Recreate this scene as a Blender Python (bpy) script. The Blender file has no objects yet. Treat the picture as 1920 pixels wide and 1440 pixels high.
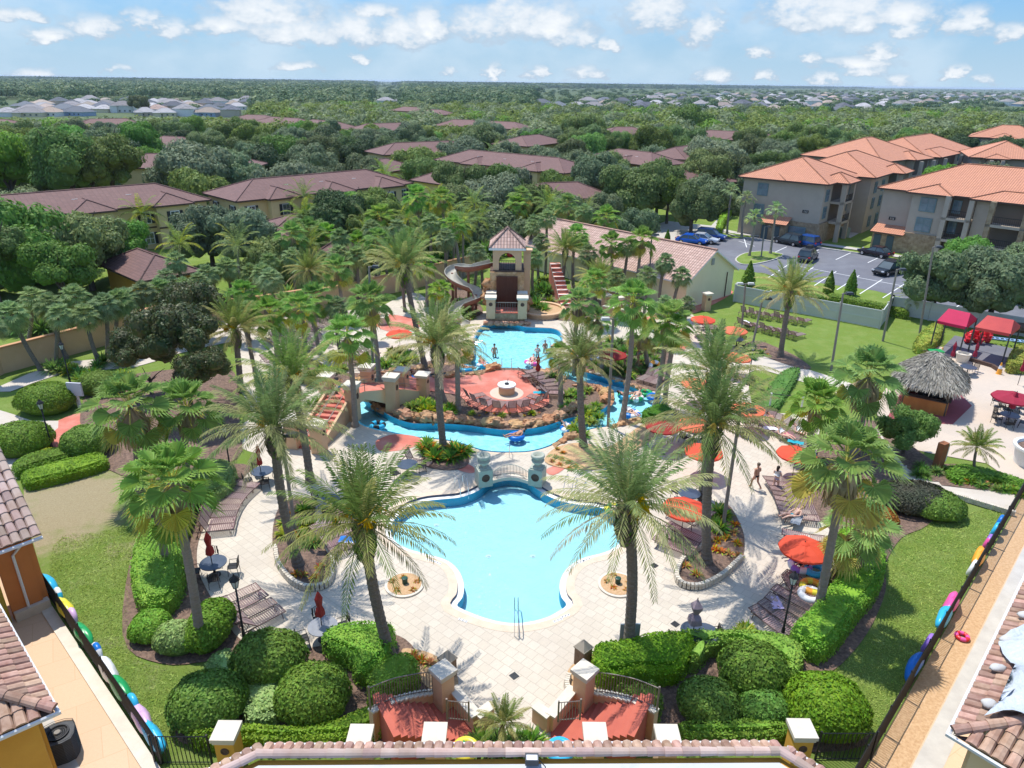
import bpy, math, random
import numpy as np
from mathutils import Vector, Matrix, geometry as mg
R=math.radians; pi=math.pi; sin=math.sin; cos=math.cos
SC=bpy.context.scene; COL=SC.collection
rnd=random.Random(7)
# ---------------------------------------------------------------- camera (drone height 22 m)
F=1333.; HC=22.; PITCH=math.atan(566/F); ROLL=0.0125
cp,sp,cr,sr=cos(PITCH),sin(PITCH),cos(ROLL),sin(ROLL)
cam=bpy.data.cameras.new('camera'); camo=bpy.data.objects.new('camera',cam); COL.objects.link(camo)
cam.sensor_width=36; cam.lens=36*F/1920; cam.clip_end=60000; cam.clip_start=.5
fw=Vector((0,cp,-sp)); up0=Vector((0,sp,cp)); rt0=Vector((1,0,0))
Rc=rt0*cr+up0*sr; Uc=up0*cr-rt0*sr
m=Matrix((Rc,Uc,-fw)).transposed().to_4x4(); m.translation=Vector((0,0,HC)); camo.matrix_world=m
SC.camera=camo
# ---------------------------------------------------------------- light
SUN_EL=R(68); sh=Vector((.64,-.77)).normalized()          # shadows fall to the right and towards the camera
sd=Vector((sh.x*cos(SUN_EL),sh.y*cos(SUN_EL),-sin(SUN_EL)))
sl=bpy.data.lights.new('sun','SUN'); sl.energy=3.9; sl.angle=R(.5); sl.color=(1,.955,.88)
so=bpy.data.objects.new('sun',sl); COL.objects.link(so); so.rotation_euler=sd.to_track_quat('-Z','Y').to_euler()
SC.view_settings.view_transform='Standard'; SC.view_settings.look='None'; SC.view_settings.exposure=0.40; SC.view_settings.gamma=1
SC.view_settings.use_curve_mapping=False
SC.cycles.use_denoising=True; SC.cycles.max_bounces=6; SC.cycles.diffuse_bounces=3; SC.cycles.glossy_bounces=2
SC.cycles.transparent_max_bounces=8; SC.cycles.transmission_bounces=3; SC.cycles.caustics_reflective=False; SC.cycles.caustics_refractive=False
# pixel of the 1920 x 1440 photograph -> point of the place (used to measure positions on the ground)
def ray(px,py):
    u=px-960.; v=720.-py; a=u*cr-v*sr; b=u*sr+v*cr
    return Vector((a,F*cp+b*sp,-F*sp+b*cp))
def P(px,py,z=0.):
    d=ray(px,py); return d*((z-HC)/d.z)+Vector((0,0,HC))
def PY(px,py,Y):
    d=ray(px,py); return d*(Y/d.y)+Vector((0,0,HC))
def PP(pts,z=0.): return [P(x,y,z) for x,y in pts]
# ---------------------------------------------------------------- world: sky with cumulus, overhead part brightened for fill light
W=bpy.data.worlds.new('World'); SC.world=W; W.use_nodes=True
class NT:
    def __init__(s,t): s.t=t; t.nodes.clear()
    def n(s,ty,**k):
        nd=s.t.nodes.new(ty)
        for a,b in k.items():
            if a[0]=='i' and a[1:].isdigit(): s.put(b,nd.inputs[int(a[1:])])
            elif a in nd.inputs and not hasattr(nd,a): s.put(b,nd.inputs[a])
            else: setattr(nd,a,b)
        return nd
    def put(s,v,i):
        if isinstance(v,bpy.types.NodeSocket): s.t.links.new(v,i)
        elif isinstance(v,bpy.types.Node): s.t.links.new(v.outputs[0],i)
        else: i.default_value=v
    def m(s,op,a,b=0.,c=None,cl=False):
        nd=s.t.nodes.new('ShaderNodeMath'); nd.operation=op; nd.use_clamp=cl; s.put(a,nd.inputs[0]); s.put(b,nd.inputs[1])
        if c is not None: s.put(c,nd.inputs[2])
        return nd.outputs[0]
    def mix(s,f,a,b,mode='MIX'):
        nd=s.t.nodes.new('ShaderNodeMix'); nd.data_type='RGBA'; nd.blend_type=mode
        s.put(f,nd.inputs[0]); s.put(a if not isinstance(a,tuple) else rgba(a),nd.inputs[6]); s.put(b if not isinstance(b,tuple) else rgba(b),nd.inputs[7])
        return nd.outputs[2]
    def ramp(s,f,a,b):   # linear map a..b -> 0..1
        nd=s.t.nodes.new('ShaderNodeMapRange'); nd.clamp=True; s.put(f,nd.inputs[0]); nd.inputs[1].default_value=a; nd.inputs[2].default_value=b
        return nd.outputs[0]
def rgba(c): return (c[0],c[1],c[2],1.)
w=NT(W.node_tree)
sky=w.n('ShaderNodeTexSky',sky_type='NISHITA'); sky.sun_disc=False; sky.sun_elevation=SUN_EL
sky.sun_rotation=math.atan2(-sh.x,-sh.y); sky.air_density=1.; sky.dust_density=.3; sky.ozone_density=2.
tc=w.n('ShaderNodeTexCoord'); sx=w.n('ShaderNodeSeparateXYZ',i0=tc.outputs['Generated'])
az=w.m('ARCTAN2',sx.outputs[0],sx.outputs[1]); el=w.m('ARCSINE',sx.outputs[2])
cv=w.n('ShaderNodeCombineXYZ',i0=az,i1=w.m('MULTIPLY',el,1.7),i2=3.3)
nz=w.n('ShaderNodeTexNoise',Scale=34.,Detail=7.,Roughness=.6,Vector=cv)
nz2=w.n('ShaderNodeTexNoise',Scale=9.,Detail=5.,Roughness=.55,Vector=cv)
dn=w.n('ShaderNodeTexNoise',Scale=60.,Detail=4.,Roughness=.55,Vector=cv)
f1=w.m('SUBTRACT',nz.outputs[0],.5)
azd=w.m('MULTIPLY_ADD',w.m('SUBTRACT',dn.outputs[0],.5),.055,az); eld=w.m('MULTIPLY_ADD',f1,.026,el)
CL=[(100,66,42,10),(178,50,50,17),(268,38,34,17),(80,68,30,11),(330,58,34,18),(420,50,60,16),(500,20,110,26),(560,62,110,22),(660,55,65,26),(760,60,60,28),(800,45,45,28),(905,45,75,30),(960,30,70,34),(1030,42,85,34),(1080,75,50,18),(1140,84,20,12),(1225,20,68,34),(1322,50,34,30),(1500,20,80,30),(1590,25,110,34),(1690,30,75,22),(1700,58,30,17),(1810,42,40,22),(1650,96,30,14),(1600,118,70,10),(925,138,18,18),(672,112,14,9),(840,135,20,9),(1010,134,28,10),(1100,136,34,12),(1340,142,34,13),(1430,140,22,10),(1540,148,26,12),(1620,135,34,10),(1680,152,26,10),(1790,135,18,9),(1840,152,22,8),(40,30,40,10),(230,132,22,8),(70,140,40,8),(560,125,40,8),(1420,98,24,10),(1520,110,20,9),(700,20,60,12),(1900,60,40,12)]
mk=None; hi=None
for (px,py,ax,ay) in CL:
    d=ray(px,py+ay*.45).normalized(); a0=math.atan2(d.x,d.y); e0=math.asin(d.z)
    da=w.m('MULTIPLY',w.m('SUBTRACT',azd,a0),F/(ax*1.1)); de=w.m('MULTIPLY',w.m('SUBTRACT',eld,e0),F*.93/(ay*1.5))
    dd=w.m('MAXIMUM',de,w.m('MULTIPLY',de,-2.6))
    v=w.m('SUBTRACT',1.,w.m('ADD',w.m('MULTIPLY',da,da),w.m('MULTIPLY',dd,dd)))
    mk=v if mk is None else w.m('MAXIMUM',mk,v)
    hv=w.m('ADD',de,w.m('MULTIPLY',w.m('SUBTRACT',v,1.),2.)); hi=hv if hi is None else w.m('MAXIMUM',hi,hv)
dens=w.m('MULTIPLY_ADD',f1,2.7,mk); c1=w.ramp(dens,-.05,.8)
thin=w.m('MULTIPLY',w.ramp(nz2.outputs[0],.42,.66),.66)
el_f=w.ramp(el,.0,.085)
sky_boost=w.mix(1.,sky.outputs[0],(1.3,1.6,1.95),'MULTIPLY')  # overhead sky raised above the sky model to add fill light
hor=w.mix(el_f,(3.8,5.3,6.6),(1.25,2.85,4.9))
base=w.mix(w.ramp(el,.0,.35),hor,sky_boost)
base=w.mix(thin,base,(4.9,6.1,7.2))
shade=w.ramp(w.m('MULTIPLY_ADD',f1,2.2,hi),-.9,.7)
ccol=w.mix(shade,(3.9,4.9,6.0),(8.2,8.25,8.3))
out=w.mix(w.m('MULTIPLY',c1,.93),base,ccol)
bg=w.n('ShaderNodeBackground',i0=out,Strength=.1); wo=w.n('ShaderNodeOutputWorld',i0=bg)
# ---------------------------------------------------------------- mesh tools
class MB:
    def __init__(s): s.v=[];s.f=[];s.m=[];s.uv={}
    def face(s,pts,mi=0,uv=None):
        b=len(s.v); s.v+= [tuple(p) for p in pts]; s.f.append(tuple(range(b,b+len(pts)))); s.m.append(mi)
        if uv: s.uv[len(s.f)-1]=uv
    def box(s,c,d,mi=0,rz=0.,taper=1.,M=None):
        x,y,z=d[0]/2,d[1]/2,d[2]/2; cs,sn=cos(rz),sin(rz); b=len(s.v)
        for zz,t in ((-z,1.),(z,taper)):
            for xx,yy in ((-x,-y),(x,-y),(x,y),(-x,y)):
                p=Vector((c[0]+(xx*cs-yy*sn)*t,c[1]+(xx*sn+yy*cs)*t,c[2]+zz))
                s.v.append(tuple(M@p if M else p))
        for q in ((0,3,2,1),(4,5,6,7),(0,1,5,4),(1,2,6,5),(2,3,7,6),(3,0,4,7)): s.f.append(tuple(b+i for i in q)); s.m.append(mi)
    def prism(s,poly,z0,z1,mi=0,mt=None,bottom=False):
        n=len(poly); a=sum(poly[i][0]*poly[(i+1)%n][1]-poly[(i+1)%n][0]*poly[i][1] for i in range(n))
        if a<0: poly=poly[::-1]
        b=len(s.v); s.v+=[(p[0],p[1],z0) for p in poly]+[(p[0],p[1],z1) for p in poly]
        for i in range(n): j=(i+1)%n; s.f.append((b+i,b+j,b+n+j,b+n+i)); s.m.append(mi)
        for t in mg.tessellate_polygon([[Vector((p[0],p[1],0)) for p in poly]]):
            s.f.append(tuple(b+n+i for i in t)); s.m.append(mi if mt is None else mt)
    def tube(s,path,rad,n=6,mi=0,cap=True):
        path=[Vector(p) for p in path]; K=len(path)
        if not hasattr(rad,'__len__'): rad=[rad]*K
        b=len(s.v)
        for i,p in enumerate(path):
            t=(path[min(i+1,K-1)]-path[max(i-1,0)])
            if t.length<1e-7: t=Vector((0,0,1))
            t.normalize(); a=Vector((1,0,0)) if abs(t.x)<.8 else Vector((0,1,0)); u=t.cross(a).normalized(); w_=t.cross(u)
            for k in range(n):
                an=2*pi*k/n; s.v.append(tuple(p+(u*cos(an)+w_*sin(an))*rad[i]))
        for i in range(K-1):
            for k in range(n): s.f.append((b+i*n+k,b+i*n+(k+1)%n,b+(i+1)*n+(k+1)%n,b+(i+1)*n+k)); s.m.append(mi)
        if cap: s.f.append(tuple(b+k for k in range(n))); s.m.append(mi); s.f.append(tuple(b+(K-1)*n+k for k in range(n))[::-1]); s.m.append(mi)
    def lathe(s,c,prof,n=16,mi=0,closed=False):
        b=len(s.v); K=len(prof)
        for r,z in prof:
            for k in range(n): a=2*pi*k/n; s.v.append((c[0]+r*cos(a),c[1]+r*sin(a),c[2]+z))
        for i in range(K-1):
            for k in range(n): s.f.append((b+i*n+k,b+i*n+(k+1)%n,b+(i+1)*n+(k+1)%n,b+(i+1)*n+k)); s.m.append(mi)
        s.f.append(tuple(b+(K-1)*n+k for k in range(n))); s.m.append(mi)
    def torus(s,c,R0,r,n=20,k=8,mi=0,M=None,mats=None):
        b=len(s.v)
        for i in range(n):
            a=2*pi*i/n
            for j in range(k):
                q=2*pi*j/k; p=Vector(((R0+r*cos(q))*cos(a),(R0+r*cos(q))*sin(a),r*sin(q)))
                if M: p=M@p
                s.v.append((p[0]+c[0],p[1]+c[1],p[2]+c[2]))
        for i in range(n):
            for j in range(k):
                s.f.append((b+i*k+j,b+((i+1)%n)*k+j,b+((i+1)%n)*k+(j+1)%k,b+i*k+(j+1)%k)); s.m.append(mats(i) if mats else mi)
    def blob(s,c,r,seed=0,n=10,k=7,rough=.2,mi=0,flat=0.):
        q=random.Random(seed); ph=[q.uniform(0,6.28) for _ in range(9)]; b=len(s.v)
        for i in range(k+1):
            th=pi*i/k
            for j in range(n):
                a=2*pi*j/n; g=1+rough*(sin(2*a+ph[0])*sin(th*2+ph[1])+.7*sin(3*a+ph[2]+th*3)+.5*sin(5*a+ph[3])*sin(4*th+ph[4]))*sin(th)
                g+=rough*.35*q.uniform(-1,1)
                z=cos(th)*r[2]*g
                s.v.append((c[0]+r[0]*g*sin(th)*cos(a),c[1]+r[1]*g*sin(th)*sin(a),c[2]+z))
        for i in range(k):
            for j in range(n): s.f.append((b+i*n+j,b+(i+1)*n+j,b+(i+1)*n+(j+1)%n,b+i*n+(j+1)%n)); s.m.append(mi)
    def hip(s,x0,x1,y0,y1,z,rise,mi=0,over=.5,gable=(False,False),mf=1):
        # hipped roof with ridge along x (local), uv in metres
        x0-=over;x1+=over;y0-=over;y1+=over; hw=(y1-y0)/2; ym=(y0+y1)/2
        if (x1-x0)<(y1-y0):
            yy0,yy1=y0,y1; hw=(x1-x0)/2; xm=(x0+x1)/2
            ra=Vector((xm,y0+(0 if gable[0] else hw),z+rise)); rb=Vector((xm,y1-(0 if gable[1] else hw),z+rise))
            c=[Vector((x0,y0,z)),Vector((x1,y0,z)),Vector((x1,y1,z)),Vector((x0,y1,z))]
            F_=[(c[0],c[1],ra),(c[1],c[2],rb,ra),(c[2],c[3],rb),(c[3],c[0],ra,rb)]
        else:
            ra=Vector((x0+(0 if gable[0] else hw),ym,z+rise)); rb=Vector((x1-(0 if gable[1] else hw),ym,z+rise))
            c=[Vector((x0,y0,z)),Vector((x1,y0,z)),Vector((x1,y1,z)),Vector((x0,y1,z))]
            F_=[(c[0],c[1],rb,ra),(c[1],c[2],rb),(c[2],c[3],ra,rb),(c[3],c[0],ra)]
        for f in F_:
            u=(f[1]-f[0]).normalized(); nrm=(f[1]-f[0]).cross(f[2]-f[0]).normalized(); v=nrm.cross(u)
            s.face(f,mi,[((p-f[0]).dot(u),(p-f[0]).dot(v)) for p in f])
        for i in range(4):
            a,b_=c[i],c[(i+1)%4]; dn_=Vector((0,0,-.22)); s.face([a+dn_,b_+dn_,b_,a],mf)
        s.face([p+Vector((0,0,-.22)) for p in c[::-1]],mf)
        for a,b_ in [(ra,rb)]+[(c[i],ra if (c[i]-ra).length<(c[i]-rb).length else rb) for i in range(4)]:
            if (a-b_).length>.1: s.tube([a+Vector((0,0,.03)),b_+Vector((0,0,.03))],.09,5,mi if mf==0 else 2)
    def mesh(s,name,mats,smooth=False):
        me=bpy.data.meshes.new(name); me.from_pydata(s.v,[],s.f)
        for q in mats: me.materials.append(q)
        if len(mats)>1: me.polygons.foreach_set('material_index',[min(i,len(mats)-1) for i in s.m])
        if smooth: me.polygons.foreach_set('use_smooth',[True]*len(s.f))
        if s.uv:
            uvl=me.uv_layers.new(name='UVMap').data
            for fi,uv in s.uv.items():
                st=me.polygons[fi].loop_start
                for k,q in enumerate(uv): uvl[st+k].uv=q
        me.update(); return me
def quads(name,V,Fc,mats,mi=None,smooth=False):
    V=np.asarray(V,dtype=np.float32).reshape(-1,3); Fc=np.asarray(Fc,dtype=np.int32); k=Fc.shape[1]
    me=bpy.data.meshes.new(name); me.vertices.add(len(V)); me.vertices.foreach_set('co',V.ravel())
    me.loops.add(Fc.size); me.loops.foreach_set('vertex_index',Fc.ravel()); me.polygons.add(len(Fc))
    me.polygons.foreach_set('loop_start',np.arange(0,Fc.size,k,dtype=np.int32))
    for q in mats: me.materials.append(q)
    if mi is not None: me.polygons.foreach_set('material_index',np.asarray(mi,dtype=np.int32))
    me.update(calc_edges=True); me.validate(); return me
def nrm(a): return a/np.maximum(np.linalg.norm(a,axis=1,keepdims=True),1e-6)
def leafmesh(name,C,N,S,mats,rg,asp=.62,mi=None,jit=.6):
    N=nrm(N+rg.normal(0,jit,N.shape)); T=nrm(np.cross(N,rg.normal(0,1,N.shape))); B=np.cross(N,T); S=S[:,None]
    V=np.stack([C-T*S,C-B*S*asp,C+T*S,C+B*S*asp],1)
    return quads(name,V,np.arange(len(C)*4).reshape(-1,4),mats,mi)
def joinm(name,mes,mats):
    "one mesh out of several (all share the material list)"
    V=[];Fq=[];L=[];mi=[];o=0
    for me in mes:
        n=len(me.vertices); a=np.empty(n*3,dtype=np.float32); me.vertices.foreach_get('co',a); V.append(a.reshape(-1,3))
        for p in me.polygons: Fq.append(tuple(o+i for i in p.vertices)); mi.append(p.material_index)
        o+=n
    r=bpy.data.meshes.new(name); r.from_pydata(np.concatenate(V).tolist(),[],Fq)
    for q in mats: r.materials.append(q)
    r.polygons.foreach_set('material_index',mi); r.update(); return r
def tag(o,label=None,cat=None,group=None,kind=None):
    if label: o['label']=label
    if cat: o['category']=cat
    if group: o['group']=group
    if kind or cat: o['kind']=kind or 'thing'
    return o
def obj(name,me,parent=None,loc=(0,0,0),rz=0.,sc=1.,rot=None):
    o=bpy.data.objects.new(name,me); COL.objects.link(o); o.location=loc
    o.rotation_euler=rot if rot else (0,0,rz); o.scale=(sc,)*3 if not hasattr(sc,'__len__') else sc
    if parent: o.parent=parent
    return o
def empty(name,loc,label,cat,group=None,rz=0.,sc=1.):
    o=obj(name,None,None,loc,rz,sc); return tag(o,label,cat,group)
def place(name,parts,loc,rz,label,cat,group=None,sc=1.,rot=None):
    "a thing made of shared part meshes: parts = [(name, mesh, [sub-parts])] or one mesh"
    if isinstance(parts,bpy.types.Mesh): return tag(obj(name,parts,None,loc,rz,sc,rot),label,cat,group)
    r=obj(name,None,None,loc,rz,sc,rot); tag(r,label,cat,group)
    for p in parts:
        q=obj(p[0],p[1],r)
        if len(p)>2:
            for s_ in p[2]: obj(s_[0],s_[1],q)
    return r
def cat_rom(pts,k=4,closed=True):
    n=len(pts); o=[]
    for i in range(n if closed else n-1):
        g=lambda j: pts[j%n] if closed else pts[max(0,min(n-1,j))]
        a,b,c,d=g(i-1),g(i),g(i+1),g(i+2)
        for s_ in range(k):
            t=s_/k; o.append(tuple(.5*((2*b[q])+(-a[q]+c[q])*t+(2*a[q]-5*b[q]+4*c[q]-d[q])*t*t+(-a[q]+3*b[q]-3*c[q]+d[q])*t**3) for q in range(2)))
    if not closed: o.append(pts[-1])
    return o
def inside(p,poly):
    x,y=p[0],p[1]; r=False; n=len(poly); j=n-1
    for i in range(n):
        if (poly[i][1]>y)!=(poly[j][1]>y) and x<(poly[j][0]-poly[i][0])*(y-poly[i][1])/(poly[j][1]-poly[i][1])+poly[i][0]: r=not r
        j=i
    return r
def area(p): return sum(p[i][0]*p[(i+1)%len(p)][1]-p[(i+1)%len(p)][0]*p[i][1] for i in range(len(p)))/2
def offset(poly,d):
    s=1 if area(poly)>0 else -1; n=len(poly); o=[]
    for i in range(n):
        a,b,c=Vector(poly[i-1][:2]),Vector(poly[i][:2]),Vector(poly[(i+1)%n][:2]); t1=(b-a).normalized(); t2=(c-b).normalized()
        nn=Vector((t1.y+t2.y,-t1.x-t2.x)); l=nn.length; nn=nn/l if l>1e-4 else Vector((t1.y,-t1.x)); kk=max(.5,t1.dot(t2)*.5+.5)**.5
        o.append(tuple(b+nn*(d*s/kk)))
    return o
def fill(outer,holes,z):
    vs=[];es=[]
    for lp in [outer]+holes:
        b=len(vs); n=len(lp); vs+=[Vector((p[0],p[1])) for p in lp]; es+=[(b+i,b+(i+1)%n) for i in range(n)]
    r=mg.delaunay_2d_cdt(vs,es,[],0,1e-5); v,f=r[0],r[2]; ff=[]
    for t in f:
        c=(sum(v[i].x for i in t)/len(t),sum(v[i].y for i in t)/len(t))
        if inside(c,outer) and not any(inside(c,h) for h in holes): ff.append(tuple(t))
    mb=MB(); mb.v=[(p.x,p.y,z) for p in v]
    for t in ff:
        a=[v[i] for i in t]; ar=sum(a[i].x*a[(i+1)%len(a)].y-a[(i+1)%len(a)].x*a[i].y for i in range(len(a)))
        mb.f.append(t if ar>0 else t[::-1]); mb.m.append(0)
    return mb
def ring(a,b,za,zb,mi=0,mb=None):
    mb=mb or MB(); n=len(a)
    for i in range(n):
        j=(i+1)%n; mb.face([(a[i][0],a[i][1],za),(a[j][0],a[j][1],za),(b[j][0],b[j][1],zb),(b[i][0],b[i][1],zb)],mi)
    return mb
ORD='first second third fourth fifth sixth seventh eighth ninth tenth eleventh twelfth thirteenth fourteenth fifteenth sixteenth seventeenth eighteenth nineteenth twentieth twenty-first twenty-second twenty-third twenty-fourth twenty-fifth twenty-sixth twenty-seventh'.split()
# ---------------------------------------------------------------- materials
def mat(name,c1,c2=None,sc=3.,rough=.8,bump=0.,bsc=None,world=False,metal=0.,spec=.3,obr=0.,isl=0.,trl=0.,detail=5.,c3=None,sc3=.3,f3=(.45,.65),uv=False,str_=(1,1,1),emit=0.):
    M_=bpy.data.materials.new(name); M_.use_nodes=True; t=NT(M_.node_tree)
    if world: co=t.n('ShaderNodeNewGeometry').outputs['Position']
    else: co=t.n('ShaderNodeTexCoord').outputs['UV' if uv else 'Object']
    mp=t.n('ShaderNodeMapping',Vector=co); mp.inputs['Scale'].default_value=str_; co=mp.outputs[0]
    col=rgba(c1)
    if c2 is not None:
        nz=t.n('ShaderNodeTexNoise',Scale=sc,Detail=detail,Roughness=.62,Vector=co); col=t.mix(t.ramp(nz.outputs[0],.34,.66),c1,c2)
    if c3 is not None:
        n3=t.n('ShaderNodeTexNoise',Scale=sc3,Detail=4.,Roughness=.6,Vector=co); col=t.mix(t.ramp(n3.outputs[0],*f3),col,c3)
    if obr:
        oi=t.n('ShaderNodeObjectInfo'); h=t.n('ShaderNodeHueSaturation',i4=col if not isinstance(col,tuple) else rgba(c1)) 
        h.inputs['Hue'].default_value=.5; t.put(t.m('MULTIPLY_ADD',oi.outputs['Random'],obr,1-obr*.5),h.inputs['Value'])
        t.put(t.m('MULTIPLY_ADD',t.m('FRACT',t.m('MULTIPLY',oi.outputs['Random'],17.3)),obr*.1,.5-obr*.05),h.inputs['Hue']); 
        t.put(t.m('MULTIPLY_ADD',t.m('FRACT',t.m('MULTIPLY',oi.outputs['Random'],7.7)),obr*.6,1-obr*.35),h.inputs['Saturation']); col=h.outputs[0]
    if isl:
        ge=t.n('ShaderNodeNewGeometry'); h2=t.n('ShaderNodeHueSaturation',Color=col); t.put(t.m('MULTIPLY_ADD',ge.outputs['Random Per Island'],isl,1-isl*.5),h2.inputs['Value'])
        t.put(t.m('MULTIPLY_ADD',t.m('FRACT',t.m('MULTIPLY',ge.outputs['Random Per Island'],9.1)),.03,.485),h2.inputs['Hue']); col=h2.outputs[0]
    bs=t.n('ShaderNodeBsdfPrincipled',Roughness=rough,Metallic=metal); t.put(col,bs.inputs['Base Color']); bs.inputs['Specular IOR Level'].default_value=spec
    if emit: t.put(col,bs.inputs['Emission Color']); bs.inputs['Emission Strength'].default_value=emit
    if bump:
        nb=t.n('ShaderNodeTexNoise',Scale=bsc or sc*3,Detail=4.,Vector=co); b=t.n('ShaderNodeBump',Distance=bump,Strength=.9,Height=nb.outputs[0]); t.put(b.outputs[0],bs.inputs['Normal'])
    sh_=bs.outputs[0]
    if trl:
        tr=t.n('ShaderNodeBsdfTranslucent'); tc_=t.n('ShaderNodeHueSaturation',Color=col); tc_.inputs['Value'].default_value=1.4; t.put(tc_.outputs[0],tr.inputs[0])
        mx=t.n('ShaderNodeMixShader',i0=trl); t.put(sh_,mx.inputs[1]); t.put(tr.outputs[0],mx.inputs[2]); sh_=mx.outputs[0]
    t.n('ShaderNodeOutputMaterial',i0=sh_); return M_
def tile_mat(name,ca,cb,cm,w_=.28,h_=.38,bump=.05,obr=.0,blot=None):
    M_=bpy.data.materials.new(name); M_.use_nodes=True; t=NT(M_.node_tree); uv=t.n('ShaderNodeTexCoord').outputs['UV']
    br=t.n('ShaderNodeTexBrick',Vector=uv,offset=0.,squash=1.); t.put(rgba(ca),br.inputs['Color1']); t.put(rgba(cb),br.inputs['Color2']); t.put(rgba(cm),br.inputs['Mortar'])
    br.inputs['Scale'].default_value=1.; br.inputs['Mortar Size'].default_value=.022; br.inputs['Brick Width'].default_value=w_; br.inputs['Row Height'].default_value=h_; br.inputs['Mortar Smooth'].default_value=.4
    nz=t.n('ShaderNodeTexNoise',Scale=.35,Detail=5.,Vector=uv); col=t.mix(t.m('MULTIPLY',t.ramp(nz.outputs[0],.35,.7),.35),br.outputs[0],blot or (ca[0]*.6,ca[1]*.6,ca[2]*.6))
    s_=t.n('ShaderNodeSeparateXYZ',i0=uv); hgt_=t.m('ABSOLUTE',t.m('SINE',t.m('MULTIPLY',s_.outputs[0],pi/w_))); st=t.m('FRACT',t.m('DIVIDE',s_.outputs[1],h_))
    b=t.n('ShaderNodeBump',Distance=bump,Strength=1.); t.put(t.m('MULTIPLY_ADD',st,-.4,hgt_),b.inputs['Height'])
    bs=t.n('ShaderNodeBsdfPrincipled',Roughness=.8); t.put(col,bs.inputs['Base Color']); t.put(b.outputs[0],bs.inputs['Normal']); t.n('ShaderNodeOutputMaterial',i0=bs); return M_
def grass_mat(name,brown,dry=None):
    M_=bpy.data.materials.new(name); M_.use_nodes=True; t=NT(M_.node_tree); co=t.n('ShaderNodeNewGeometry').outputs['Position']
    a=t.n('ShaderNodeTexNoise',Scale=.22,Detail=5.,Roughness=.6,Vector=co); b=t.n('ShaderNodeTexNoise',Scale=13.,Detail=6.,Roughness=.8,Vector=co); c=t.n('ShaderNodeTexNoise',Scale=1.3,Detail=4.,Roughness=.7,Vector=co)
    g=t.mix(t.ramp(b.outputs[0],.35,.65),(.135,.205,.032),(.22,.29,.06)); g=t.mix(t.ramp(c.outputs[0],.4,.7),g,(.16,.26,.05))
    d=t.mix(t.ramp(b.outputs[0],.3,.7),(.30,.235,.13),(.47,.40,.25))
    f=t.m('ADD',t.m('MULTIPLY',a.outputs[0],.7),t.m('MULTIPLY',c.outputs[0],.3)); g=t.mix(t.m('MULTIPLY',t.ramp(t.n('ShaderNodeTexNoise',Scale=.55,Detail=6.,Roughness=.7,Vector=co).outputs[0],.46,.62),.55),g,(.25,.31,.09))
    ff=t.ramp(f,.565-brown*.3,.70-brown*.3)
    if dry:
        dv=t.n('ShaderNodeVectorMath',operation='DISTANCE',i0=co); dv.inputs[1].default_value=(dry[0],dry[1],0); dd=t.m('MULTIPLY_ADD',t.m('SUBTRACT',f,.5),-14.,dv.outputs['Value']); ff=t.m('MAXIMUM',ff,t.m('SUBTRACT',1.,t.ramp(dd,dry[2]-1.2,dry[2]+1.2)))
    col=t.mix(ff,g,d)
    bs=t.n('ShaderNodeBsdfPrincipled',Roughness=.9); bs.inputs['Specular IOR Level'].default_value=.1; t.put(col,bs.inputs['Base Color'])
    bb=t.n('ShaderNodeBump',Distance=.09,Strength=1.,Height=b.outputs[0]); t.put(bb.outputs[0],bs.inputs['Normal']); t.n('ShaderNodeOutputMaterial',i0=bs); return M_
def paver_mat(name,ca,cb,cm,w_,h_,ang,sc2=.25,stain=(.44,.38,.32),mort=.012,f=.5):
    M_=bpy.data.materials.new(name); M_.use_nodes=True; t=NT(M_.node_tree); co=t.n('ShaderNodeNewGeometry').outputs['Position']
    mp=t.n('ShaderNodeMapping',Vector=co); mp.inputs['Rotation'].default_value=(0,0,ang)
    br=t.n('ShaderNodeTexBrick',Vector=mp.outputs[0],offset=.5); t.put(rgba(ca),br.inputs['Color1']); t.put(rgba(cb),br.inputs['Color2']); t.put(rgba(cm),br.inputs['Mortar'])
    br.inputs['Scale'].default_value=1.; br.inputs['Mortar Size'].default_value=mort; br.inputs['Brick Width'].default_value=w_; br.inputs['Row Height'].default_value=h_
    a=t.n('ShaderNodeTexNoise',Scale=sc2,Detail=6.,Roughness=.65,Vector=co); b=t.n('ShaderNodeTexNoise',Scale=14.,Detail=3.,Vector=co)
    col=t.mix(t.m('MULTIPLY',t.ramp(a.outputs[0],.4,.72),f),br.outputs[0],stain); col=t.mix(t.m('MULTIPLY',t.ramp(b.outputs[0],.3,.7),.14),col,(stain[0]*.7,stain[1]*.7,stain[2]*.7))
    bs=t.n('ShaderNodeBsdfPrincipled',Roughness=.75); bs.inputs['Specular IOR Level'].default_value=.25; t.put(col,bs.inputs['Base Color'])
    bb=t.n('ShaderNodeBump',Distance=.01,Strength=.5,Height=b.outputs[0]); t.put(bb.outputs[0],bs.inputs['Normal']); t.n('ShaderNodeOutputMaterial',i0=bs); return M_
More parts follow.
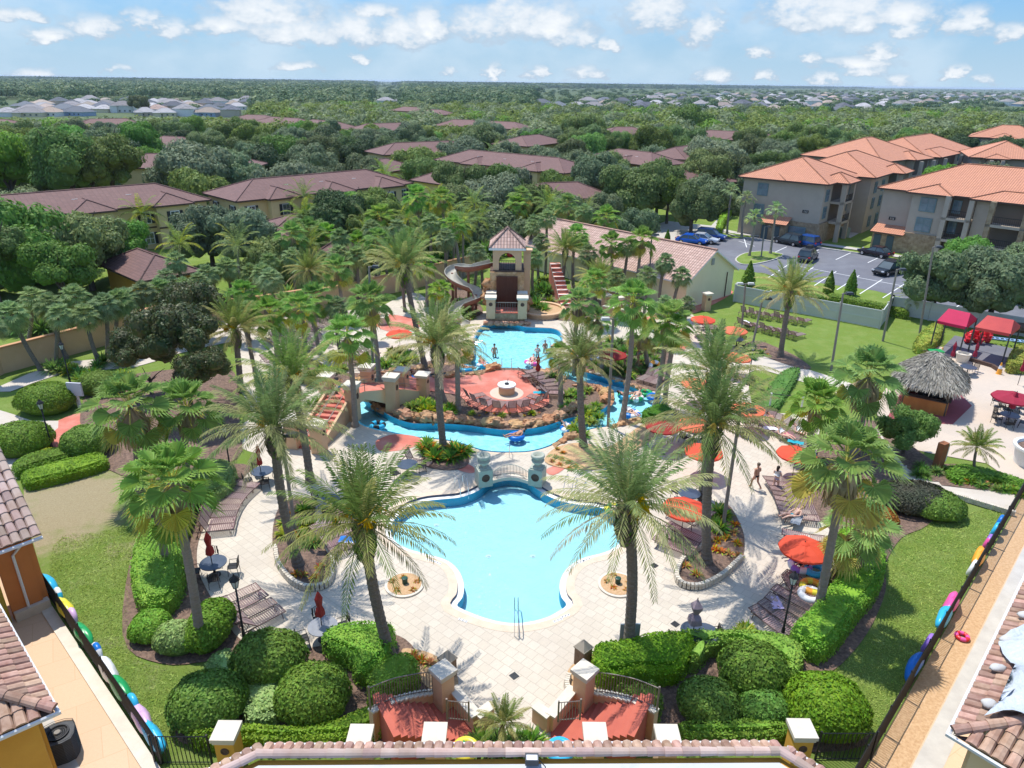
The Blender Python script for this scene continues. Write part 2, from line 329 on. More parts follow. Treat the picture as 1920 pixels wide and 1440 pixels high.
def water_mat(name,tint,rip=.012,sc=2.2):
    M_=bpy.data.materials.new(name); M_.use_nodes=True; t=NT(M_.node_tree); co=t.n('ShaderNodeNewGeometry').outputs['Position']
    a=t.n('ShaderNodeTexNoise',Scale=sc,Detail=3.,Roughness=.5,Distortion=.6,Vector=co); b=t.n('ShaderNodeTexNoise',Scale=sc*4,Detail=2.,Distortion=.8,Vector=co)
    bb=t.n('ShaderNodeBump',Distance=rip*2,Strength=1.); t.put(t.m('MULTIPLY_ADD',b.outputs[0],.35,a.outputs[0]),bb.inputs['Height'])
    tr=t.n('ShaderNodeBsdfTransparent'); t.put(rgba(tint),tr.inputs[0]); gl=t.n('ShaderNodeBsdfGlossy',Roughness=.06); t.put(bb.outputs[0],gl.inputs['Normal'])
    fr=t.n('ShaderNodeFresnel',IOR=1.33); t.put(bb.outputs[0],fr.inputs['Normal']); mx=t.n('ShaderNodeMixShader',i0=fr.outputs[0]); t.put(tr.outputs[0],mx.inputs[1]); t.put(gl.outputs[0],mx.inputs[2])
    t.n('ShaderNodeOutputMaterial',i0=mx.outputs[0]); return M_
deckM=paver_mat('cream_pavers',(.62,.55,.45),(.565,.495,.40),(.43,.37,.295),.46,.46,R(40))
deck2M=paver_mat('cream_concrete',(.58,.52,.44),(.55,.49,.41),(.55,.48,.40),2.4,2.4,R(20),.35)
plazaM=paver_mat('sand_concrete',(.60,.49,.385),(.55,.46,.37),(.5,.42,.34),3.2,3.2,R(-30),.4)
terrM=paver_mat('peach_tiles',(.64,.455,.30),(.61,.425,.275),(.52,.34,.2),1.5,1.5,R(-31),.4,(.6,.42,.27),.01,.35)
redM=mat('red_concrete',(.56,.17,.12),(.50,.145,.10),.8,.8,0,world=True,c3=(.60,.25,.19),sc3=.5)
copeM=mat('coping_stone',(.60,.47,.35),(.66,.54,.42),2.,.7,world=True)
whiteM=mat('white_plaster',(.78,.77,.74),(.70,.69,.66),2.,.7)
tileD=mat('navy_tile',(.02,.04,.09),(.05,.08,.14),9.,.3,world=True)
poolF=mat('pool_plaster',(.56,.80,.84),(.52,.77,.82),1.,.7,world=True)
poolW=mat('pool_wall',(.035,.40,.60),(.03,.36,.56),1.,.6,world=True)
riverF=mat('river_plaster',(.40,.74,.81),(.62,.86,.90),2.6,.7,world=True,detail=2.)
waterM=water_mat('pool_water',(.76,.95,1.),.035,3.2); water2M=water_mat('river_water',(.74,.95,.99),.03,3.2)
grassM=grass_mat('lawn_grass',.0); grassB=grass_mat('worn_lawn_grass',.16,(P(150,935).x,P(150,935).y,4.2))
grassG=grass_mat('green_lawn_grass',-.30); grassD=grass_mat('dry_lawn_grass',1.15)
farM=mat('woodland_floor',(.05,.085,.03),(.10,.13,.05),.05,.95,world=True)
mulchM=mat('bark_mulch',(.105,.07,.055),(.26,.17,.125),7.,.95,.05,24,world=True)
sandM=mat('tan_gravel',(.46,.28,.14),(.60,.40,.23),9.,.95,.03,30,world=True)
asphM=mat('asphalt',(.14,.145,.165),(.18,.185,.205),.5,.9,.005,30,world=True,c3=(.14,.14,.16),sc3=.12)
lineM=mat('white_paint',(.75,.75,.74),None,1,.7)
concM=mat('concrete',(.52,.49,.44),(.44,.41,.37),1.5,.85,world=True)
stuccoY=mat('yellow_stucco',(.74,.56,.30),(.68,.51,.27),1.2,.85,.006,30)
stuccoP=mat('peach_stucco',(.66,.44,.27),(.60,.39,.23),1.,.85,.006,30)
stuccoO=mat('orange_stucco',(.60,.22,.07),(.55,.20,.06),1.,.85,.006,30)
stuccoG=mat('ochre_stucco',(.66,.36,.06),(.6,.31,.05),1.,.85,.006,30)
stuccoT=mat('taupe_stucco',(.47,.39,.31),(.42,.35,.275),.5,.88,.006,20)
creamW=mat('cream_stucco',(.70,.60,.40),(.64,.55,.37),.5,.85)
capM=mat('limestone_cap',(.66,.60,.50),(.58,.52,.43),2.,.8)
brownR=tile_mat('brown_shingles',(.19,.10,.085),(.155,.082,.07),(.10,.055,.048),.6,.35,.02,blot=(.13,.06,.055))
terraR=tile_mat('terracotta_tiles',(.60,.265,.15),(.53,.23,.13),(.33,.15,.10),.3,.42,.06,blot=(.52,.23,.15))
mixR=tile_mat('mottled_clay_tiles',(.62,.42,.34),(.46,.29,.23),(.16,.09,.07),.3,.42,.06,blot=(.40,.27,.22))
clayM=mat('clay_tile',(.30,.17,.12),(.44,.29,.22),3.2,.85,isl=.6)
clayL=mat('pale_clay_tile',(.38,.26,.21),(.50,.38,.33),1.2,.85,isl=.5)
greyR=mat('grey_shingles',(.27,.25,.25),(.22,.205,.205),.5,.9,obr=.5)
stoneM=mat('field_stone',(.25,.17,.10),(.42,.31,.2),2.2,.9,.06,3.)
glassM=mat('window_glass',(.03,.05,.06),(.07,.10,.11),.4,.12,spec=.8)
blueG=mat('pale_window_glass',(.10,.14,.17),(.22,.27,.31),.6,.15,spec=.8)
darkM=mat('dark_recess',(.05,.045,.04),None,1,.9)
shutM=mat('dark_shutter',(.03,.03,.035),None,1,.7)
trimM=mat('brown_trim',(.10,.06,.045),None,1,.7)
ironM=mat('black_iron',(.018,.018,.02),None,1,.45)
railM=mat('pewter_rail',(.20,.17,.15),(.26,.22,.19),6,.5,metal=.3)
chromeM=mat('chrome',(.62,.63,.65),None,1,.2,metal=1.)
poleM=mat('grey_pole',(.27,.245,.21),(.22,.20,.175),2,.8)
loungeM=mat('mauve_straps',(.25,.16,.15),(.32,.22,.205),5,.7,obr=.5)
framM=mat('brown_frame',(.12,.07,.06),None,1,.5)
redFab=mat('orange_red_canvas',(.80,.105,.05),(.74,.09,.045),1,.75,trl=.25)
coralF=mat('coral_canvas',(.80,.20,.10),None,1,.75,trl=.25)
burgF=mat('burgundy_canvas',(.36,.025,.055),(.30,.02,.045),1,.8,trl=.15)
darkred=mat('dark_red_canvas',(.33,.03,.025),(.27,.025,.02),3,.8)
mauveF=mat('faded_mauve_canvas',(.20,.155,.18),(.27,.22,.25),3,.8)
tblM=mat('blue_grey_tabletop',(.045,.065,.10),(.07,.09,.13),3,.35,spec=.5)
tblG=mat('grey_tabletop',(.22,.23,.26),(.27,.28,.30),3,.4)
barkM=mat('palm_bark',(.15,.125,.10),(.235,.20,.165),7,.95,.05,14,str_=(1,1,3))
barkG=mat('grey_palm_bark',(.24,.205,.17),(.31,.27,.23),5,.95,.03,12,str_=(1,1,4))
barkT=mat('tree_bark',(.09,.07,.055),(.14,.11,.085),3,.95,.05,9)
def leafm(n,c,c2=None,t=.32,obr=.35,isl=.55,sc=.6,k=1.): return mat(n,tuple(x*k for x in c),tuple(x*k for x in c2) if c2 else None,sc,.6,obr=obr,isl=isl,trl=t,spec=.18)
dateA=leafm('date_frond_green',(.16,.24,.065),(.22,.28,.07)); dateB=leafm('date_frond_olive',(.31,.32,.10),(.38,.36,.13)); dateC=leafm('date_frond_dry',(.50,.42,.24),(.42,.34,.18))
fanA=leafm('fan_leaf_green',(.19,.33,.065),(.26,.41,.09)); fanB=leafm('fan_leaf_yellow',(.42,.44,.08),(.55,.46,.07)); fanC=leafm('fan_leaf_dead',(.40,.29,.18),(.48,.36,.23))
sabA=leafm('cabbage_palm_leaf',(.21,.30,.11),(.29,.37,.16)); sabB=leafm('cabbage_palm_leaf_pale',(.32,.36,.13),(.38,.38,.14))
quA=leafm('queen_palm_leaf',(.15,.24,.05),(.22,.29,.07))
fruitM=leafm('yellow_fruit_stalk',(.62,.38,.03),(.72,.48,.06),.2)
oakA=leafm('oak_leaf',(.12,.18,.045),(.17,.24,.065),.25,.5,.5); oakB=leafm('bright_tree_leaf',(.12,.25,.04),(.17,.31,.06),.3,.35,.5)
oakC=leafm('grey_green_leaf',(.145,.20,.10),(.20,.25,.13),.25,.45,.5); oakD=leafm('dark_glossy_leaf',(.05,.095,.035),(.075,.115,.04),.15,.3,.6)
pineM=leafm('distant_woodland_leaf',(.065,.125,.05),(.10,.165,.07),.2,0,.4)
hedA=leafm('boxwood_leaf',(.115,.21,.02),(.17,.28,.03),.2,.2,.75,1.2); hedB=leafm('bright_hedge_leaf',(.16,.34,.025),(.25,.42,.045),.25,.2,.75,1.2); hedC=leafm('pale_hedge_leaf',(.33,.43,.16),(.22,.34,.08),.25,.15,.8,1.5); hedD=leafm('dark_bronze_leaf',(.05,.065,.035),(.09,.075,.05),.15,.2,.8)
crotA=leafm('yellow_green_leaf',(.22,.35,.03),(.42,.38,.04),.25,.3,.7,2.); crotB=leafm('red_orange_leaf',(.42,.09,.02),(.55,.22,.03),.2,.4,.7,2.); crotC=leafm('green_shrub_leaf',(.09,.22,.025),(.13,.28,.03),.25,.3,.7,2.)
rockM=mat('orange_boulder',(.44,.235,.11),(.60,.38,.22),1.6,.9,.10,3.,c3=(.30,.15,.07),sc3=1.2,obr=.3)
rockS=mat('tan_boulder',(.50,.36,.24),(.60,.46,.33),1.6,.9,.08,3.,obr=.3)
thatM=mat('grey_thatch',(.28,.255,.21),(.40,.37,.31),4,.95,isl=.7)
vinylM=mat('grey_vinyl',(.56,.55,.49),(.50,.50,.44),.6,.6)
steelG=mat('dark_grey_metal',(.045,.048,.052),(.06,.063,.067),4,.45)
tarpM=mat('silver_tarp',(.50,.54,.59),(.40,.45,.50),1.,.4,.3,1.8,trl=0)
skinA=mat('skin_tan',(.50,.26,.17),None,1,.6); skinB=mat('skin_fair',(.66,.41,.31),None,1,.6); skinC=mat('skin_brown',(.22,.11,.07),None,1,.6)
hairM=mat('dark_hair',(.035,.02,.014),None,1,.7); hairL=mat('light_hair',(.30,.2,.1),None,1,.7)
slideM=mat('slide_grey_fiberglass',(.46,.43,.36),(.38,.36,.29),3,.6); slideR=mat('slide_red_fiberglass',(.30,.12,.08),(.24,.09,.065),2,.4)
def plain(n,c,r=.4,**k): return mat(n,c,None,1,r,**k)
greenV=plain('green_vinyl',(.02,.32,.10),.3); blueV=plain('blue_vinyl',(.01,.16,.55),.3); cyanV=plain('cyan_vinyl',(.04,.42,.68),.3); pinkV=plain('pink_vinyl',(.75,.10,.35),.3); orangV=plain('orange_vinyl',(.85,.36,.04),.3); whiteV=plain('white_vinyl',(.75,.76,.78),.3); purpV=plain('purple_vinyl',(.30,.16,.55),.3); yellV=plain('yellow_vinyl',(.75,.65,.06),.3); redV=plain('red_vinyl',(.65,.03,.04),.3); lilacV=plain('lilac_vinyl',(.65,.42,.65),.3)
# ---------------------------------------------------------------- ground, pools, paving
def px2(pts,k=4): return cat_rom([tuple(P(x,y)[:2]) for x,y in pts],k) if k>1 else [tuple(P(x,y)[:2]) for x,y in pts]
MAIN=[(917,901),(934,896),(954,893.5),(975,896),(989,901),(998,908),(1012,918),(1030,928.5),(1053,937),(1082,943),(1112,946),(1135,952),(1152,961),(1164,976),(1167,998),(1160,1017),(1135,1032),(1100,1041),(1079,1050),(1062,1064),(1052,1081),(1049,1099),(1053,1117),(1062,1131),(1045,1144),(1024,1154.5),(995,1162),(966,1165),(937,1162),(907,1154.5),(884,1146),(867,1138.5),(857,1131),(867,1117),(870,1099),(868,1085),(861,1068.5),(848,1054),(829,1044),(797,1035),(765,1026),(744,1014.6),(734,1000),(732.5,985.5),(740,971),(756,955),(776,943),(802.5,936),(832,933),(861,930),(884,923),(902,914)]
RIVO=[(904,612),(925,608),(946,608),(967,610),(988,614),(1019,615.5),(1037,617),(1050,624),(1052,640),(1036,652),(1030,664),(1048,680),(1094,697),(1142,711),(1183,722),(1215,735),(1238,743),(1243,757),(1236,770),(1215,778),(1185,790),(1150,797),(1110,803),(1076,813),(1058,818),(1037,832),(1017,840),(996,845),(975,847),(933,847),(902,843),(877,835),(850,827),(815,822),(771,818),(729,809),(708,805),(679,795),(664,778),(640,762),(625,745),(630,726),(656,713),(679,704.5),(708,699),(765,695),(802,692),(833,686),(860,681),(882,673),(890,662),(889,645),(893,628)]
ISLD=[(683,733),(708,719),(765,709),(808,704),(840,700),(865,698),(892,695),(927,691),(951,690),(975,691),(1004,695),(1029,700),(1060,709),(1094,721),(1120,728),(1137,742),(1141,755),(1130,768),(1100,777),(1075,783),(1058,787),(1027,798),(996,804),(954,807),(912,803),(875,798),(833,795),(792,795),(767,793),(740,784),(719,773),(698,760),(684,747)]
mainA=px2(MAIN,3); rivA=px2(RIVO,3); isl=px2(ISLD,3)
if area(mainA)<0: mainA=mainA[::-1]
if area(rivA)<0: rivA=rivA[::-1]
if area(isl)<0: isl=isl[::-1]
mainB=offset(mainA,.30); mainC=offset(mainB,.42); rivB=offset(rivA,.14)
def st(name,mb,mats,label=None,kind='structure',smooth=False):
    o=obj(name,mb.mesh(name,mats,smooth) if isinstance(mb,MB) else mb); return tag(o,label,None,None,kind)
circ=[(20000*cos(2*pi*i/48),20000*sin(2*pi*i/48)) for i in range(48)]
st('ground',fill(circ,[mainB,rivB],0.),[farM],'dark green woodland floor reaching to the horizon')
ib=fill(isl,[],.004); st('island_ground',ib,[mulchM],'dark mulch ground of the island inside the winding channel')
# near lawns
SHN=[0]
def sheet(name,pts,z,m_,label,holes=[],k=4,kind='structure'):
    SHN[0]+=1; z+=.0013*SHN[0]
    return st(name,fill(px2(pts,k),holes,z),[m_],label,kind)
near=[(-27,8),(36,8),(60,56),(95,92),(60,130),(-20,150),(-100,118),(-60,60)]
st('lawn_ground',fill(cat_rom(near,3),[mainB,rivB],.008),[grassG],'green grass ground around the pool garden')
sheet('lawn',[(45,905),(120,880),(200,880),(262,905),(285,960),(262,1010),(250,1080),(245,1180),(262,1240),(330,1262),(340,1380),(300,1410),(180,1250),(85,1090)],.014,grassB,'patchy lawn turning brown beside the left fence')
sheet('lawn',[(1340,590),(1385,560),(1470,580),(1655,625),(1720,690),(1655,700),(1540,705),(1440,660),(1380,640)],.014,grassG,'bright green lawn holding two rows of loungers')
# deck
DECK=[(905,1400),(870,1345),(852,1290),(838,1262),(812,1240),(775,1222),(735,1212),(690,1215),(640,1212),(600,1222),(555,1232),(500,1225),(462,1215),(430,1190),(405,1140),(380,1105),(369,1060),(373,1000),(392,950),(425,915),(462,890),(490,868),(480,850),(455,842),(440,810),(462,790),(470,760),(452,735),(448,690),(440,650),(470,612),(540,590),(600,600),(640,583),(690,580),(720,572),(770,548),(800,560),(820,590),(860,600),(880,585),(1010,583),(1080,590),(1120,560),(1200,575),(1285,583),(1300,592),(1330,615),(1345,640),(1390,650),(1430,668),(1430,690),(1405,700),(1410,760),(1440,775),(1520,780),(1540,830),(1530,880),(1500,915),(1520,950),(1560,990),(1565,1050),(1545,1110),(1500,1165),(1470,1200),(1430,1205),(1390,1195),(1330,1200),(1270,1205),(1180,1212),(1120,1230),(1085,1258),(1062,1275),(1062,1300),(1075,1320),(1055,1360),(1040,1400)]
deck=px2(DECK,2)
st('pool_deck',fill(deck,[mainC,offset(rivB,.02)],.024),[deckM],'cream stone paver deck around the pools')
st('pool_coping',ring(mainB,mainC,.032,.032),[copeM],'tan stone coping band round the front pool')
st('river_coping',ring(rivB,offset(rivB,.28),.030,.030),[copeM],'tan edge round the channel')
g=ring(mainA,mainB,-.10,-.10); st('pool_gutter',g,[whiteM],'white ledge at the waterline of the front pool')
st('pool_riser',ring(mainB,offset(mainB,.002),-.101,.032),[tileD],'dark blue tile riser of the front pool')
# basins
def basin(name,lp,depth,zt,mf,mw,holes=[],n2=None):
    mb=MB(); a=fill(lp,holes,-depth); mb.v=a.v; mb.f=a.f; mb.m=a.m
    for L in [lp]+holes:
        n=len(L)
        for i in range(n):
            j=(i+1)%n; mb.face([(L[i][0],L[i][1],zt),(L[j][0],L[j][1],zt),(L[j][0],L[j][1],-depth),(L[i][0],L[i][1],-depth)],1)
    return mb
bb=basin('pool_basin',mainA,.66,-.10,poolF,poolW); 
st('pool_basin',bb,[poolF,poolW],'pale blue plaster basin of the front pool')
st('river_basin',basin('river_basin',rivA,.47,.03,riverF,poolW,[isl]),[riverF,poolW],'pale blue plaster basin of the upper pool and channel')
st('pool_water',fill(mainA,[],-.12),[waterM],'clear turquoise water of the front pool')
st('river_water',fill(rivA,[isl],-.14),[water2M],'rippled turquoise water of the upper pool and channel')
# entry steps in the pool: concentric arcs near the bottom edge
c0=P(966,1166); mb=MB()
for i,r in enumerate((2.3,1.9,1.5,1.1)):
    poly=[(c0.x+r*1.25*cos(a),c0.y-.1+r*.95*sin(a)) for a in [pi*.04+pi*.92*j/24 for j in range(25)]]
    mb.prism(poly,-.65+.11*i,-.65+.11*(i+1)-.001)
st('pool_steps',mb,[poolF],'curved white steps under water at the near end of the front pool')
for q,(x,y) in enumerate(((818,985),(916,1043.5),(999,1043.5),(1097,995))):
    mb=MB(); p=P(x,y,-.66); mb.lathe((p.x,p.y,-.66),[(.16,0),(.15,.02),(.07,.021),(.07,.05)],12); tag(st('drain_cover',mb,[whiteM],kind='thing'),'small round white fitting on the front pool floor, '+ORD[q]+' from the left','pool fitting','round fittings on the pool floor')
# rings bed etc
RED=[(720,712),(771,704),(812,708),(855,704),(888,703),(925,697),(951,695),(978,697),(990,712),(1002,727),(1025,735),(1029,757),(1012,766),(983,773),(950,776),(912,772),(880,762),(872,752),(855,741),(808,734),(771,729),(735,735)]
sheet('island_plaza',RED,.05,redM,'red concrete terrace on the island',k=3)
mb=MB(); p=P(950,738); 
for r0,r1,mi in ((0,1.35,0),):
    mb.prism([(p.x+1.3*cos(a*pi/16),p.y+1.3*sin(a*pi/16)) for a in range(32)],.05,.062)
st('plaza_circle',mb,[plazaM],'round beige paved patch under the fire pit')
def patch(name,pts,m_,label,z=.036,k=3): return sheet(name,pts,z,m_,label,k=k)
patch('red_path',[(704,830),(715,822),(740,815),(775,818),(790,825),(778,838),(745,846),(712,846)],redM,'red concrete ramp beside the near channel bank')
patch('red_path',[(850,868),(880,872),(893,884),(880,888),(855,880)],redM,'small red concrete strip left of the pool bridge')
patch('red_path',[(1022,883),(1045,873),(1062,876),(1038,892)],redM,'small red concrete strip right of the pool bridge')
patch('red_path',[(690,592),(730,590),(775,598),(790,612),(750,622),(715,618)],redM,'red concrete patch by the potted planter')
patch('red_path',[(1262,640),(1272,622),(1288,618),(1293,640),(1280,660),(1264,655)],redM,'curved red path under the right palms')
patch('red_path',[(95,800),(150,775),(190,790),(185,830),(140,845),(100,840)],redM,'red path between the round bushes at far left',.03)
patch('red_path',[(1205,600),(1300,560),(1362,545),(1372,552),(1320,580),(1290,590)],redM,'red paving along the gabled building',.034)
for pts,l in (([(0,770),(60,790),(110,790),(95,815),(40,800),(0,800)],'pale path at the left edge'),([(1395,655),(1430,660),(1480,682),(1545,703),(1640,735),(1700,760),(1690,790),(1600,750),(1520,722),(1440,697),(1400,690)],'narrow concrete path crossing the right lawn'),
    ([(0,860),(40,850),(60,870),(30,900),(0,890)],'pale paving at the left edge by the roof'),([(300,612),(420,585),(560,585),(620,598),(560,620),(440,640),(330,665),(250,690),(120,700),(20,735),(0,725),(120,680),(250,665)],'grey path running along the yellow wall')):
    patch('concrete_path',pts,deck2M,l,.03,2)
# right plaza round the thatched bar
patch('bar_plaza',[(1640,760),(1680,700),(1700,680),(1760,650),(1960,700),(1990,950),(1900,905),(1850,870),(1740,850),(1660,830)],plazaM,'sand coloured plaza around the thatched bar',.03,1)
patch('playground_pad',[(1760,660),(1775,645),(1790,630),(1900,655),(1890,680),(1870,690)],asphM,'dark rubber pad under the playground canopies',.04,1)
patch('bar_mat',[(1660,790),(1690,735),(1800,740),(1822,762),(1786,797)],mat('maroon_paint',(.33,.08,.09),(.28,.07,.08),2,.8,world=True),'maroon painted floor around the bar',.040,1)
patch('white_walk',[(1640,800),(1695,875),(1740,862),(1800,882),(1912,922),(1900,960),(1790,925),(1690,895)],deck2M,'white walkway in front of the planter beds',.036,1)
# terraces beside the wings
def wpoly(name,pts,z,m_,label): return st(name,fill([tuple(p) for p in pts],[],z),[m_],label)
LA,LB=P(85,1110),P(300,1430); dl=(LB-LA).normalized(); nl=Vector((dl.y,-dl.x,0)); nl=nl if nl.x<0 else -nl
RA,RB=P(1915,930),P(1620,1440); dr=(RB-RA).normalized(); nr_=Vector((-dr.y,dr.x,0)); nr_=nr_ if nr_.x>0 else -nr_
def strip(A,d,n,s0,s1,o0,o1): return [tuple((A+d*s0+n*o0)[:2]),tuple((A+d*s1+n*o0)[:2]),tuple((A+d*s1+n*o1)[:2]),tuple((A+d*s0+n*o1)[:2])]
wpoly('left_terrace',strip(LA,dl,nl,-10,16,.55,14),.05,terrM,'peach tiled terrace beside the left wing')
wpoly('left_terrace_band',strip(LA,dl,nl,-4,16,2.0,2.95),.056,concM,'pale stripe along the peach terrace')
wpoly('right_terrace',strip(RA,dr,nr_,-3,28,1.15,16),.05,terrM,'peach tiled terrace beside the right wing')
wpoly('right_terrace_band',strip(RA,dr,nr_,-3,28,1.2,2.0),.056,concM,'white stripe along the right terrace')
mb=MB(); mb.prism(strip(LA,dl,nl,-4,16,.1,.55),0,.12); st('left_kerb',mb,[capM],'white kerb under the left fence')
wpoly('fence_bed',strip(RA,dr,nr_,-2,28,.05,1.15),.02,sandM,'gravel strip between the fence and the right terrace')
# beds
def bed(pts,m_=mulchM,z=.044,label='',k=4): return sheet('garden_bed',pts,z,m_,label,k=k)
bed([(515,975),(530,945),(560,935),(590,940),(590,985),(610,1010),(625,1040),(627,1080),(612,1104),(575,1110),(545,1095),(520,1062),(511,1020)],label='kidney shaped mulch bed in the left deck',k=3)
bed([(1266,1080),(1275,1055),(1320,1020),(1330,960),(1362,945),(1388,985),(1396,1020),(1388,1055),(1355,1085),(1320,1105),(1290,1108),(1272,1098)],label='kidney shaped mulch bed in the right deck',k=3)
for x,l in ((758.5,'left'),(1157.5,'right')):
    p=P(x,1098); mb=MB(); mb.prism([(p.x+.93*cos(a*pi/20),p.y+.93*sin(a*pi/20)) for a in range(40)],.03,.10,0); mb.prism([(p.x+.8*cos(a*pi/20),p.y+.8*sin(a*pi/20)) for a in range(40)],.10,.112,1)
    tag(st('round_planting_bed',mb,[capM,sandM],kind='thing'),'small round gravel bed with white rim on the '+l+' side of the front pool','planting bed')
    mb=MB(); mb.lathe((p.x+.02,p.y+.05,.11),[(.13,0),(.13,.22),(.145,.23),(.145,.30),(.10,.32)],12); tag(st('utility_valve',mb,[plain('dark_green_plastic',(.02,.07,.05))],kind='thing'),'dark green utility cap in the '+l+' round gravel bed','utility cap')
bed([(1022,868),(1030,850),(1050,838),(1085,832),(1120,840),(1135,870),(1118,882),(1060,880)],sandM,.05,'tan gravel bed with small plants right of the channel')
bed([(790,870),(800,845),(830,835),(868,845),(880,865),(865,880),(825,882)],mulchM,.05,'mulch bed under the palm between channel and pool')
bed([(1060,865),(1100,850),(1150,835),(1200,800),(1230,790),(1240,810),(1200,840),(1140,870)],sandM,.046,'gravel bed right of the near channel')
bed([(752,1224),(790,1222),(830,1240),(858,1272),(850,1300),(800,1290)],sandM,.05,'gravel bed at the left end of the near hedge')
bed([(1064,1275),(1072,1250),(1110,1228),(1160,1216),(1200,1215),(1130,1300),(1090,1310)],sandM,.05,'gravel bed at the right end of the near hedge')
bed([(230,1190),(255,1010),(300,940),(380,880),(470,875),(420,935),(378,1000),(370,1060),(395,1120),(440,1190),(480,1225),(400,1240),(300,1245)],mulchM,.02,'mulch strip under the curved left hedge')
bed([(1500,880),(1530,850),(1560,800),(1640,790),(1700,830),(1760,880),(1775,935),(1740,985),(1690,1010),(1660,1060),(1660,1110),(1625,1190),(1560,1260),(1500,1262),(1450,1240),(1470,1200),(1530,1140),(1560,1080),(1560,1000),(1510,950)],mulchM,.02,'mulch strip under the curved right hedge')
bed([(330,1380),(345,1290),(420,1250),(560,1222),(700,1190),(760,1200),(800,1250),(850,1290),(840,1340),(700,1395),(400,1400)],mulchM,.02,'mulch ground under the left clipped bushes')
bed([(1090,1310),(1110,1230),(1200,1200),(1400,1200),(1500,1250),(1600,1300),(1620,1400),(1400,1410),(1200,1400)],mulchM,.02,'mulch ground under the right clipped bushes')
bed([(1395,650),(1420,640),(1450,650),(1490,668),(1520,690),(1500,692),(1440,672)],mulchM,.042,'mulch bed round the palm on the right lawn')
bed([(445,860),(450,800),(440,700),(380,690),(270,700),(180,720),(150,790),(200,880),(330,900)],mulchM,.018,'mulch ground under the magnolia')
bed([(560,665),(650,700),(760,690),(860,660),(890,640),(870,690),(780,705),(660,715),(620,735),(600,725)],mulchM,.042,'mulch bank along the far channel edge')
bed([(1080,650),(1160,640),(1250,640),(1250,690),(1230,735),(1150,705),(1090,690)],mulchM,.042,'mulch bed under the palms right of the upper pool')
bed([(1700,880),(1712,850),(1755,870),(1760,905),(1735,898)],mulchM,.05,'small mulch bed by the brown post',k=2)
bed([(1765,912),(1760,880),(1790,872),(1935,905),(1960,930),(1912,925)],mulchM,.05,'long planter bed by the white walkway',k=2)
bed([(1000,580),(1040,540),(1110,560),(1200,590),(1100,600),(1040,600)],mulchM,.04,'planted slope right of the slide tower')
bed([(800,560),(860,540),(905,580),(880,600),(830,600)],mulchM,.04,'planted slope left of the slide tower')
# parking lot, kerbs, markings
LOT=[tuple(P(*q)[:2]) for q in ((1300,500),(1290,470),(1320,430),(1345,428),(1385,440),(1540,462),(1620,476),(1700,488),(1990,540),(2010,630),(1700,560),(1640,545),(1460,520),(1390,505))]
st('parking_lot',fill(LOT,[],.016),[asphM],'grey asphalt car park below the apartment blocks')
mb=MB(); 
def bar(mb,a,b,w_,z,h=.0,mi=0):
    a=Vector((a[0],a[1],0)); b=Vector((b[0],b[1],0)); d=(b-a).normalized()*0+(b-a); n=Vector((-d.y,d.x,0)).normalized()*w_/2
    if h: mb.prism([(a+n)[:2],(a-n)[:2],(b-n)[:2],(b+n)[:2]],z,z+h,mi)
    else: mb.face([(a-n)+Vector((0,0,z)),(b-n)+Vector((0,0,z)),(b+n)+Vector((0,0,z)),(a+n)+Vector((0,0,z))],mi)
for i in range(10):   # two-sided bays
    x=1440+i*43; y=521+i*7.6-0; bar(mb,P(x,y),P(x+42,y-27),.12,.026); 
for i in range(7):
    x=1447+i*60; y=470+i*5.6; bar(mb,P(x,y+6),P(x+28,y-7),.12,.026)
bar(mb,P(1500,500),P(1690,536),.12,.030)
bar(mb,P(1385,452),P(1415,462),.12,.026); bar(mb,P(1395,447),P(1400,464),.12,.026)
st('parking_lines',mb,[lineM],'white painted bay lines on the car park')
mb=MB(); isp=px2([(1378,487),(1395,476),(1430,472),(1455,475),(1470,480),(1445,490),(1410,497),(1388,496)],3); mb.prism(isp,.0,.14,0); st('kerb_island',mb,[concM],'concrete kerb of the grass island in the car park')
st('lawn',fill(offset(isp if area(isp)>0 else isp[::-1],-.18),[],.146),[grassM],'oval grass island in the car park')
patch('lawn',[(1352,440),(1368,430),(1400,438),(1408,445),(1375,447)],grassM,'grass wedge at the left end of the car park',.04,2)
def wallseg(mb,pts,w_,z0,z1,mi=0):
    for a,b in zip(pts[:-1],pts[1:]): bar(mb,a,b,w_,z0,z1-z0,mi)
mb=MB(); kp=PP([(1340,432),(1380,444),(1540,466),(1640,480),(1720,497),(1990,552)]); wallseg(mb,kp,.3,.02,.15); st('kerb',mb,[concM],'kerb between the car park and the apartment footpath')
sw=PP([(1335,428),(1380,438),(1540,459),(1640,473),(1720,489),(1990,543)]); mb=MB()
for a,b in zip(sw[:-1],sw[1:]): bar(mb,a,b,1.6,.13)
st('sidewalk',mb,[concM],'pale footpath in front of the apartment blocks')
mb=MB(); bar(mb,P(1362,405),P(1335,435),2.,.03); bar(mb,P(1585,445),P(1640,415),1.6,.03); st('sidewalk',mb,[concM],'pale footpaths beside the apartment blocks')
# white service yard left of the car park
patch('service_road',[(1215,470),(1180,440),(1250,415),(1345,425),(1320,455)],concM,'pale service yard behind the gabled building',.02,1)

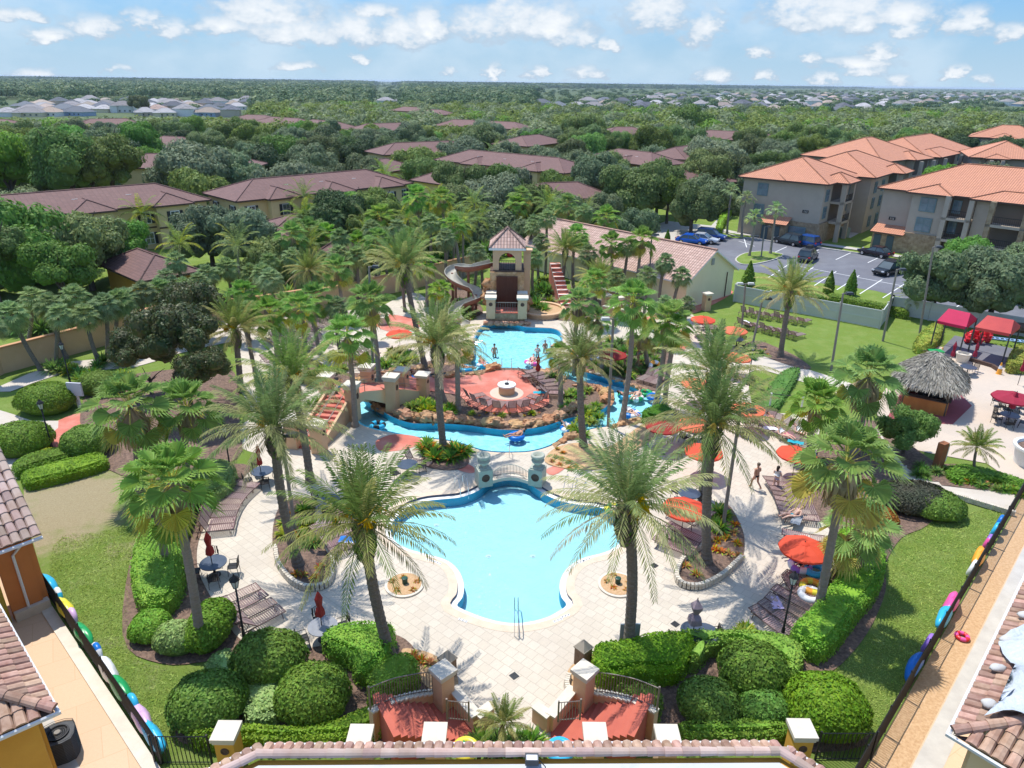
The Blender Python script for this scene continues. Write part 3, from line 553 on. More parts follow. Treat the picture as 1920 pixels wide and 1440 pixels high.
for (x,y,a_) in ((806,1050,-.5),(820,1055,-.6),(1088,1054,.5),(1100,1049,.5),(868,1163,-.45),(1046,1163,.5),(1060,1155,.5)):
    p=P(x,y,.034); m_=MB(); 
    for i in range(3): m_.box((-.16+.16*i,0,.004),(.13,.13,.006),0)
    for i in range(3): m_.box((-.16+.16*i,0,.009),(.03,.08,.004),1); m_.box((-.13+.16*i,.03,.009),(.05,.02,.004),1)
    o=obj('depth_marker',m_.mesh('depth_marker',[whiteM,tileD]),None,p,a_); tag(o,'small white depth marker tiles set in the coping of the front pool','depth marker','depth markers of the front pool')
# ---------------------------------------------------------------- plants: shared meshes
RG=np.random.default_rng(11)
def crown_mesh(name,seed,R0,H,nl,n,ls,m_,dome=.55,core=True):
    "broadleaf crown: lobes of leaf clumps, centre at origin"
    rg=np.random.default_rng(seed); C=[];r=[]
    for i in range(nl):
        a=rg.uniform(0,2*pi); q=rg.uniform(.15,.72)**.8*R0; z=rg.uniform(-.5,.75)*H*(1-(q/R0)**2*.7)
        C.append((q*cos(a),q*sin(a),z)); r.append(R0*rg.uniform(.26,.44)*(1-.25*q/R0))
    C.append((0,0,H*.15)); r.append(R0*.55); C=np.array(C); r=np.array(r)
    w_=r**2; k=rg.choice(len(r),size=int(n*1.5),p=w_/w_.sum()); D=nrm(rg.normal(0,1,(len(k),3))); D[:,2]=np.where(D[:,2]<-.35,-D[:,2],D[:,2])
    bump=1+.12*np.sin(D[:,0]*7+k)*np.sin(D[:,1]*6+k*2)
    pts=C[k]+D*(r[k]*rg.uniform(.80,1.08,len(k))*bump)[:,None]*np.array([1,1,.82])
    keep=np.ones(len(k),bool)
    for j in range(len(r)): keep&=~((np.linalg.norm((pts-C[j])/np.array([1,1,.82]),axis=1)<r[j]*.78)&(k!=j))
    pts=pts[keep][:n]; D=D[keep][:n]; S=ls*rg.uniform(.6,1.25,len(pts))
    me=leafmesh(name,pts,D,S,[m_],rg,.6,jit=.34)
    if core:
        mb=MB()
        for j in range(len(r)): mb.blob(C[j],(r[j]*.8,r[j]*.8,r[j]*.66),seed*31+j,8,6,.15)
        cm=mb.mesh('c',[m_]); me=joinm(name,[me,cm],[m_])
    return me
def trunk_mesh(name,h,r,R0,seed,m_,low=False):
    q=random.Random(seed); mb=MB(); b=[(0,0,-.2),(q.uniform(-.1,.1),q.uniform(-.1,.1),h*.4),(q.uniform(-.3,.3),q.uniform(-.3,.3),h)]
    mb.tube(b,[r*1.3,r,r*.7],7)
    for i in range(0 if low else 6):
        a=q.uniform(0,6.28); z=h*q.uniform(.45,.8); L=R0*q.uniform(.45,.7)
        mb.tube([(0,0,z),(L*.5*cos(a),L*.5*sin(a),z+L*.45),(L*cos(a),L*sin(a),z+L*.75)],[r*.5,r*.32,r*.12],5)
    return mb.mesh(name,[m_],True)
TREES={}
for k,(m_,lb) in enumerate(((oakA,'dark green oak'),(oakC,'grey green live oak'),(oakB,'bright green maple'),(oakD,'dark glossy evergreen'))):
    TREES[k]=[(crown_mesh('crown',100*k+s_,5.2,3.3,24,8500,.20,m_),trunk_mesh('trunk',3.2,.28,5.,k*9+s_,barkT)) for s_ in range(3)]
def tree(name,x,y,h,R0,kind,var,label,group=None,cat='tree',z=0.):
    "h = top height, R0 = crown radius"
    c,t_=TREES[kind][var%3]; o=empty(name,(x,y,z),label,cat,group,random.Random(int(x*7+y*13)).uniform(0,6.28)); s_=R0/5.2
    zc=h-3.0*s_*1.12; obj('trunk',t_,o,(0,0,0),sc=(s_,s_,max(.3,(zc/3.2)))); obj('crown',c,o,(0,0,zc-.25*s_),sc=(s_,s_,s_*1.2)); return o
# --- palms
def frond(V,Fq,Mi,base,az_,el0,L,droop,ll,nst,mi,rg,wd=.05,vee=.35,twist=0.):
    p=np.array(base,float); d=np.array([cos(az_)*cos(el0),sin(az_)*cos(el0),sin(el0)]); side=np.array([-sin(az_),cos(az_),0.]); ds=L/nst
    def quad(a,b,c,e):
        i=len(V); V.extend([a,b,c,e]); Fq.append((i,i+1,i+2,i+3)); Mi.append(mi)
    for i in range(nst):
        t=i/(nst-1.); d=d+np.array([0,0,-droop*(.25+1.3*t)*ds/L]); d/=np.linalg.norm(d); q=p+d*ds; upv=np.cross(side,d); w0=.035*(1-t*.8)
        quad(p-side*w0,p+side*w0,q+side*w0*.9,q-side*w0*.9)
        if t>.10:
            l=ll*(min(1,(t-.05)*4)*(1-.55*max(0,t-.55)/.45))*rg.uniform(.85,1.1)
            for sg in (-1,1):
                fwd=.75+.5*t; dv=side*sg*.95+d*fwd+upv*(-vee if False else vee*.8)+np.array([0,0,-.25])+rg.normal(0,.09,3); dv/=np.linalg.norm(dv)
                pe=p+dv*l; pm=p+dv*l*.5; pe=pe+np.array([0,0,-.12*l]); wv=d*wd*.5
                quad(p-wv*.6,pm-wv,pe,pm+wv)
        p=q
def date_crown(seed,L=3.5,n=58,skew=0.,green=0.):
    rg=np.random.default_rng(seed); V=[];Fq=[];Mi=[]
    for i in range(n):
        t=(i+.5)/n; a=i*2.39996+rg.uniform(-.2,.2); el0=R(87-96*t**1.05)+rg.uniform(-.08,.08); l=L*(.78+.28*min(1,t*1.6))*rg.uniform(.9,1.08)
        mi=0 if t<.48+green else (1 if t<.93 or rg.random()<.6 else 2)
        if rg.random()<.18: mi=1-min(mi,1)
        frond(V,Fq,Mi,(.12*cos(a),.12*sin(a),.15*(1-t)),a,el0,l,.80+.50*t,.50,36,mi,rg,.075)
    return quads('fronds',V,Fq,[dateA,dateB,dateC],Mi)
def queen_crown(seed,L=3.,n=22):
    rg=np.random.default_rng(seed); V=[];Fq=[];Mi=[]
    for i in range(n):
        t=(i+.5)/n; a=i*2.39996+rg.uniform(-.3,.3); frond(V,Fq,Mi,(0,0,0),a,R(78-85*t),L*rg.uniform(.85,1.05),1.7,.62,20,0 if rg.random()<.75 else 1,rg,.085,.05)
    return quads('fronds',V,Fq,[quA,crotA],Mi)
def fan_crown(seed,n=29,pet=1.22,bl=.98,mats=None,el=(88,-50),seg=18,yel=.12,dead=0):
    rg=np.random.default_rng(seed); V=[];Fq=[];Mi=[]
    def quad(a,b,c,e,mi):
        i=len(V); V.extend([a,b,c,e]); Fq.append((i,i+1,i+2,i+3)); Mi.append(mi)
    for i in range(n):
        t=(i+.5)/n; a=i*2.39996+rg.uniform(-.25,.25); e0=R(el[0]+(el[1]-el[0])*t)+rg.uniform(-.12,.12)
        mi=0 if t<.75 or rg.random()>yel*4 else 1
        d=np.array([cos(a)*cos(e0),sin(a)*cos(e0),sin(e0)]); side=np.array([-sin(a),cos(a),0.]); pl=pet*rg.uniform(.8,1.12)*(.75+.4*t)
        p0=np.array([0,0,.0]); p1=d*pl+np.array([0,0,-.10*pl*t]); quad(p0-side*.03,p0+side*.03,p1+side*.018,p1-side*.018,1 if mi==0 else mi)
        dd=d+np.array([0,0,-.35-.35*t]); dd/=np.linalg.norm(dd); up_=np.cross(side,dd); B=bl*rg.uniform(.85,1.1)
        for k in range(seg):
            f0=-1.95+3.9*k/seg; f1=-1.95+3.9*(k+1)/seg; fm=(f0+f1)/2
            def dirn(f,z): 
                v=dd*cos(f)+side*sin(f)+up_*(z-.30*abs(sin(f))); return v/np.linalg.norm(v)
            r_=B*(1-.22*abs(fm)/1.95); a0=p1+dirn(f0,-.02)*r_*.62; a1=p1+dirn(f1,-.02)*r_*.62; am=p1+dirn(fm,.13)*r_*.66
            tip=p1+dirn(fm,-.05)*r_*1.0+np.array([0,0,-.20*r_-.12*r_*t])+rg.normal(0,.025,3)
            quad(p1,a0,am,am,mi); quad(p1,am,a1,a1,mi); wv=(a1-a0)*.33; quad(am-wv,am+wv,tip,tip,mi)
            tip2=tip+rg.normal(0,.04,3)+np.array([0,0,-.05]); quad(a0-wv*.2,a0+wv*.35,tip2*.94+a0*.06,tip2*.94+a0*.06,mi)
    Fq=[tuple(q) for q in Fq]
    return quads('fan_leaves',V,Fq,mats or [fanA,fanB],Mi)
def skirt_mesh(seed,h=1.5,r=.5,n=260,m_=None):
    rg=np.random.default_rng(seed); V=[];Fq=[]
    for i in range(n):
        a=rg.uniform(0,6.28); z=-rg.uniform(.0,h*.55); r0=.12; r1=r*rg.uniform(.5,1.05)*(1-.35*abs(z)/h); L=rg.uniform(.5,.95)
        p=np.array([r0*cos(a),r0*sin(a),z]); q=np.array([r1*cos(a),r1*sin(a),z-L*.55]); e=q+np.array([.05*cos(a),.05*sin(a),-L*.5]); s_=np.array([-sin(a),cos(a),0])*rg.uniform(.03,.11)
        i0=len(V); V+= [p-s_*.3,p+s_*.3,q+s_,q-s_,e+s_*.3,e-s_*.3]; Fq+=[(i0,i0+1,i0+2,i0+3),(i0+3,i0+2,i0+4,i0+5)]
    return quads('dead_skirt',V,Fq,[m_ or fanC])
def boot_mesh(seed):
    rg=np.random.default_rng(seed); V=[];Fq=[];mi=[]
    for i in range(330):
        z=-rg.uniform(0,1.75); a=rg.uniform(0,6.28); r0=.20+.20*sin(min(1,(1.85+z)/1.3)*pi*.62); L=rg.uniform(.15,.34)
        d=np.array([cos(a),sin(a),0]); p=d*r0+np.array([0,0,z]); e=p+d*L*.55+np.array([0,0,L]); s_=np.array([-sin(a),cos(a),0])*.07
        i0=len(V); V+=[p-s_,p+s_,e+s_*.3,e-s_*.3]; Fq.append((i0,i0+1,i0+2,i0+3)); mi.append(int(rg.random()<.45))
    mb=MB(); mb.lathe((0,0,-1.85),[(.17,0),(.30,.5),(.38,1.1),(.33,1.6),(.15,1.95)],12)
    a=quads('a',V,Fq,[barkM],mi); b=mb.mesh('b',[barkM]); return joinm('boot',[a,b],[barkM,crotC])
def fruit_mesh(seed):
    rg=np.random.default_rng(seed); V=[];Fq=[]
    for k in range(5):
        a=rg.uniform(0,6.28); el_=rg.uniform(.2,.9); d=np.array([cos(a)*cos(el_),sin(a)*cos(el_),sin(el_)]); b=d*rg.uniform(.55,.95)
        s_=np.array([-sin(a),cos(a),0])*.025; i0=len(V); V+=[-s_,s_,b+s_,b-s_]; Fq.append((i0,i0+1,i0+2,i0+3))
        for j in range(34):
            e=b+np.array([d[0]*.25,d[1]*.25,-.3])*rg.uniform(.3,1.3)+rg.normal(0,.13,3); w_=rg.normal(0,.022,3); i0=len(V); V+=[b-w_,b+w_,e+w_,e-w_]; Fq.append((i0,i0+1,i0+2,i0+3))
    return quads('fruit_stalks',V,Fq,[fruitM])
DATE=[date_crown(i) for i in (1,2,3)]; DATEs=date_crown(8,2.4,36); QUEEN=[queen_crown(i) for i in (1,2)]
FAN=[fan_crown(i) for i in (1,2,3)]; SAB=[fan_crown(i,46,.66,.60,[sabA,sabB],(90,-62),14,.15) for i in (5,6,7)]
SMALLF=fan_crown(12,20,.55,.42,[sabA,sabB],(88,-30),8,.1)
SKIRT=[skirt_mesh(1,1.7,.62,380),skirt_mesh(2,1.0,.42,200)]; BOOT=[boot_mesh(1),boot_mesh(2)]; FRUIT=[fruit_mesh(1),fruit_mesh(2)]
def palm_trunk(top,r0,r1,m_,ring=.14,seed=1):
    mb=MB(); n=max(8,int(top.length/ring)); pa=[];ra=[]; q=random.Random(seed); bx,by=q.uniform(-.25,.25),q.uniform(-.25,.25)
    for i in range(n+1):
        t=i/n; s_=sin(pi*t)
        pa.append((top.x*t+bx*s_,top.y*t+by*s_,top.z*t-(.15 if i==0 else 0))); ra.append((r0*(1-t)+r1*t+(.09*max(0,1-t*9)))*(1.07 if i%2 else .97))
    mb.tube(pa,ra,9); return mb.mesh('trunk',[m_],False)
PN=[0]
def toscr_(p):
    d=Vector(p)-Vector((0,0,HC)); z=d.dot(fw); return 960+F*d.dot(Rc)/z, 720-F*d.dot(Uc)/z
def palm(kind,b,t,label,group=None,sc=1.,fruit=True,skirt=None,z=0.,hmax=None):
    p=P(b[0],b[1],z); q=PY(t[0],t[1],p.y); top=q-p; PN[0]+=1; i=PN[0]
    name={'d':'date_palm','w':'fan_palm','s':'cabbage_palm','q':'queen_palm','y':'small_palm'}[kind]; o=empty(name,p,label,'palm tree',group); rz=i*1.7
    if kind=='d':
        obj('trunk',palm_trunk(top,.23,.20,barkM,.13,i),o); obj('boot',BOOT[i%2],o,top,rz,sc*.95); obj('fronds',DATE[i%3],o,top+Vector((0,0,.05)),rz,sc)
        if fruit: obj('fruit_stalks',FRUIT[i%2],o,top+Vector((0,0,.15)),rz,sc)
    elif kind=='w':
        obj('trunk',palm_trunk(top,.20,.15,barkG,.2,i),o); obj('fan_leaves',FAN[i%3],o,top,rz,sc); obj('dead_skirt',SKIRT[0 if skirt else 1],o,top,rz,sc)
    elif kind=='s':
        obj('trunk',palm_trunk(top,.17,.15,barkM,.2,i),o); obj('fan_leaves',SAB[i%3],o,top,rz,sc*1.05)
    elif kind=='q':
        obj('trunk',palm_trunk(top,.16,.11,barkG,.3,i),o); obj('fronds',QUEEN[i%2],o,top,rz,sc)
    else:
        obj('trunk',palm_trunk(top,.09,.07,barkM,.2,i),o); obj('fronds',DATEs,o,top,rz,sc)
    return o
DP='date palms round the pools'
for b,t,s_,l in (((733,1235),(682,985),1.0,'tall date palm with fat green boot rising from the left front hedge'),((1176,1228),(1177,950),1.0,'tall date palm with fat boot rising from the right front hedge beside the grey panel'),
    ((1325,1055),(1338,800),1.0,'largest date palm in the kidney bed of the right deck, yellow fruit stalks'),((560,1060),(513,805),.95,'date palm standing in the kidney bed of the left deck'),
    ((582,905),(548,712),.95,'date palm behind the kidney bed palm, near the bridge stairs'),((1316,935),(1338,700),.92,'date palm directly behind the largest one on the right deck'),
    ((1094,838),(1088,675),.75,'curved date palm in the gravel bed right of the island'),((832,845),(820,648),.95,'date palm with very fat boot in the bed between channel and front pool'),
    ((797,690),(757,500),1.0,'leaning date palm left of the slide, above the channel bank'),((1052,548),(1060,468),.8,'date palm right behind the slide tower'),
    ((1463,668),(1482,548),.95,'single date palm in the mulch bed of the right lawn'),((452,735),(441,620),.85,'date palm behind the dark magnolia on the left'),
    ((670,560),(667,492),.72,'small date palm in front of the yellow wall'),((1118,575),(1122,525),.8,'short date palm left of the gabled building')): palm('d',b,t,l,DP,s_)
WP='fan palms in the garden'
for b,t,s_,k,l in (((378,1215),(322,905),1.04,1,'tall fan palm with yellowing lower leaves over the left hedge'),((318,1075),(288,915),.8,0,'slimmer fan palm half hidden behind the tall one over the left hedge'),
    ((262,925),(243,765),1.3,1,'bushy fan palm with brown skirt beyond the brown lawn'),((352,900),(350,765),1.1,1,'fan palm next to the magnolia, right of the bushy one'),
    ((1532,1155),(1586,868),1.2,1,'tall fan palm rising from the bright hedge on the right'),((1600,850),(1628,708),1.3,1,'fan palm between the right lawn and the thatched bar'),
    ((1520,870),(1532,760),1.05,0,'lower fan palm at the left of the group by the thatched bar'),((1592,1090),(1610,990),.95,0,'short fan palm with bright leaves on the right hedge'),
    ((1166,792),(1187,568),1.0,0,'tall slim fan palm by the right end of the channel'),((1228,768),(1252,603),1.0,0,'slim fan palm, left one of the close pair past the channel end'),
    ((1245,772),(1268,618),.75,1,'slim fan palm, right one of the close pair past the channel end'),((711,716),(694,568),1.1,0,'tall slim fan palm beside the bridge on the far bank'),
    ((666,800),(651,632),1.05,0,'slim fan palm at the near side of the bridge stairs'),((1078,700),(1086,570),.9,1,'fan palm at the right shore of the upper pool'),
    ((1051,762),(1050,665),.6,0,'small fan palm at the right end of the island'),((859,770),(856,640),.75,0,'slim fan palm on the island beside the channel'),
    ((832,752),(826,620),.55,0,'thin fan palm on the island close to the bridge'),((820,610),(824,545),.72,0,'small fan palm right under the slide'),
    ((548,650),(540,572),.8,0,'low fan palm on the far left deck'),((1215,690),(1205,625),.8,1,'fan palm in the shady bed right of the upper pool'),((1130,700),(1120,600),.7,1,'dense fan palm in the shady bed near the dark red umbrella'),
    ((795,500),(782,372),1.15,1,'very tall fan palm with brown skirt far behind the garden wall'),((838,505),(828,372),.95,1,'tall fan palm with drooping skirt behind the slide'),((865,530),(850,425),.9,1,'fan palm with hanging brown leaves left of the slide tower')): palm('w',b,t,l,WP,s_,skirt=k)
SP='cabbage palms along the yellow wall'
sl_=[((-8,720),(-20,610)),((105,690),(112,590)),((218,660),(222,566)),((300,630),(300,545)),((380,605),(372,528)),((500,600),(495,515)),((568,590),(572,508)),((78,695),(22,590)),((125,672),(92,572)),((187,685),(160,590)),((200,672),(196,572)),((240,650),(236,560)),((280,640),(268,548)),((318,600),(310,522)),((352,600),(345,540)),((398,590),(388,515)),((432,580),(425,503)),((478,575),(470,512)),((520,565),(505,490)),((590,585),(588,500)),((555,560),(548,482)),((612,552),(606,488)),((640,560),(633,478)),((460,600),(455,545)),((150,640),(140,556)),((50,660),(62,560)),((352,570),(330,490))]
sl_.sort()
for i,(b,t) in enumerate(sl_): palm('s',b,t,'round-headed cabbage palm in the row by the yellow wall',SP,1.02+.15*((i*7)%3)/2)
for b,t,l in (((1236,592),(1247,492),'cabbage palm in front of the gabled building roof'),((1262,596),(1278,517),'shorter cabbage palm at the corner of the gabled building'),((1162,560),(1178,462),'cabbage palm at the left end of the gabled roof'),((1210,440),(1212,402),'cabbage palm behind the gabled roof'),
    ((885,560),(893,470),'cabbage palm left of the slide tower roof'),((905,470),(912,430),'cabbage palm behind the slide tower'),((1010,530),(1015,452),'cabbage palm close behind the slide tower'),((985,500),(1000,425),'tall cabbage palm behind the tower'),((745,520),(735,462),'cabbage palm behind the garden wall'),((880,470),(870,410),'cabbage palm far behind the slide'),
    ((1085,520),(1090,455),'cabbage palm between tower and gabled building'),((960,450),(962,405),'cabbage palm beyond the slide tower roof'),((1140,480),(1130,420),'cabbage palm behind the gabled building')): palm('s',b,t,l,'cabbage palms behind the tower',1.)
for b,t,l in (((1363,440),(1372,357),'slim palm at the left corner of the first apartment block'),((1391,445),(1400,372),'slim palm in front of the first apartment block'),((1404,481),(1415,408),'slim palm on the grass island'),((1444,477),(1455,394),'taller slim palm on the grass island')):
    p=P(*b); q=PY(t[0],t[1],p.y); o=empty('slim_palm',p,l,'palm tree','slim palms by the car park'); obj('trunk',palm_trunk(q-p,.17,.13,barkG,.3,int(b[0])),o); obj('fan_leaves',SMALLF,o,q-p,b[0],1.7)
for b,t,s_,l in (((272,470),(266,402),1.15,'queen palm in front of the left brown-roofed house'),((340,530),(337,458),1.1,'queen palm with drooping fronds by the pavilion'),((120,545),(112,482),1.2,'queen palm against the big bright trees at left'),((455,540),(446,462),1.2,'queen palm behind the cabbage palms'),
    ((585,520),(582,462),1.2,'yellowish queen palm behind the wall'),((530,420),(526,372),1.2,'queen palm beside the second brown-roofed house'),((728,400),(722,330),1.3,'queen palm at the right end of the second house'),((1195,300),(1186,270),1.6,'distant palm between the brown roofs'),((1215,310),(1212,272),1.6,'distant palm right of the tall dark tree'),
    ((925,330),(926,290),1.5,'palm in front of the middle brown-roofed house'),((850,320),(852,275),1.5,'palm at the left end of the middle house'),((1250,310),(1240,280),1.5,'distant palm near the far roofs'),((1735,590),(1712,560),.75,'small palm by the vinyl fence')): palm('q',b,t,l,'queen palms beyond the garden',s_)
palm('y',(1826,885),(1832,838),'little date palm in the planter bed by the white walkway','small palms in planters',.62); 
p=P(945,1402,.4); o=empty('small_palm',p,'little feathery palm in the planter between the entrance stairs','palm tree','small palms in planters'); obj('trunk',palm_trunk(Vector((0,0,1.2)),.09,.07,barkM,.2,3),o); obj('fronds',DATEs,o,(0,0,1.2),1.,.42)
palm('y',(920,578),(926,560),'small palm beside the lower wall of the tower','small palms in planters',.4)
GV='slender palms around the slide tower'
for i,(x,y,hh,kd,s_) in enumerate(((772,548,6.,'w',.9),(800,575,4.5,'w',.8),(838,556,6.5,'s',1.1),(812,530,7.,'s',1.1),(870,520,6.5,'q',1.),(905,548,3.6,'s',.9),(1000,560,4.6,'s',1.),(1022,520,7.2,'s',1.1),(1075,540,6.,'w',.95),(1098,560,5.,'s',1.1),(1140,560,6.,'w',.95),(1150,600,4.4,'s',1.),(1205,610,5.,'s',1.),(1195,560,6.4,'w',1.),(1110,610,4.5,'w',.85),(760,585,4.2,'s',.9),(700,640,3.4,'s',.8),(1240,650,4.,'s',.9),(1280,640,3.6,'s',.8),(600,665,5.,'w',.95),(640,668,4.4,'s',1.),(575,700,5.5,'w',.9),(520,700,5.,'w',.95),(480,700,5.2,'s',1.),(590,620,5.8,'d',.7),(640,600,5.,'w',1.),(675,565,5.,'s',1.1),(715,548,5.8,'w',1.),(520,620,5.,'s',1.1),(468,640,4.4,'w',.9),(1090,500,7.,'s',1.1),(1130,505,6.5,'w',1.05),(1060,490,7.4,'w',1.05))):
    p=P(x,y); palm(kd,(x,y),toscr_((p.x,p.y,hh)),{'s':'leafy cabbage palm','w':'slender fan palm','d':'small date palm','q':'slender queen palm'}[kd]+' in the planting around tower and deck',GV,s_)
q=random.Random(77); k=0
while k<46:   # dense palms between the garden wall and the houses
    x=q.uniform(540,1190); y=q.uniform(442,530); 
    if y>560-(x-500)*.13+ (0 if x<900 else -8) or (905<x<1060 and y>505): continue
    p=P(x,y); kd=q.choice('swsqwq'); hh=q.uniform(3.2,6.2); t_=toscr_((p.x,p.y,hh)); palm(kd,(x,y),t_,{'s':'cabbage palm','w':'fan palm','q':'queen palm'}[kd]+' in the grove between wall and houses','grove palms behind the garden wall',1.15); k+=1
# --- rosettes and low shrubs
def rosette(seed,n,L,wd,mats,up=1.1):
    rg=np.random.default_rng(seed); V=[];Fq=[];Mi=[]
    for i in range(n):
        a=rg.uniform(0,6.28); e=rg.uniform(.25,up); l=L*rg.uniform(.7,1.1); mi=int(rg.integers(0,len(mats))) if rg.random()<.45 else 0
        d=np.array([cos(a)*cos(e),sin(a)*cos(e),sin(e)]); s_=np.array([-sin(a),cos(a),0])*wd; p0=d*.05; p1=d*l*.55; p2=d*l+np.array([0,0,-.3*l*cos(e)])
        i0=len(V); V+=[p0-s_*.4,p0+s_*.4,p1+s_,p1-s_,p2+s_*.15,p2-s_*.15]; Fq+=[(i0,i0+1,i0+2,i0+3),(i0+3,i0+2,i0+4,i0+5)]; Mi+=[mi,mi]
    return quads('leaves',V,Fq,mats,Mi)
ROS={'g':[rosette(i,90,.9,.05,[crotC,crotA]) for i in (1,2)],'y':[rosette(i,100,.8,.06,[crotA,crotC,crotA]) for i in (3,4)],'r':[rosette(i,30,.34,.035,[crotB,crotA]) for i in (5,6)],'m':[rosette(i,90,.9,.05,[crotC,crotA,crotB]) for i in (7,8)],'d':[rosette(i,110,1.15,.05,[oakB,oakD],1.3) for i in (9,10)]}
PL={'g':('leafy_shrub','green arching leafy shrub','shrub'),'y':('yellow_green_shrub','yellow-green bromeliad clump','shrub'),'r':('small_bromeliad','small red and orange bromeliad','small plant'),'m':('variegated_shrub','green and yellow variegated shrub','shrub'),'d':('dark_leafy_shrub','dark green strappy shrub','shrub')}
def shrub(k,px,py,sc,where,i=0):
    n,l,c=PL[k]; p=P(px,py,.05); return place(n,ROS[k][i%2],p,px*.7,l+' '+where,c,n.replace('_',' ')+'s '+where,sc)
for i,(x,y) in enumerate(((735,1092),(745,1108),(757,1085),(783,1092),(775,1108),(1138,1092),(1150,1104),(1150,1080),(1180,1095),(1175,1108))): shrub('r',x,y,.8,'in the left round gravel bed' if i<5 else 'in the right round gravel bed',i)
for i,(x,y) in enumerate(((1285,1062),(1305,1078),(1345,1015),(1352,1035),(1362,1010),(1375,1000),(1382,1020),(1340,1032),(1352,975),(1378,985),(1385,1045),(1368,1040))): shrub('r',x,y,1.15,'in the right kidney bed',i)
for i,(x,y,k) in enumerate(((568,1080,'r'),(590,1085,'r'),(600,1065,'r'),(556,1078,'r'),(535,985,'y'),(562,1010,'m'),(533,1005,'y'),(575,985,'y'),(570,958,'g'),(545,965,'r'),(585,1020,'m'))): shrub(k,x,y,1.1 if k=='r' else .8,'in the left kidney bed',i)
for i,(x,y) in enumerate(((1340,985),(1348,995),(1355,970),(1345,960))): shrub('g',x,y,.9,'in the right kidney bed',i)
for i,(x,y) in enumerate(((1045,843),(1056,850),(1042,858),(1053,862),(1066,868),(1050,872),(1068,880),(1080,876),(1035,866))): shrub('r',x,y,.9,'in the gravel bed by the channel',i)
for i,(x,y) in enumerate(((800,838),(812,850),(850,845),(862,852),(845,862),(815,862),(870,850),(795,848))): shrub('m',x,y,1.1,'under the palm between channel and pool',i)
for i,(x,y) in enumerate(((785,765),(800,772),(772,768),(845,768),(838,778),(795,758),(812,765))): shrub('y' if i%2 else 'g',x,y,1.05,'on the island bank by the bridge',i)
for i,(x,y) in enumerate(((580,715),(590,722),(622,700),(605,698),(640,696),(600,760),(585,765),(700,690),(712,682),(725,688),(740,676),(755,682),(765,670),(735,665),(750,662),(690,682),(775,678))): shrub('y' if i%3 else 'g',x,y,1.15,'on the far left channel bank',i)
for i,(x,y) in enumerate(((1100,780),(1112,775),(1122,785),(1108,795),(1095,770),(1118,765),(1090,790),(1083,812),(1095,818),(1075,805),(1068,760),(1062,745),(1072,738),(1060,770),(1085,745),(1100,735))): shrub('g' if i%3 else 'y',x,y,.85,'on the right end of the island',i)
for i,(x,y) in enumerate(((1040,700),(1048,705),(1060,695),(1035,712))): shrub('d',x,y,.9,'on the island behind the loungers',i)
for i in range(34):
    a=i*2.4; q=(i/34)**.5; shrub('mgdd'[i%4],1168+78*q*cos(a),672+38*q*sin(a),.9,'in the shady bed right of the upper pool',i)
for i,(x,y,k) in enumerate([(1000+rnd.uniform(-25,45),560+rnd.uniform(-35,30),'gydg'[j%4]) for j in range(26)]): shrub(k,x,y,1.5,'on the slope right of the slide tower',i)
for i in range(18): shrub('dg'[i%2],845+rnd.uniform(-30,48),585+rnd.uniform(-28,14),1.1,'under the water slide',i)
for i in range(12): shrub('yrrr'[i%4],885+14*i,777+3*sin(i*2),.55,'along the island edge behind the rocks',i)
for i,(x,y,k) in enumerate(((1118,1258,'r'),(775,1232,'r'),(790,1240,'r'),(805,1245,'r'),(820,1256,'r'),(1140,1222,'r'),(1395,1190,'y'),(1400,1186,'y'),(1388,1196,'y'))): shrub(k,x,y,1.1 if k=='r' else .8,'at the edge of the near hedges',i)
for i in range(16): shrub('gdgy'[i%4],120+rnd.uniform(-20,120),700+rnd.uniform(-20,20),1.2,'behind the round bushes at far left',i)
for i in range(10): shrub('rgdr'[i%4],1400+rnd.uniform(0,100),655+rnd.uniform(0,28),.8,'in the bed on the right lawn',i)
for i in range(40):
    t=i/40; shrub('mrgg'[i%4],1778+150*t+rnd.uniform(-6,6),893+30*t+rnd.uniform(-14,10),.6,'in the planter beds by the white walkway',i)
for i in range(10): shrub('dr'[i%2],1715+rnd.uniform(0,40),870+rnd.uniform(0,28),.6,'at the foot of the brown post',i)
for i in range(60): x=rnd.uniform(560,1180); shrub('dgg'[i%3],x,rnd.uniform(455,500+(900-x)*.05 if x<900 else 485),2.2,'in the grove behind the garden wall',i)
for i in range(26): t=i/26; shrub('dg'[i%2],40+t*520,640-t*75+rnd.uniform(-25,5),2.,'beyond the yellow wall',i)
# cypress cones
def cone_shrub(seed):
    rg=np.random.default_rng(seed); n=1500; z=rg.uniform(0,1,n)**.8; a=rg.uniform(0,6.28,n); r=.62*np.sin(np.clip((1-z)*1.9,0,pi/2))*rg.uniform(.85,1.05,n); C=np.stack([r*np.cos(a),r*np.sin(a),z*2.8+.1],1); N=np.stack([np.cos(a),np.sin(a),z*0+.5],1)
    mb=MB(); mb.lathe((0,0,.05),[(.3,0),(.52,.4),(.48,1.3),(.28,2.1),(.03,2.7)],9); return joinm('foliage',[leafmesh('a',C,N,rg.uniform(.07,.13,n),[hedA],rg),mb.mesh('b',[hedA])],[hedA])
CONE=cone_shrub(3)
for i,(x,y,s_,l) in enumerate(((1400,548,1.25,'largest cone-shaped cypress at the end of the vinyl fence'),(1552,552,.95,'cone-shaped cypress beyond the vinyl fence'),(1593,553,1.,'cone-shaped cypress right of the other behind the vinyl fence'),(1217,458,.8,'small cypress left of the car park'),(1250,460,.8,'small cypress by the service yard'))): place('cypress_shrub',CONE,P(x,y),i,l,'shrub','cone shaped cypresses',s_)
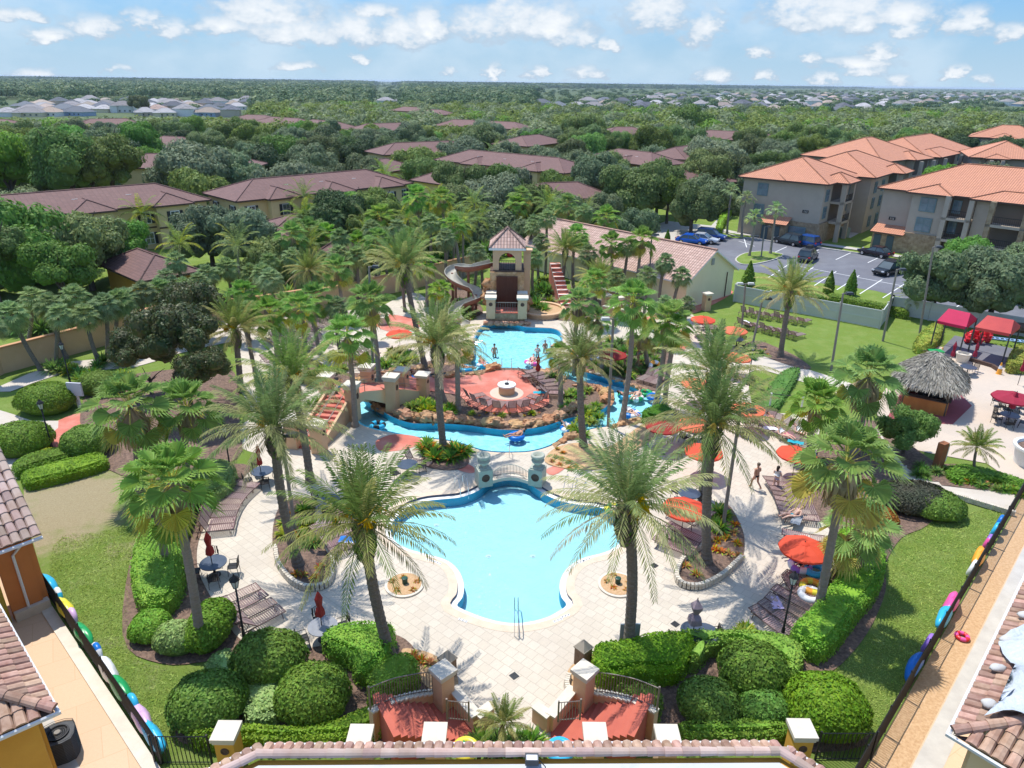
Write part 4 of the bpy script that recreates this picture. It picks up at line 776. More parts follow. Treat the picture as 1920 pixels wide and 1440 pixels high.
# ---------------------------------------------------------------- buildings beyond the garden
PROT=[]      # screen areas (of the photograph) where trees must not hide what stands there
FOOT=[]      # footprints trees must not stand in: (x,y,radius)
def toscr(p):
    d=Vector(p)-Vector((0,0,HC)); z=d.dot(fw); return 960+F*d.dot(Rc)/z, 720-F*d.dot(Uc)/z
def win_mesh(w_,h,shut=True):
    a=MB(); a.box((0,-.05,0),(w_+.16,.10,h+.16)); b=MB()
    for sx in (-1,1):
        for sz in (-1,1): b.box((sx*w_/4,-.11,sz*h/4),(w_/2-.08,.03,h/2-.08))
    c=MB()
    if shut: c=[MB(),MB()]; c[0].box((-(w_/2+.30),-.06,0),(.40,.10,h+.1)); c[1].box(((w_/2+.30),-.06,0),(.40,.10,h+.1))
    return a,b,c
def window(par,x,y,z,rz,w_=1.1,h=1.5,shut=True,frame=None,glass=None):
    k=('win',w_,h,frame.name if frame else '',shut)
    if k not in MC:
        a,b,c=win_mesh(w_,h,shut); MC[k]=(a.mesh('window',[frame or whiteM]),b.mesh('pane',[glass or glassM]),[x_.mesh('shutter',[shutM]) for x_ in c] if shut else None)
    m_=MC[k]; o=obj('window',m_[0],par,(x,y,z),rz); obj('pane',m_[1],o)
    for x_ in m_[2] or (): obj('shutter',x_,o)
MC={}
def townhouse(r1,r2,label,hw=6.5,zr=8.3,ze=6.,wins=False,gab=0,wall=None,prot=True,roofm=None,group='brown-roofed houses among the trees',name='townhouse'):
    a=P(r1[0],r1[1],zr); b=P(r2[0],r2[1],zr); L=(b-a).length; rz=math.atan2(b.y-a.y,b.x-a.x); o=empty(name,(a.x,a.y,0),label,'house',group,rz)
    x0,x1=-hw,L+hw; mb=MB(); mb.box(((x0+x1)/2,0,ze/2),(x1-x0,2*hw,ze)); rf=MB(); rf.hip(x0,x1,-hw,hw,ze,zr-ze,0,.6)
    for g in range(gab):
        gx=x0+(x1-x0)*(g+.7)/(gab+.2)
        mb.box((gx,-hw-.6,ze/2-.01),(4.6,1.4,ze-.02)); rf.hip(gx-2.3,gx+2.3,-hw-1.3,-hw+5,ze-.03,1.25,0,.45)
    obj('wall',mb.mesh('wall',[wall or stuccoY]),o); obj('roof',rf.mesh('roof',[roofm or brownR,trimM,roofm or brownR]),o)
    if wins:
        n=int((x1-x0)/3.4)
        for i in range(n):
            x=x0+1.8+i*(x1-x0-3.0)/max(1,n-1); y=-hw
            for g in range(gab):
                gx=x0+(x1-x0)*(g+.7)/(gab+.2)
                if abs(x-gx)<3.2: x=gx+(-1.1 if x<gx else 1.1)*.0; y=-hw-1.3
            for z in (1.5,4.3):
                window(o,x,y,z,0,1.1,1.45)
        for x,rr in ((x0,-pi/2),(x1,pi/2)):
            for yy in (-3,2.5): window(o,x,yy,4.3,rr,1.0,1.4)
        tb=MB(); 
        if gab: 
            for g in range(gab):
                gx=x0+(x1-x0)*(g+.7)/(gab+.2); tb.box((gx,-hw-1.34,2.95),(4.7,.1,.2))
        tb.box(((x0+x1)/2,-hw-.04,2.95),(x1-x0,.1,.2)); obj('trim_band',tb.mesh('trim_band',[trimM]),o)
        vb=MB()
        for i in range(3): vb.box((L*(.2+.3*i),-hw*.45,zr-1.0),(.7,.4,.25))
        obj('roof_vent',vb.mesh('roof_vent',[whiteM]),o)
    n=int(L/6)+1
    for i in range(-1,n+2): FOOT.append(((a+(b-a)*(i/n))[:2],hw+3))
    if prot:
        x_0=min(r1[0],r2[0])-20; x_1=max(r1[0],r2[0])+20; y0=min(r1[1],r2[1]); PROT.append((a,b,zr-1.2,zr))
    return o
H1=[((-60,371),(290,344),'long house with brown hipped roof and yellow walls at the left edge',1,3),((474,336),(686,318),'long house with brown hipped roof right of the first one, twin gables',1,3),((880,281),(1048,296),'yellow house with long brown roof in the middle distance, shutters on its windows',1,2),
 ((740,268),(846,264),'brown roofed house behind and left of the middle one',0,0),((1158,279),(1222,286),'brown roofed house with pale walls right of the tall dark tree',1,1),((1262,322),(1320,318),'low brown roof between trees left of the terracotta blocks',0,0),((1266,276),(1302,271),'small brown roof left of the first terracotta block, farther back',0,0),
 ((1330,244),(1432,249),'long brown roof far behind the first terracotta block',0,1),((1155,238),(1186,238),'small distant brown roof above the tall dark tree',0,0),((510,219),(560,222),'distant brown roof, left one of the group near the far forest',0,0),((586,224),(632,228),'distant brown roof with two levels near the far forest',0,0),
 ((462,215),(497,216),'farthest brown roof at left, edge of the far forest',0,0),((688,232),(755,230),'distant brown roof in the centre left',0,0),((850,224),(886,225),'distant brown roof in the centre',0,0),((922,227),(966,229),'pale brown distant roof right of the centre',0,0),((757,200),(782,201),'tiny far roof above the centre trees',0,0),
 ((806,205),(828,206),'tiny far roof just right of the other tiny one',0,0),((306,255),(342,257),'small brown roof showing among trees at left',0,0),((276,288),(430,290),'brown roof partly behind the round grey-green oak',0,0),((168,223),(236,222),'thin brown roof line at far left',0,0),((-30,222),(14,224),'brown roof cut by the left edge, far away',0,0),((978,255),(1010,252),'brown roof behind the middle house',0,0),
 ((1020,343),(1082,341),'low brown roof right behind the garden trees',0,0),((700,300),(724,297),'steep brown roof piece between trees',0,0)]
for r1,r2,l,wn,gb in H1:
    far=r1[1]<262; low=l.startswith(('low','steep')); townhouse(r1,r2,l,4.5 if low else 5.0 if not far else 5.6,wins=bool(wn),gab=gb,prot=not low,zr=6.4 if low else 8.1,ze=4.4 if low else 6.)
townhouse((548,402),(590,399),'single storey brown roof with white vents below the second long house',5.,5.2,3.); townhouse((830,318),(850,316),'low brown roof with white vent left of the middle house',4.,6.,4.,prot=False)
townhouse((258,466),(290,478),'brown roofed shelter beside the left trees, ochre walls',2.7,4.6,2.9,wall=stuccoG,name='garden_shelter'); 
# yellow gate hut behind the wall
o=empty('gate_hut',P(645,520),'small yellow hut with dark arched door beyond the garden wall','hut'); mb=MB(); mb.box((0,0,1.6),(5,3,3.2)); rf=MB(); rf.hip(-2.5,2.5,-1.5,1.5,3.2,1.1,0,.4); dm=MB(); dm.box((.5,-1.53,1.1),(1.1,.08,2.2)); dm.lathe((.5,-1.53,2.2),[(.01,0)],4)
obj('wall',mb.mesh('wall',[stuccoY]),o); obj('roof',rf.mesh('roof',[brownR,trimM,brownR]),o); obj('door',dm.mesh('door',[darkM]),o); FOOT.append((P(645,520)[:2],5)); PROT.append((P(625,500),P(665,500),0,3.))
# --- apartment blocks
def rail_mb(mb,x0,x1,y,z,h=1.0,mi=0):
    mb.box(((x0+x1)/2,y,z+h),(x1-x0,.06,.06),mi); mb.box(((x0+x1)/2,y,z+.1),(x1-x0,.05,.05),mi); n=max(2,int((x1-x0)/.22))
    for i in range(n+1): mb.box((x0+(x1-x0)*i/n,y,z+h/2),(.03,.03,h),mi)
def balconies(par,x0,x1,yf,dep,st_=3,sh_=2.9,stone=True,M=None):
    "projecting stack of open balconies with corner piers"
    s_=MB(); p=MB(); r=MB(); d=MB()
    for k in range(1,st_): s_=MB(); s_.box(((x0+x1)/2,yf-dep/2,k*sh_-.12),(x1-x0,dep,.34),0); obj('balcony_slab',s_.mesh('balcony_slab',[stuccoT]),par); r=MB(); rail_mb(r,x0+.45,x1-.45,yf-dep+.06,k*sh_+.05); obj('balcony_railing',r.mesh('balcony_railing',[ironM]),par)
    for x in (x0+.3,x1-.3): p=MB(); p.box((x,yf-dep+.3,st_*sh_/2),(.6,.6,st_*sh_)); obj('pier',p.mesh('pier',[stoneM if stone else stuccoT]),par)
    d.box(((x0+x1)/2,yf-.03,st_*sh_/2),(x1-x0-.3,.04,st_*sh_-.2))  # darkened stucco panel: shade of a deep recess painted behind the balconies
    obj('balcony_shade_panel',d.mesh('balcony_shade_panel',[mat('painted_shade_stucco',(.16,.125,.095),None,1,.9) if 'painted_shade_stucco' not in bpy.data.materials else bpy.data.materials['painted_shade_stucco']]),par)
def apartment(org,rz,label,blocks,ze=8.7,wins=[],bal=[],doors=[],sheds=[],stone=[],plaque=[]):
    o=empty('apartment_block',org,label,'apartment block','terracotta-roofed apartment blocks',rz); w_=MB(); r=MB(); 
    for i,(x0,x1,y0,y1) in enumerate(blocks):
        h=ze-.004*i; w_.box(((x0+x1)/2,(y0+y1)/2,h/2),(x1-x0,y1-y0,h)); r.hip(x0,x1,y0,y1,h,min(x1-x0,y1-y0)*.5*.46,0,.75)
        c=Matrix.Rotation(rz,4,'Z')@Vector(((x0+x1)/2,(y0+y1)/2,0)); FOOT.append(((org[0]+c.x,org[1]+c.y),max(x1-x0,y1-y0)/2+3.))
    for x0,x1,y0,y1,h in stone: w_.box(((x0+x1)/2,(y0+y1)/2,h/2),(x1-x0,y1-y0,h),1)
    obj('wall',w_.mesh('wall',[stuccoT,stoneM]),o); 
    for (x0,x1,y0,y1,z) in sheds:
        a,b,c,d=Vector((x0,y0,z)),Vector((x1,y0,z)),Vector((x1,y1,z+.9)),Vector((x0,y1,z+.9)); r.face([a,b,c,d],0,[(0,0),(x1-x0,0),(x1-x0,y1-y0),(0,y1-y0)]); r.face([a-Vector((0,0,.15)),b-Vector((0,0,.15)),b,a],1); r.face([b,b-Vector((0,0,.15)),c],1); r.face([a,d,a-Vector((0,0,.15))],1)
    obj('roof',r.mesh('roof',[terraR,trimM,terraR]),o)
    for x,y,z,rr,ww,hh in wins: window(o,x,y,z,rr,ww,hh,False,tealF,blueG)
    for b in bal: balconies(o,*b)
    for x,y in doors:
        d=MB(); d.box((x,y,1.1),(1.0,.08,2.2)); obj('door',d.mesh('door',[tealD]),o)
    for x,y,z in plaque:
        d=MB(); d.box((x,y,z),(.9,.06,.42)); d2=MB(); 
        for q in (-.2,.02,.22): d2.box((x+q,y-.04,z),(.05,.03,.26),0); d2.box((x+q+.05,y-.04,z+.1),(.12,.03,.05),0); d2.box((x+q+.05,y-.04,z-.1),(.12,.03,.05),0)
        pl=obj('number_plaque',d.mesh('number_plaque',[ironM]),o); obj('numerals',d2.mesh('numerals',[capM]),pl)
    return o
tealF=plain('teal_window_frame',(.16,.24,.25),.6); tealD=plain('teal_door',(.07,.10,.11),.6)
g1=P(1382,437); g2=P(1528,458); rz=math.atan2(g2.y-g1.y,g2.x-g1.x); L1=(g2-g1).length
ze1=PY(1550,346,g2.y-1).z
apartment(g1,rz,'left front three-storey apartment block with terracotta roof and blank taupe end wall',[(0,L1,0,14),(2,L1+2.5,14,32),(0,6,-.01,5)],ze1,
  [(3.2,-.02,ze1-1.7,0,1.5,1.7),(3.,-.02,ze1-4.9,0,1.5,1.8),(L1-3,-.35,1.5,0,2.6,1.5)]+[(L1+.02,y,z,pi/2,1.2,1.6) for y in (1.6,12.4) for z in (1.6,4.5,7.)]+[(L1+2.52,y,z,pi/2,1.2,1.6) for y in (17,21) for z in (1.6,4.5,7.)],
  [], [(5.0,-1.53),(6.8,-1.53)],[(4.0,8.4,-2.1,0,2.6)],[(4.3,8.2,-1.5,0.,2.6),(8.2,L1+.3,-.3,.3,3.0),(L1-.01,L1+.32,0,14,3.0)],[(L1-2.2,-.05,4.6)])
bb1=Matrix.Translation(g1)@Matrix.Rotation(rz,4,'Z')
for i,(y0,y1) in enumerate(((3.5,8),(24,29))):
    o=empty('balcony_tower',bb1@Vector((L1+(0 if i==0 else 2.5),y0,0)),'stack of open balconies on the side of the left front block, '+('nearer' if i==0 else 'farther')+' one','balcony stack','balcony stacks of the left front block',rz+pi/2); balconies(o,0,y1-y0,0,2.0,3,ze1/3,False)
    rf=MB(); rf.hip(0,y1-y0,-2.,2,ze1-.05,1.2,0,.5); obj('roof',rf.mesh('roof',[terraR,trimM,terraR]),o)
g1=P(1636,462); g2=P(1900,505); rz=math.atan2(g2.y-g1.y,g2.x-g1.x); L2=(g2-g1).length+6; ze2=PY(1648,353,g1.y-1).z
apartment(g1,rz,'right front apartment block with stone piers and open balconies',[(0,L2,0,15),(4.4,8.8,-1.2,6),(12.5,L2,-1.4,3)],ze2,
  [(6.6,-1.22,z,0,1.9,1.75) for z in (1.5,ze2*.5,ze2*.82)]+[(9.9,-.02,z,0,.9,1.6) for z in (ze2*.5,ze2*.82)],
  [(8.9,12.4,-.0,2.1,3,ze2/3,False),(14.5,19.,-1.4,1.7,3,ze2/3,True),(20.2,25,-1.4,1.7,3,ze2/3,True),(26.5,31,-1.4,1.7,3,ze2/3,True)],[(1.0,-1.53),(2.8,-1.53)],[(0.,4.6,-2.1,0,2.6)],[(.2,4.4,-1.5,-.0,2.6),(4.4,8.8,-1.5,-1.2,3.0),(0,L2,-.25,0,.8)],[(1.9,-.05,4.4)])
def simple_apt(e1,e2,dep,label,z=8.7,extra=[]):
    a=P(e1[0],e1[1],z); b=P(e2[0],e2[1],z); rz=math.atan2(b.y-a.y,b.x-a.x); L=(b-a).length; a.z=0
    ws=[(x,-.02,q,0,1.4,1.7) for x in [2+i*(L-4)/max(1,int(L/5)) for i in range(int(L/5)+1)] for q in (1.7,4.6,7.2)]
    return apartment(a,rz,label,[(0,L,0,dep)]+[(L*u0,L*u1,-1.6,4) for u0,u1 in extra],z,[w_ for w_ in ws if not any(L*u0-1<w_[0]<L*u1+1 for u0,u1 in extra)],[(L*u0+.3,L*u1-.3,-1.6,1.6,3,2.8,False) for u0,u1 in extra])
simple_apt((1652,303),(1735,294),16,'terracotta block behind the left front block',extra=[(.55,.9)]); simple_apt((1735,295),(1815,278),14,'terracotta block stepping back behind the left front block',extra=[(.1,.5)]); simple_apt((1556,284),(1612,287),12,'small terracotta roof peeking out above the left front block')
simple_apt((1824,294),(1960,300),15,'terracotta block behind the right front block',extra=[(.2,.45)]); simple_apt((1820,256),(1960,262),14,'farthest terracotta block at the right edge',extra=[(.3,.6)])
for q in ((205,350,392,448),(545,335,745,388),(1380,300,1560,420),(1560,290,1670,400),(1640,330,1920,440),(1650,270,1815,310),(1820,240,1920,320),(1560,272,1640,290)): PROT.append(q)
# --- far estates: many small hip roofed houses
def far_house(mi,seed):
    q=random.Random(seed); L=q.uniform(15,20); D=q.uniform(11,14); h=q.choice((3.2,3.2,5.8)); a=MB(); a.box((0,0,h/2),(L,D,h)); r=MB(); r.hip(-L/2,L/2,-D/2,D/2,h,D*.28,0,.5)
    r.hip(-L/2-.1,-L/2+6,-D/2-3,0,h-.05,1.9,0,.4); a.box((-L/2+3,-D/2-1.3,h/2-.1),(5.5,3,h-.2)); b=MB()
    for x in (-4,0,4): b.box((x+2,-D/2-.03,1.5),(1.3,.06,1.2))
    return [('wall',a.mesh('wall',[mi[0]]),[('window',b.mesh('window',[glassM]))]),('roof',r.mesh('roof',[mi[1],whiteM,mi[1]]))]
wl=[creamW,whiteM,plain('blue_siding',(.30,.38,.50),.8),plain('beige_siding',(.52,.44,.34),.8)]; rl=[greyR,mat('light_shingles',(.42,.40,.40),(.36,.34,.34),.5,.9,obr=.4),mat('dark_slate_shingles',(.13,.14,.16),None,1,.9,obr=.5),mat('tan_shingles',(.38,.30,.25),(.33,.26,.21),.5,.9,obr=.4)]
FH=[far_house((wl[i%4],rl[(i*3+i//4)%4]),i) for i in range(10)]
EST=[]
q=random.Random(5)
for py,x0,x1,s_,side in ((172,1450,1900,26,'right'),(174.5,1340,1920,24,'right'),(177.5,1200,1920,23,'right'),(181,1180,1920,25,'right'),(185,1175,1920,28,'right'),(189.5,1100,1920,30,'right'),(195,1080,1920,33,'right'),(201,1010,1700,38,'right'),(208,1080,1640,42,'right'),
    (192,130,470,24,'left'),(196,60,470,27,'left'),(201,0,470,30,'left'),(207,0,420,34,'left'),(214,-20,440,46,'left'),(186,860,920,30,'right'),(190,700,760,30,'right')):
    x=x0+q.uniform(0,s_)
    while x<x1:
        yy=py+q.uniform(-1,1); p=P(x,yy+4); 
        if q.random()<.86 and not (1480<x<1560 and py>205): EST.append((p.x,p.y,side,py))
        x+=s_*q.uniform(.8,1.25)
for i,(x,y,side,py) in enumerate(EST):
    place('suburban_house',FH[i%10],(x,y,0),q.choice((0,.2,.4,1.57,-.3))+q.uniform(-.15,.15),'far %s house with %s roof, %s row, %s of the %s estate'%(('cream','white','blue','beige')[i%10%4],('grey','light grey','dark slate','tan')[(i%10*3+i%10//4)%4],('back' if py<176 else 'rear' if py<180 else 'middle' if py<187 else 'front' if py<200 else 'nearest'),('left end' if x/y<(-.55 if side=='left' else .2) else 'middle' if x/y<(-.42 if side=='left' else .45) else 'right end'),side),'house','houses of the far '+side+' estate',.78 if side=='left' else .95)
# ---------------------------------------------------------------- trees
def tpx(cx,top,wd,by,kind,label,var=0,group=None):
    p=P(cx,by); h=PY(cx,top,p.y).z; dist=(p-Vector((0,0,HC-h*.6))).length; FOOT.append((p[:2],wd/2*dist/F*.75)); return tree('broadleaf_tree',p.x,p.y,h,wd/2*dist/F,kind,var,label,group)
for a in ((40,252,130,420,2,'big bright green tree at the left edge behind the long house'),(150,256,130,425,2,'big bright green tree, middle one of three behind the long house'),(225,262,110,418,0,'big green tree, right one of three behind the long house'),(275,235,80,330,2,'yellow-green tree beyond the big bright ones'),
  (362,272,150,400,1,'round grey-green oak between the two long houses'),(60,395,190,560,2,'wide bright tree at the left edge before the long house'),(175,400,150,545,0,'wide green tree below the long house'),(235,420,110,520,2,'bright tree beside the shelter roof'),(10,420,110,600,0,'green tree cut by the left edge'),(130,455,120,590,2,'low bright tree behind the yellow wall'),
  (400,390,130,500,1,'grey-green oak behind the cabbage palms'),(470,392,130,500,1,'wide grey-green oak before the second long house'),(640,362,110,480,3,'dark evergreen tree behind the wall'),(710,360,90,470,0,'dark green tree right of the evergreen'),(700,395,90,490,0,'dark tree over the yellow hut'),
  (790,275,100,345,0,'green tree left of the middle house'),(850,345,110,430,0,'green oak behind the garden'),(920,330,130,425,1,'wide grey-green oak behind the slide tower'),(1000,345,120,430,0,'green oak right behind the tower'),(1060,370,110,450,1,'grey-green oak beyond the date palm'),
  (1110,290,110,400,1,'grey-green oak right of the middle house'),(1090,212,85,300,0,'tall dark tree standing out above the brown roofs'),(1185,315,130,420,0,'dark green oak behind the service yard'),(1250,330,90,420,0,'green oak left of the car park, farther one'),(1295,350,110,440,0,'round oak at the left corner of the car park'),(1185,392,100,450,1,'silvery grey-green bush tree by the service yard'),
  (1340,262,120,345,1,'grey-green oak left of the first terracotta roof'),(1320,290,100,380,0,'dark oak behind the car park corner'),(1745,470,130,592,1,'spreading live oak by the vinyl fence'),(1850,478,150,612,1,'larger spreading live oak right of the other by the vinyl fence'),(1900,460,90,560,1,'live oak at the right edge in the car park'),(1800,455,90,520,2,'bright green tree in front of the balconies'),
  (262,178,34,212,0,'lone dark round tree among the far left roofs'),(1500,235,70,300,0,'green tree above the first terracotta roof'),(860,260,100,330,1,'grey-green oak above the middle house'),(1290,205,90,260,0,'oak before the far right estate')): tpx(*a[:6],var=int(a[0])%3,group='single trees around the garden')
def segd(p,a,b):
    d=b-a; t=max(0,min(1,(p-a).dot(d)/d.dot(d))); return (p-(a+d*t)).length
def blocked(x,y,h,R0):
    a_,b_=toscr((x,y,h)); 
    if (a_<480 and b_<217) or (a_>1000 and b_<207): return True
    for (fp,fr) in FOOT:
        if (x-fp[0])**2+(y-fp[1])**2<(fr+R0*.55)**2: return True
    sx_,sy_=toscr((x,y,h)); s2=toscr((x,y,h*.4))[1]; rr=R0*F/math.hypot(x,y)
    for q_ in PROT:
        if isinstance(q_[0],Vector):
            a,b,z0,z1=q_
            if y>max(a.y,b.y)+2: continue
            u0,v0=toscr((a.x,a.y,z1)); u1,v1=toscr((b.x,b.y,z1)); lo,hi=min(u0,u1)-6,max(u0,u1)+6
            if lo-rr*.8<sx_<hi+rr*.8:
                t=max(0,min(1,(sx_-u0)/((u1-u0) or 1))); vv=v0+(v1-v0)*t
                if sy_-rr*.1<vv+ (2200/ max(60,y))*.55: return True
        else:
            if q_[0]-rr<sx_<q_[2]+rr and sy_<q_[3] and s2>q_[1]: return True
    return False
q=random.Random(21); mids=[]
def ontarmac(x,y):
    return inside((x,y),near_in) 
near_in=[tuple(P(*c)[:2]) for c in ((-60,640),(150,612),(300,585),(560,545),(700,512),(800,492),(900,462),(1000,452),(1100,446),(1180,440),(1225,428),(1370,395),(1560,440),(2100,500),(2100,1500),(-200,1500))]
LOW=[near_in]
tries=0
while len(mids)<1250 and tries<60000:
    tries+=1; Y=72+(560-72)*q.random()**1.3; X=(q.random()*2-1)*Y*.80
    if inside((X,Y),near_in): continue
    R0=q.uniform(4.3,7.4); h=q.uniform(6.2,10.5) if Y>118 else q.uniform(4.2,6.6)
    if any((X-a)**2+(Y-b)**2<((R0+c)*.72)**2 for a,b,c,_ in mids): continue
    if blocked(X,Y,h,R0) and (Y<95 or (toscr((X,Y,h))[0]<480 and toscr((X,Y,h))[1]<217) or q.random()>.14 or any((X-f[0][0])**2+(Y-f[0][1])**2<(f[1]+R0*.5)**2 for f in FOOT)): continue
    mids.append((X,Y,R0,h))
mids.sort(key=lambda t:t[1])
KN=('dark green oak','grey-green oak','bright green tree','dark glossy tree')
def zone(x,y):
    a=x/y; return ('far left' if a<-.45 else 'left' if a<-.18 else 'middle' if a<.12 else 'right' if a<.4 else 'far right')+(' just beyond the garden' if y<125 else ' among near roofs' if y<165 else ' among farther roofs' if y<215 else ' far out')
for i,(X,Y,R0,h) in enumerate(mids[:262]):
    k=q.choices((0,1,2,3),(5,4,1,.6))[0]; tree('broadleaf_tree',X,Y,h,R0,k,i,KN[k]+', '+zone(X,Y),KN[k]+'s of the tree cover '+zone(X,Y))
# the rest of the tree cover and the far forest: one mass each (stuff), leaf clumps as real geometry
def mass(name,items,nleaf,ls,mats,label,seed):
    rg=np.random.default_rng(seed); C=[];N=[];S=[];Mi=[]
    for (X,Y,R0,h,mi) in items:
        D=nrm(rg.normal(0,1,(nleaf,3))); D[:,2]=np.abs(D[:,2])*.95-.1; b=1+.22*np.sin(D[:,0]*6+X)*np.sin(D[:,1]*5+Y)+rg.normal(0,.06,nleaf)
        c=np.array([X,Y,h*.45])+D*np.array([R0,R0,h*.55])*b[:,None]; C.append(c); N.append(D); S.append(rg.uniform(.6,1.3,nleaf)*ls*R0/5); Mi.append(np.full(nleaf,mi))
    return tag(obj(name,leafmesh(name,np.concatenate(C),np.concatenate(N),np.concatenate(S),mats,rg,.7,np.concatenate(Mi),.22)),label,None,None,'stuff')
mass('tree_cover',[(X,Y,R0,h,q.choices((0,1,2),(5,4,1))[0]) for X,Y,R0,h in mids[262:]],400,.52,[oakA,oakC,oakB],'mass of oak crowns beyond the garden, too many to count',3)
FW=[]; ep=[(a,b) for a,b,_,_ in EST]
grid={}
for a,b in ep: grid.setdefault((int(a//40),int(b//40)),[]).append((a,b))
def nearhouse(X,Y,d):
    gx,gy=int(X//40),int(Y//40)
    return any((X-a)**2+(Y-b)**2<d*d for i in (-1,0,1) for j in (-1,0,1) for a,b in grid.get((gx+i,gy+j),()))
for band,(y0,y1,n,r0,r1,h0,h1) in enumerate(((540,900,2300,5.5,8,8,13),(900,1700,3600,8,13,9,14),(1700,3400,3600,15,26,10,15),(3400,9500,4200,35,75,11,15))):
    for i in range(n):
        Y=y0+(y1-y0)*q.random(); X=(q.random()*2-1)*Y*.78; a=X/Y
        r0_,r1_,hh_=q.uniform(r0,r1),q.uniform(h0,h1),0
        us,vt=toscr((X,Y,r1_)); vb=toscr((X,Y,0))[1]
        if (us>1000 and vt<212 and vb>166) or (760>us>690 and vt<195): 
            if q.random()<.80: continue
            r1_*=.6; r0_=min(r0_,6.)
        if us<480 and vt<219 and vb>188: 
            if q.random()<.72: continue
            r1_*=.5; r0_=min(r0_,5.)
        if nearhouse(X,Y,9+Y*.004) : continue
        if nearhouse(X,Y-16,9) and q.random()<.85: continue
        FW.append((X,Y,r0_,r1_,q.choices((0,1),(5,2))[0]))
mass('far_forest',FW,130,.85,[pineM,oakC],'dense dark green forest reaching to the horizon',4)
# ---------------------------------------------------------------- garden structures
def thing(name,px,py,label,cat,group=None,rz=0.,z=0.): return empty(name,P(px,py,z),label,cat,group,rz)
def wbase(name,label,cat,group=None): return empty(name,(0,0,0),label,cat,group)
def part(par,name,mb,mats,smooth=False,sub=None): return obj(name,mb.mesh(name,mats if isinstance(mats,list) else [mats],smooth),par)
def at(name,org,label,cat,group=None,rz=0.): return empty(name,org,label,cat,group,rz)
# yellow wall
o=wbase('garden_wall','long yellow stucco wall with clay coping along the left and back of the garden','wall'); w1=MB(); w2=MB(); q=PP([(-90,730),(0,702),(170,655),(300,618),(400,603),(470,600),(594,580),(700,557),(780,540),(890,512),(905,505)])
for i,(a,b) in enumerate(zip(q[:-1],q[1:])):
    h=1.95+.12*(i%3); bar(w1,a,b,.25,0,h); bar(w2,a,b,.42,h,.14)
part(o,'wall_panel',w1,stuccoP); part(o,'coping',w2,mat('clay_coping',(.55,.30,.16),(.48,.25,.13),2,.8))
for a in q[1:-1:2]: m_=MB(); m_.box((a.x,a.y,1.12),(.5,.5,2.24)); m_.box((a.x,a.y,2.3),(.6,.6,.14)); part(o,'pier',m_,stuccoP)
# pillars
def pillar_meshes(w_,h,m_,cap=1.3,med=True):
    a=MB(); a.box((0,0,h/2),(w_,w_,h)); c=MB(); c.box((0,0,h+.07),(w_*cap,w_*cap,.14)); c.box((0,0,h-.06),(w_*(cap*.5+.5),w_*(cap*.5+.5),.12)); d=MB()
    for s_ in (-1,1):
        M_=Matrix.Translation((0,s_*(w_/2+.012),h*.72))@Matrix.Rotation(pi/2,4,'X'); d.torus((0,0,0),w_*.19,.03,14,6,0,M_); n=len(d.v)
        d.face([M_@Vector((w_*.17*cos(2*pi*k/12),w_*.17*sin(2*pi*k/12),0)) for k in range(12)])
    return [('shaft',a.mesh('shaft',[m_])),('cap',c.mesh('cap',[capM]))]+([('medallion',d.mesh('medallion',[trimM]))] if med else [])
PILB=pillar_meshes(.78,2.0,stuccoP,1.32)
PI_=[(600,848,'near right pillar at the foot of the bridge stairs',1.),(552,838,'near left pillar at the foot of the bridge stairs',1.),(664,787,'pillar at the top of the bridge stairs, near side',1.3),(618,768,'pillar at the top of the bridge stairs, far side',1.3),(737,770,'pillar in the middle of the bridge, near side',1.3),(692,750,'pillar in the middle of the bridge, far side',1.3),(794,742,'pillar at the island end of the bridge, near side',.85),(756,733,'pillar at the island end of the bridge, far side',.85)]
a0=P(576,842); a1=P(640,778); brz=math.atan2(a1.y-a0.y,a1.x-a0.x)
for x,y,l,s_ in PI_: place('stone_pillar',PILB,P(x,y),brz,l,'pillar','peach pillars of the arched bridge',(1,1,s_))
# bridge (centre line measured on the ground)
o=wbase('arched_bridge','arched footbridge with red stairs leading over the channel to the island','bridge')
mid=lambda a,b:(a+b)/2
c0=mid(P(*PI_[0][:2]),P(*PI_[1][:2])); c1=mid(P(*PI_[2][:2]),P(*PI_[3][:2])); c2=mid(P(*PI_[4][:2]),P(*PI_[5][:2])); c3=mid(P(*PI_[6][:2]),P(*PI_[7][:2]))
bw=1.9; st_=MB(); nos=MB(); n=11; d01=(c1-c0); 
for i in range(n):
    a=c0+d01*(i/n); b=c0+d01*((i+1)/n); bar(st_,a,b,bw-.3,.0,1.55*(i+1)/n); bar(nos,a,a+(b-a)*.18,bw-.3,1.55*(i+1)/n+.003,0)
part(o,'steps',st_,redM); part(o,'step_nosing',nos,mat('dark_red_concrete',(.30,.06,.045),None,1,.8))
ch=MB(); dn=Vector((-d01.y,d01.x,0)).normalized()
for s_ in (-1,1):
    nn=dn*(s_*bw/2); th=dn*.09
    for k in range(1):
        A,B=c0+nn,c1+nn; 
        ch.face([A-th,B-th,B-th+Vector((0,0,1.85)),A-th+Vector((0,0,.35))]); ch.face([B+th,A+th,A+th+Vector((0,0,.35)),B+th+Vector((0,0,1.85))]); ch.face([A-th+Vector((0,0,.35)),B-th+Vector((0,0,1.85)),B+th+Vector((0,0,1.85)),A+th+Vector((0,0,.35))])
part(o,'stair_wall',ch,stuccoP)
dk=MB(); sw_=MB(); pts=[c1,c1+(c2-c1)*.5,c2,c2+(c3-c2)*.5,c3]; zz=[1.55,1.72,1.5,1.0,.35]
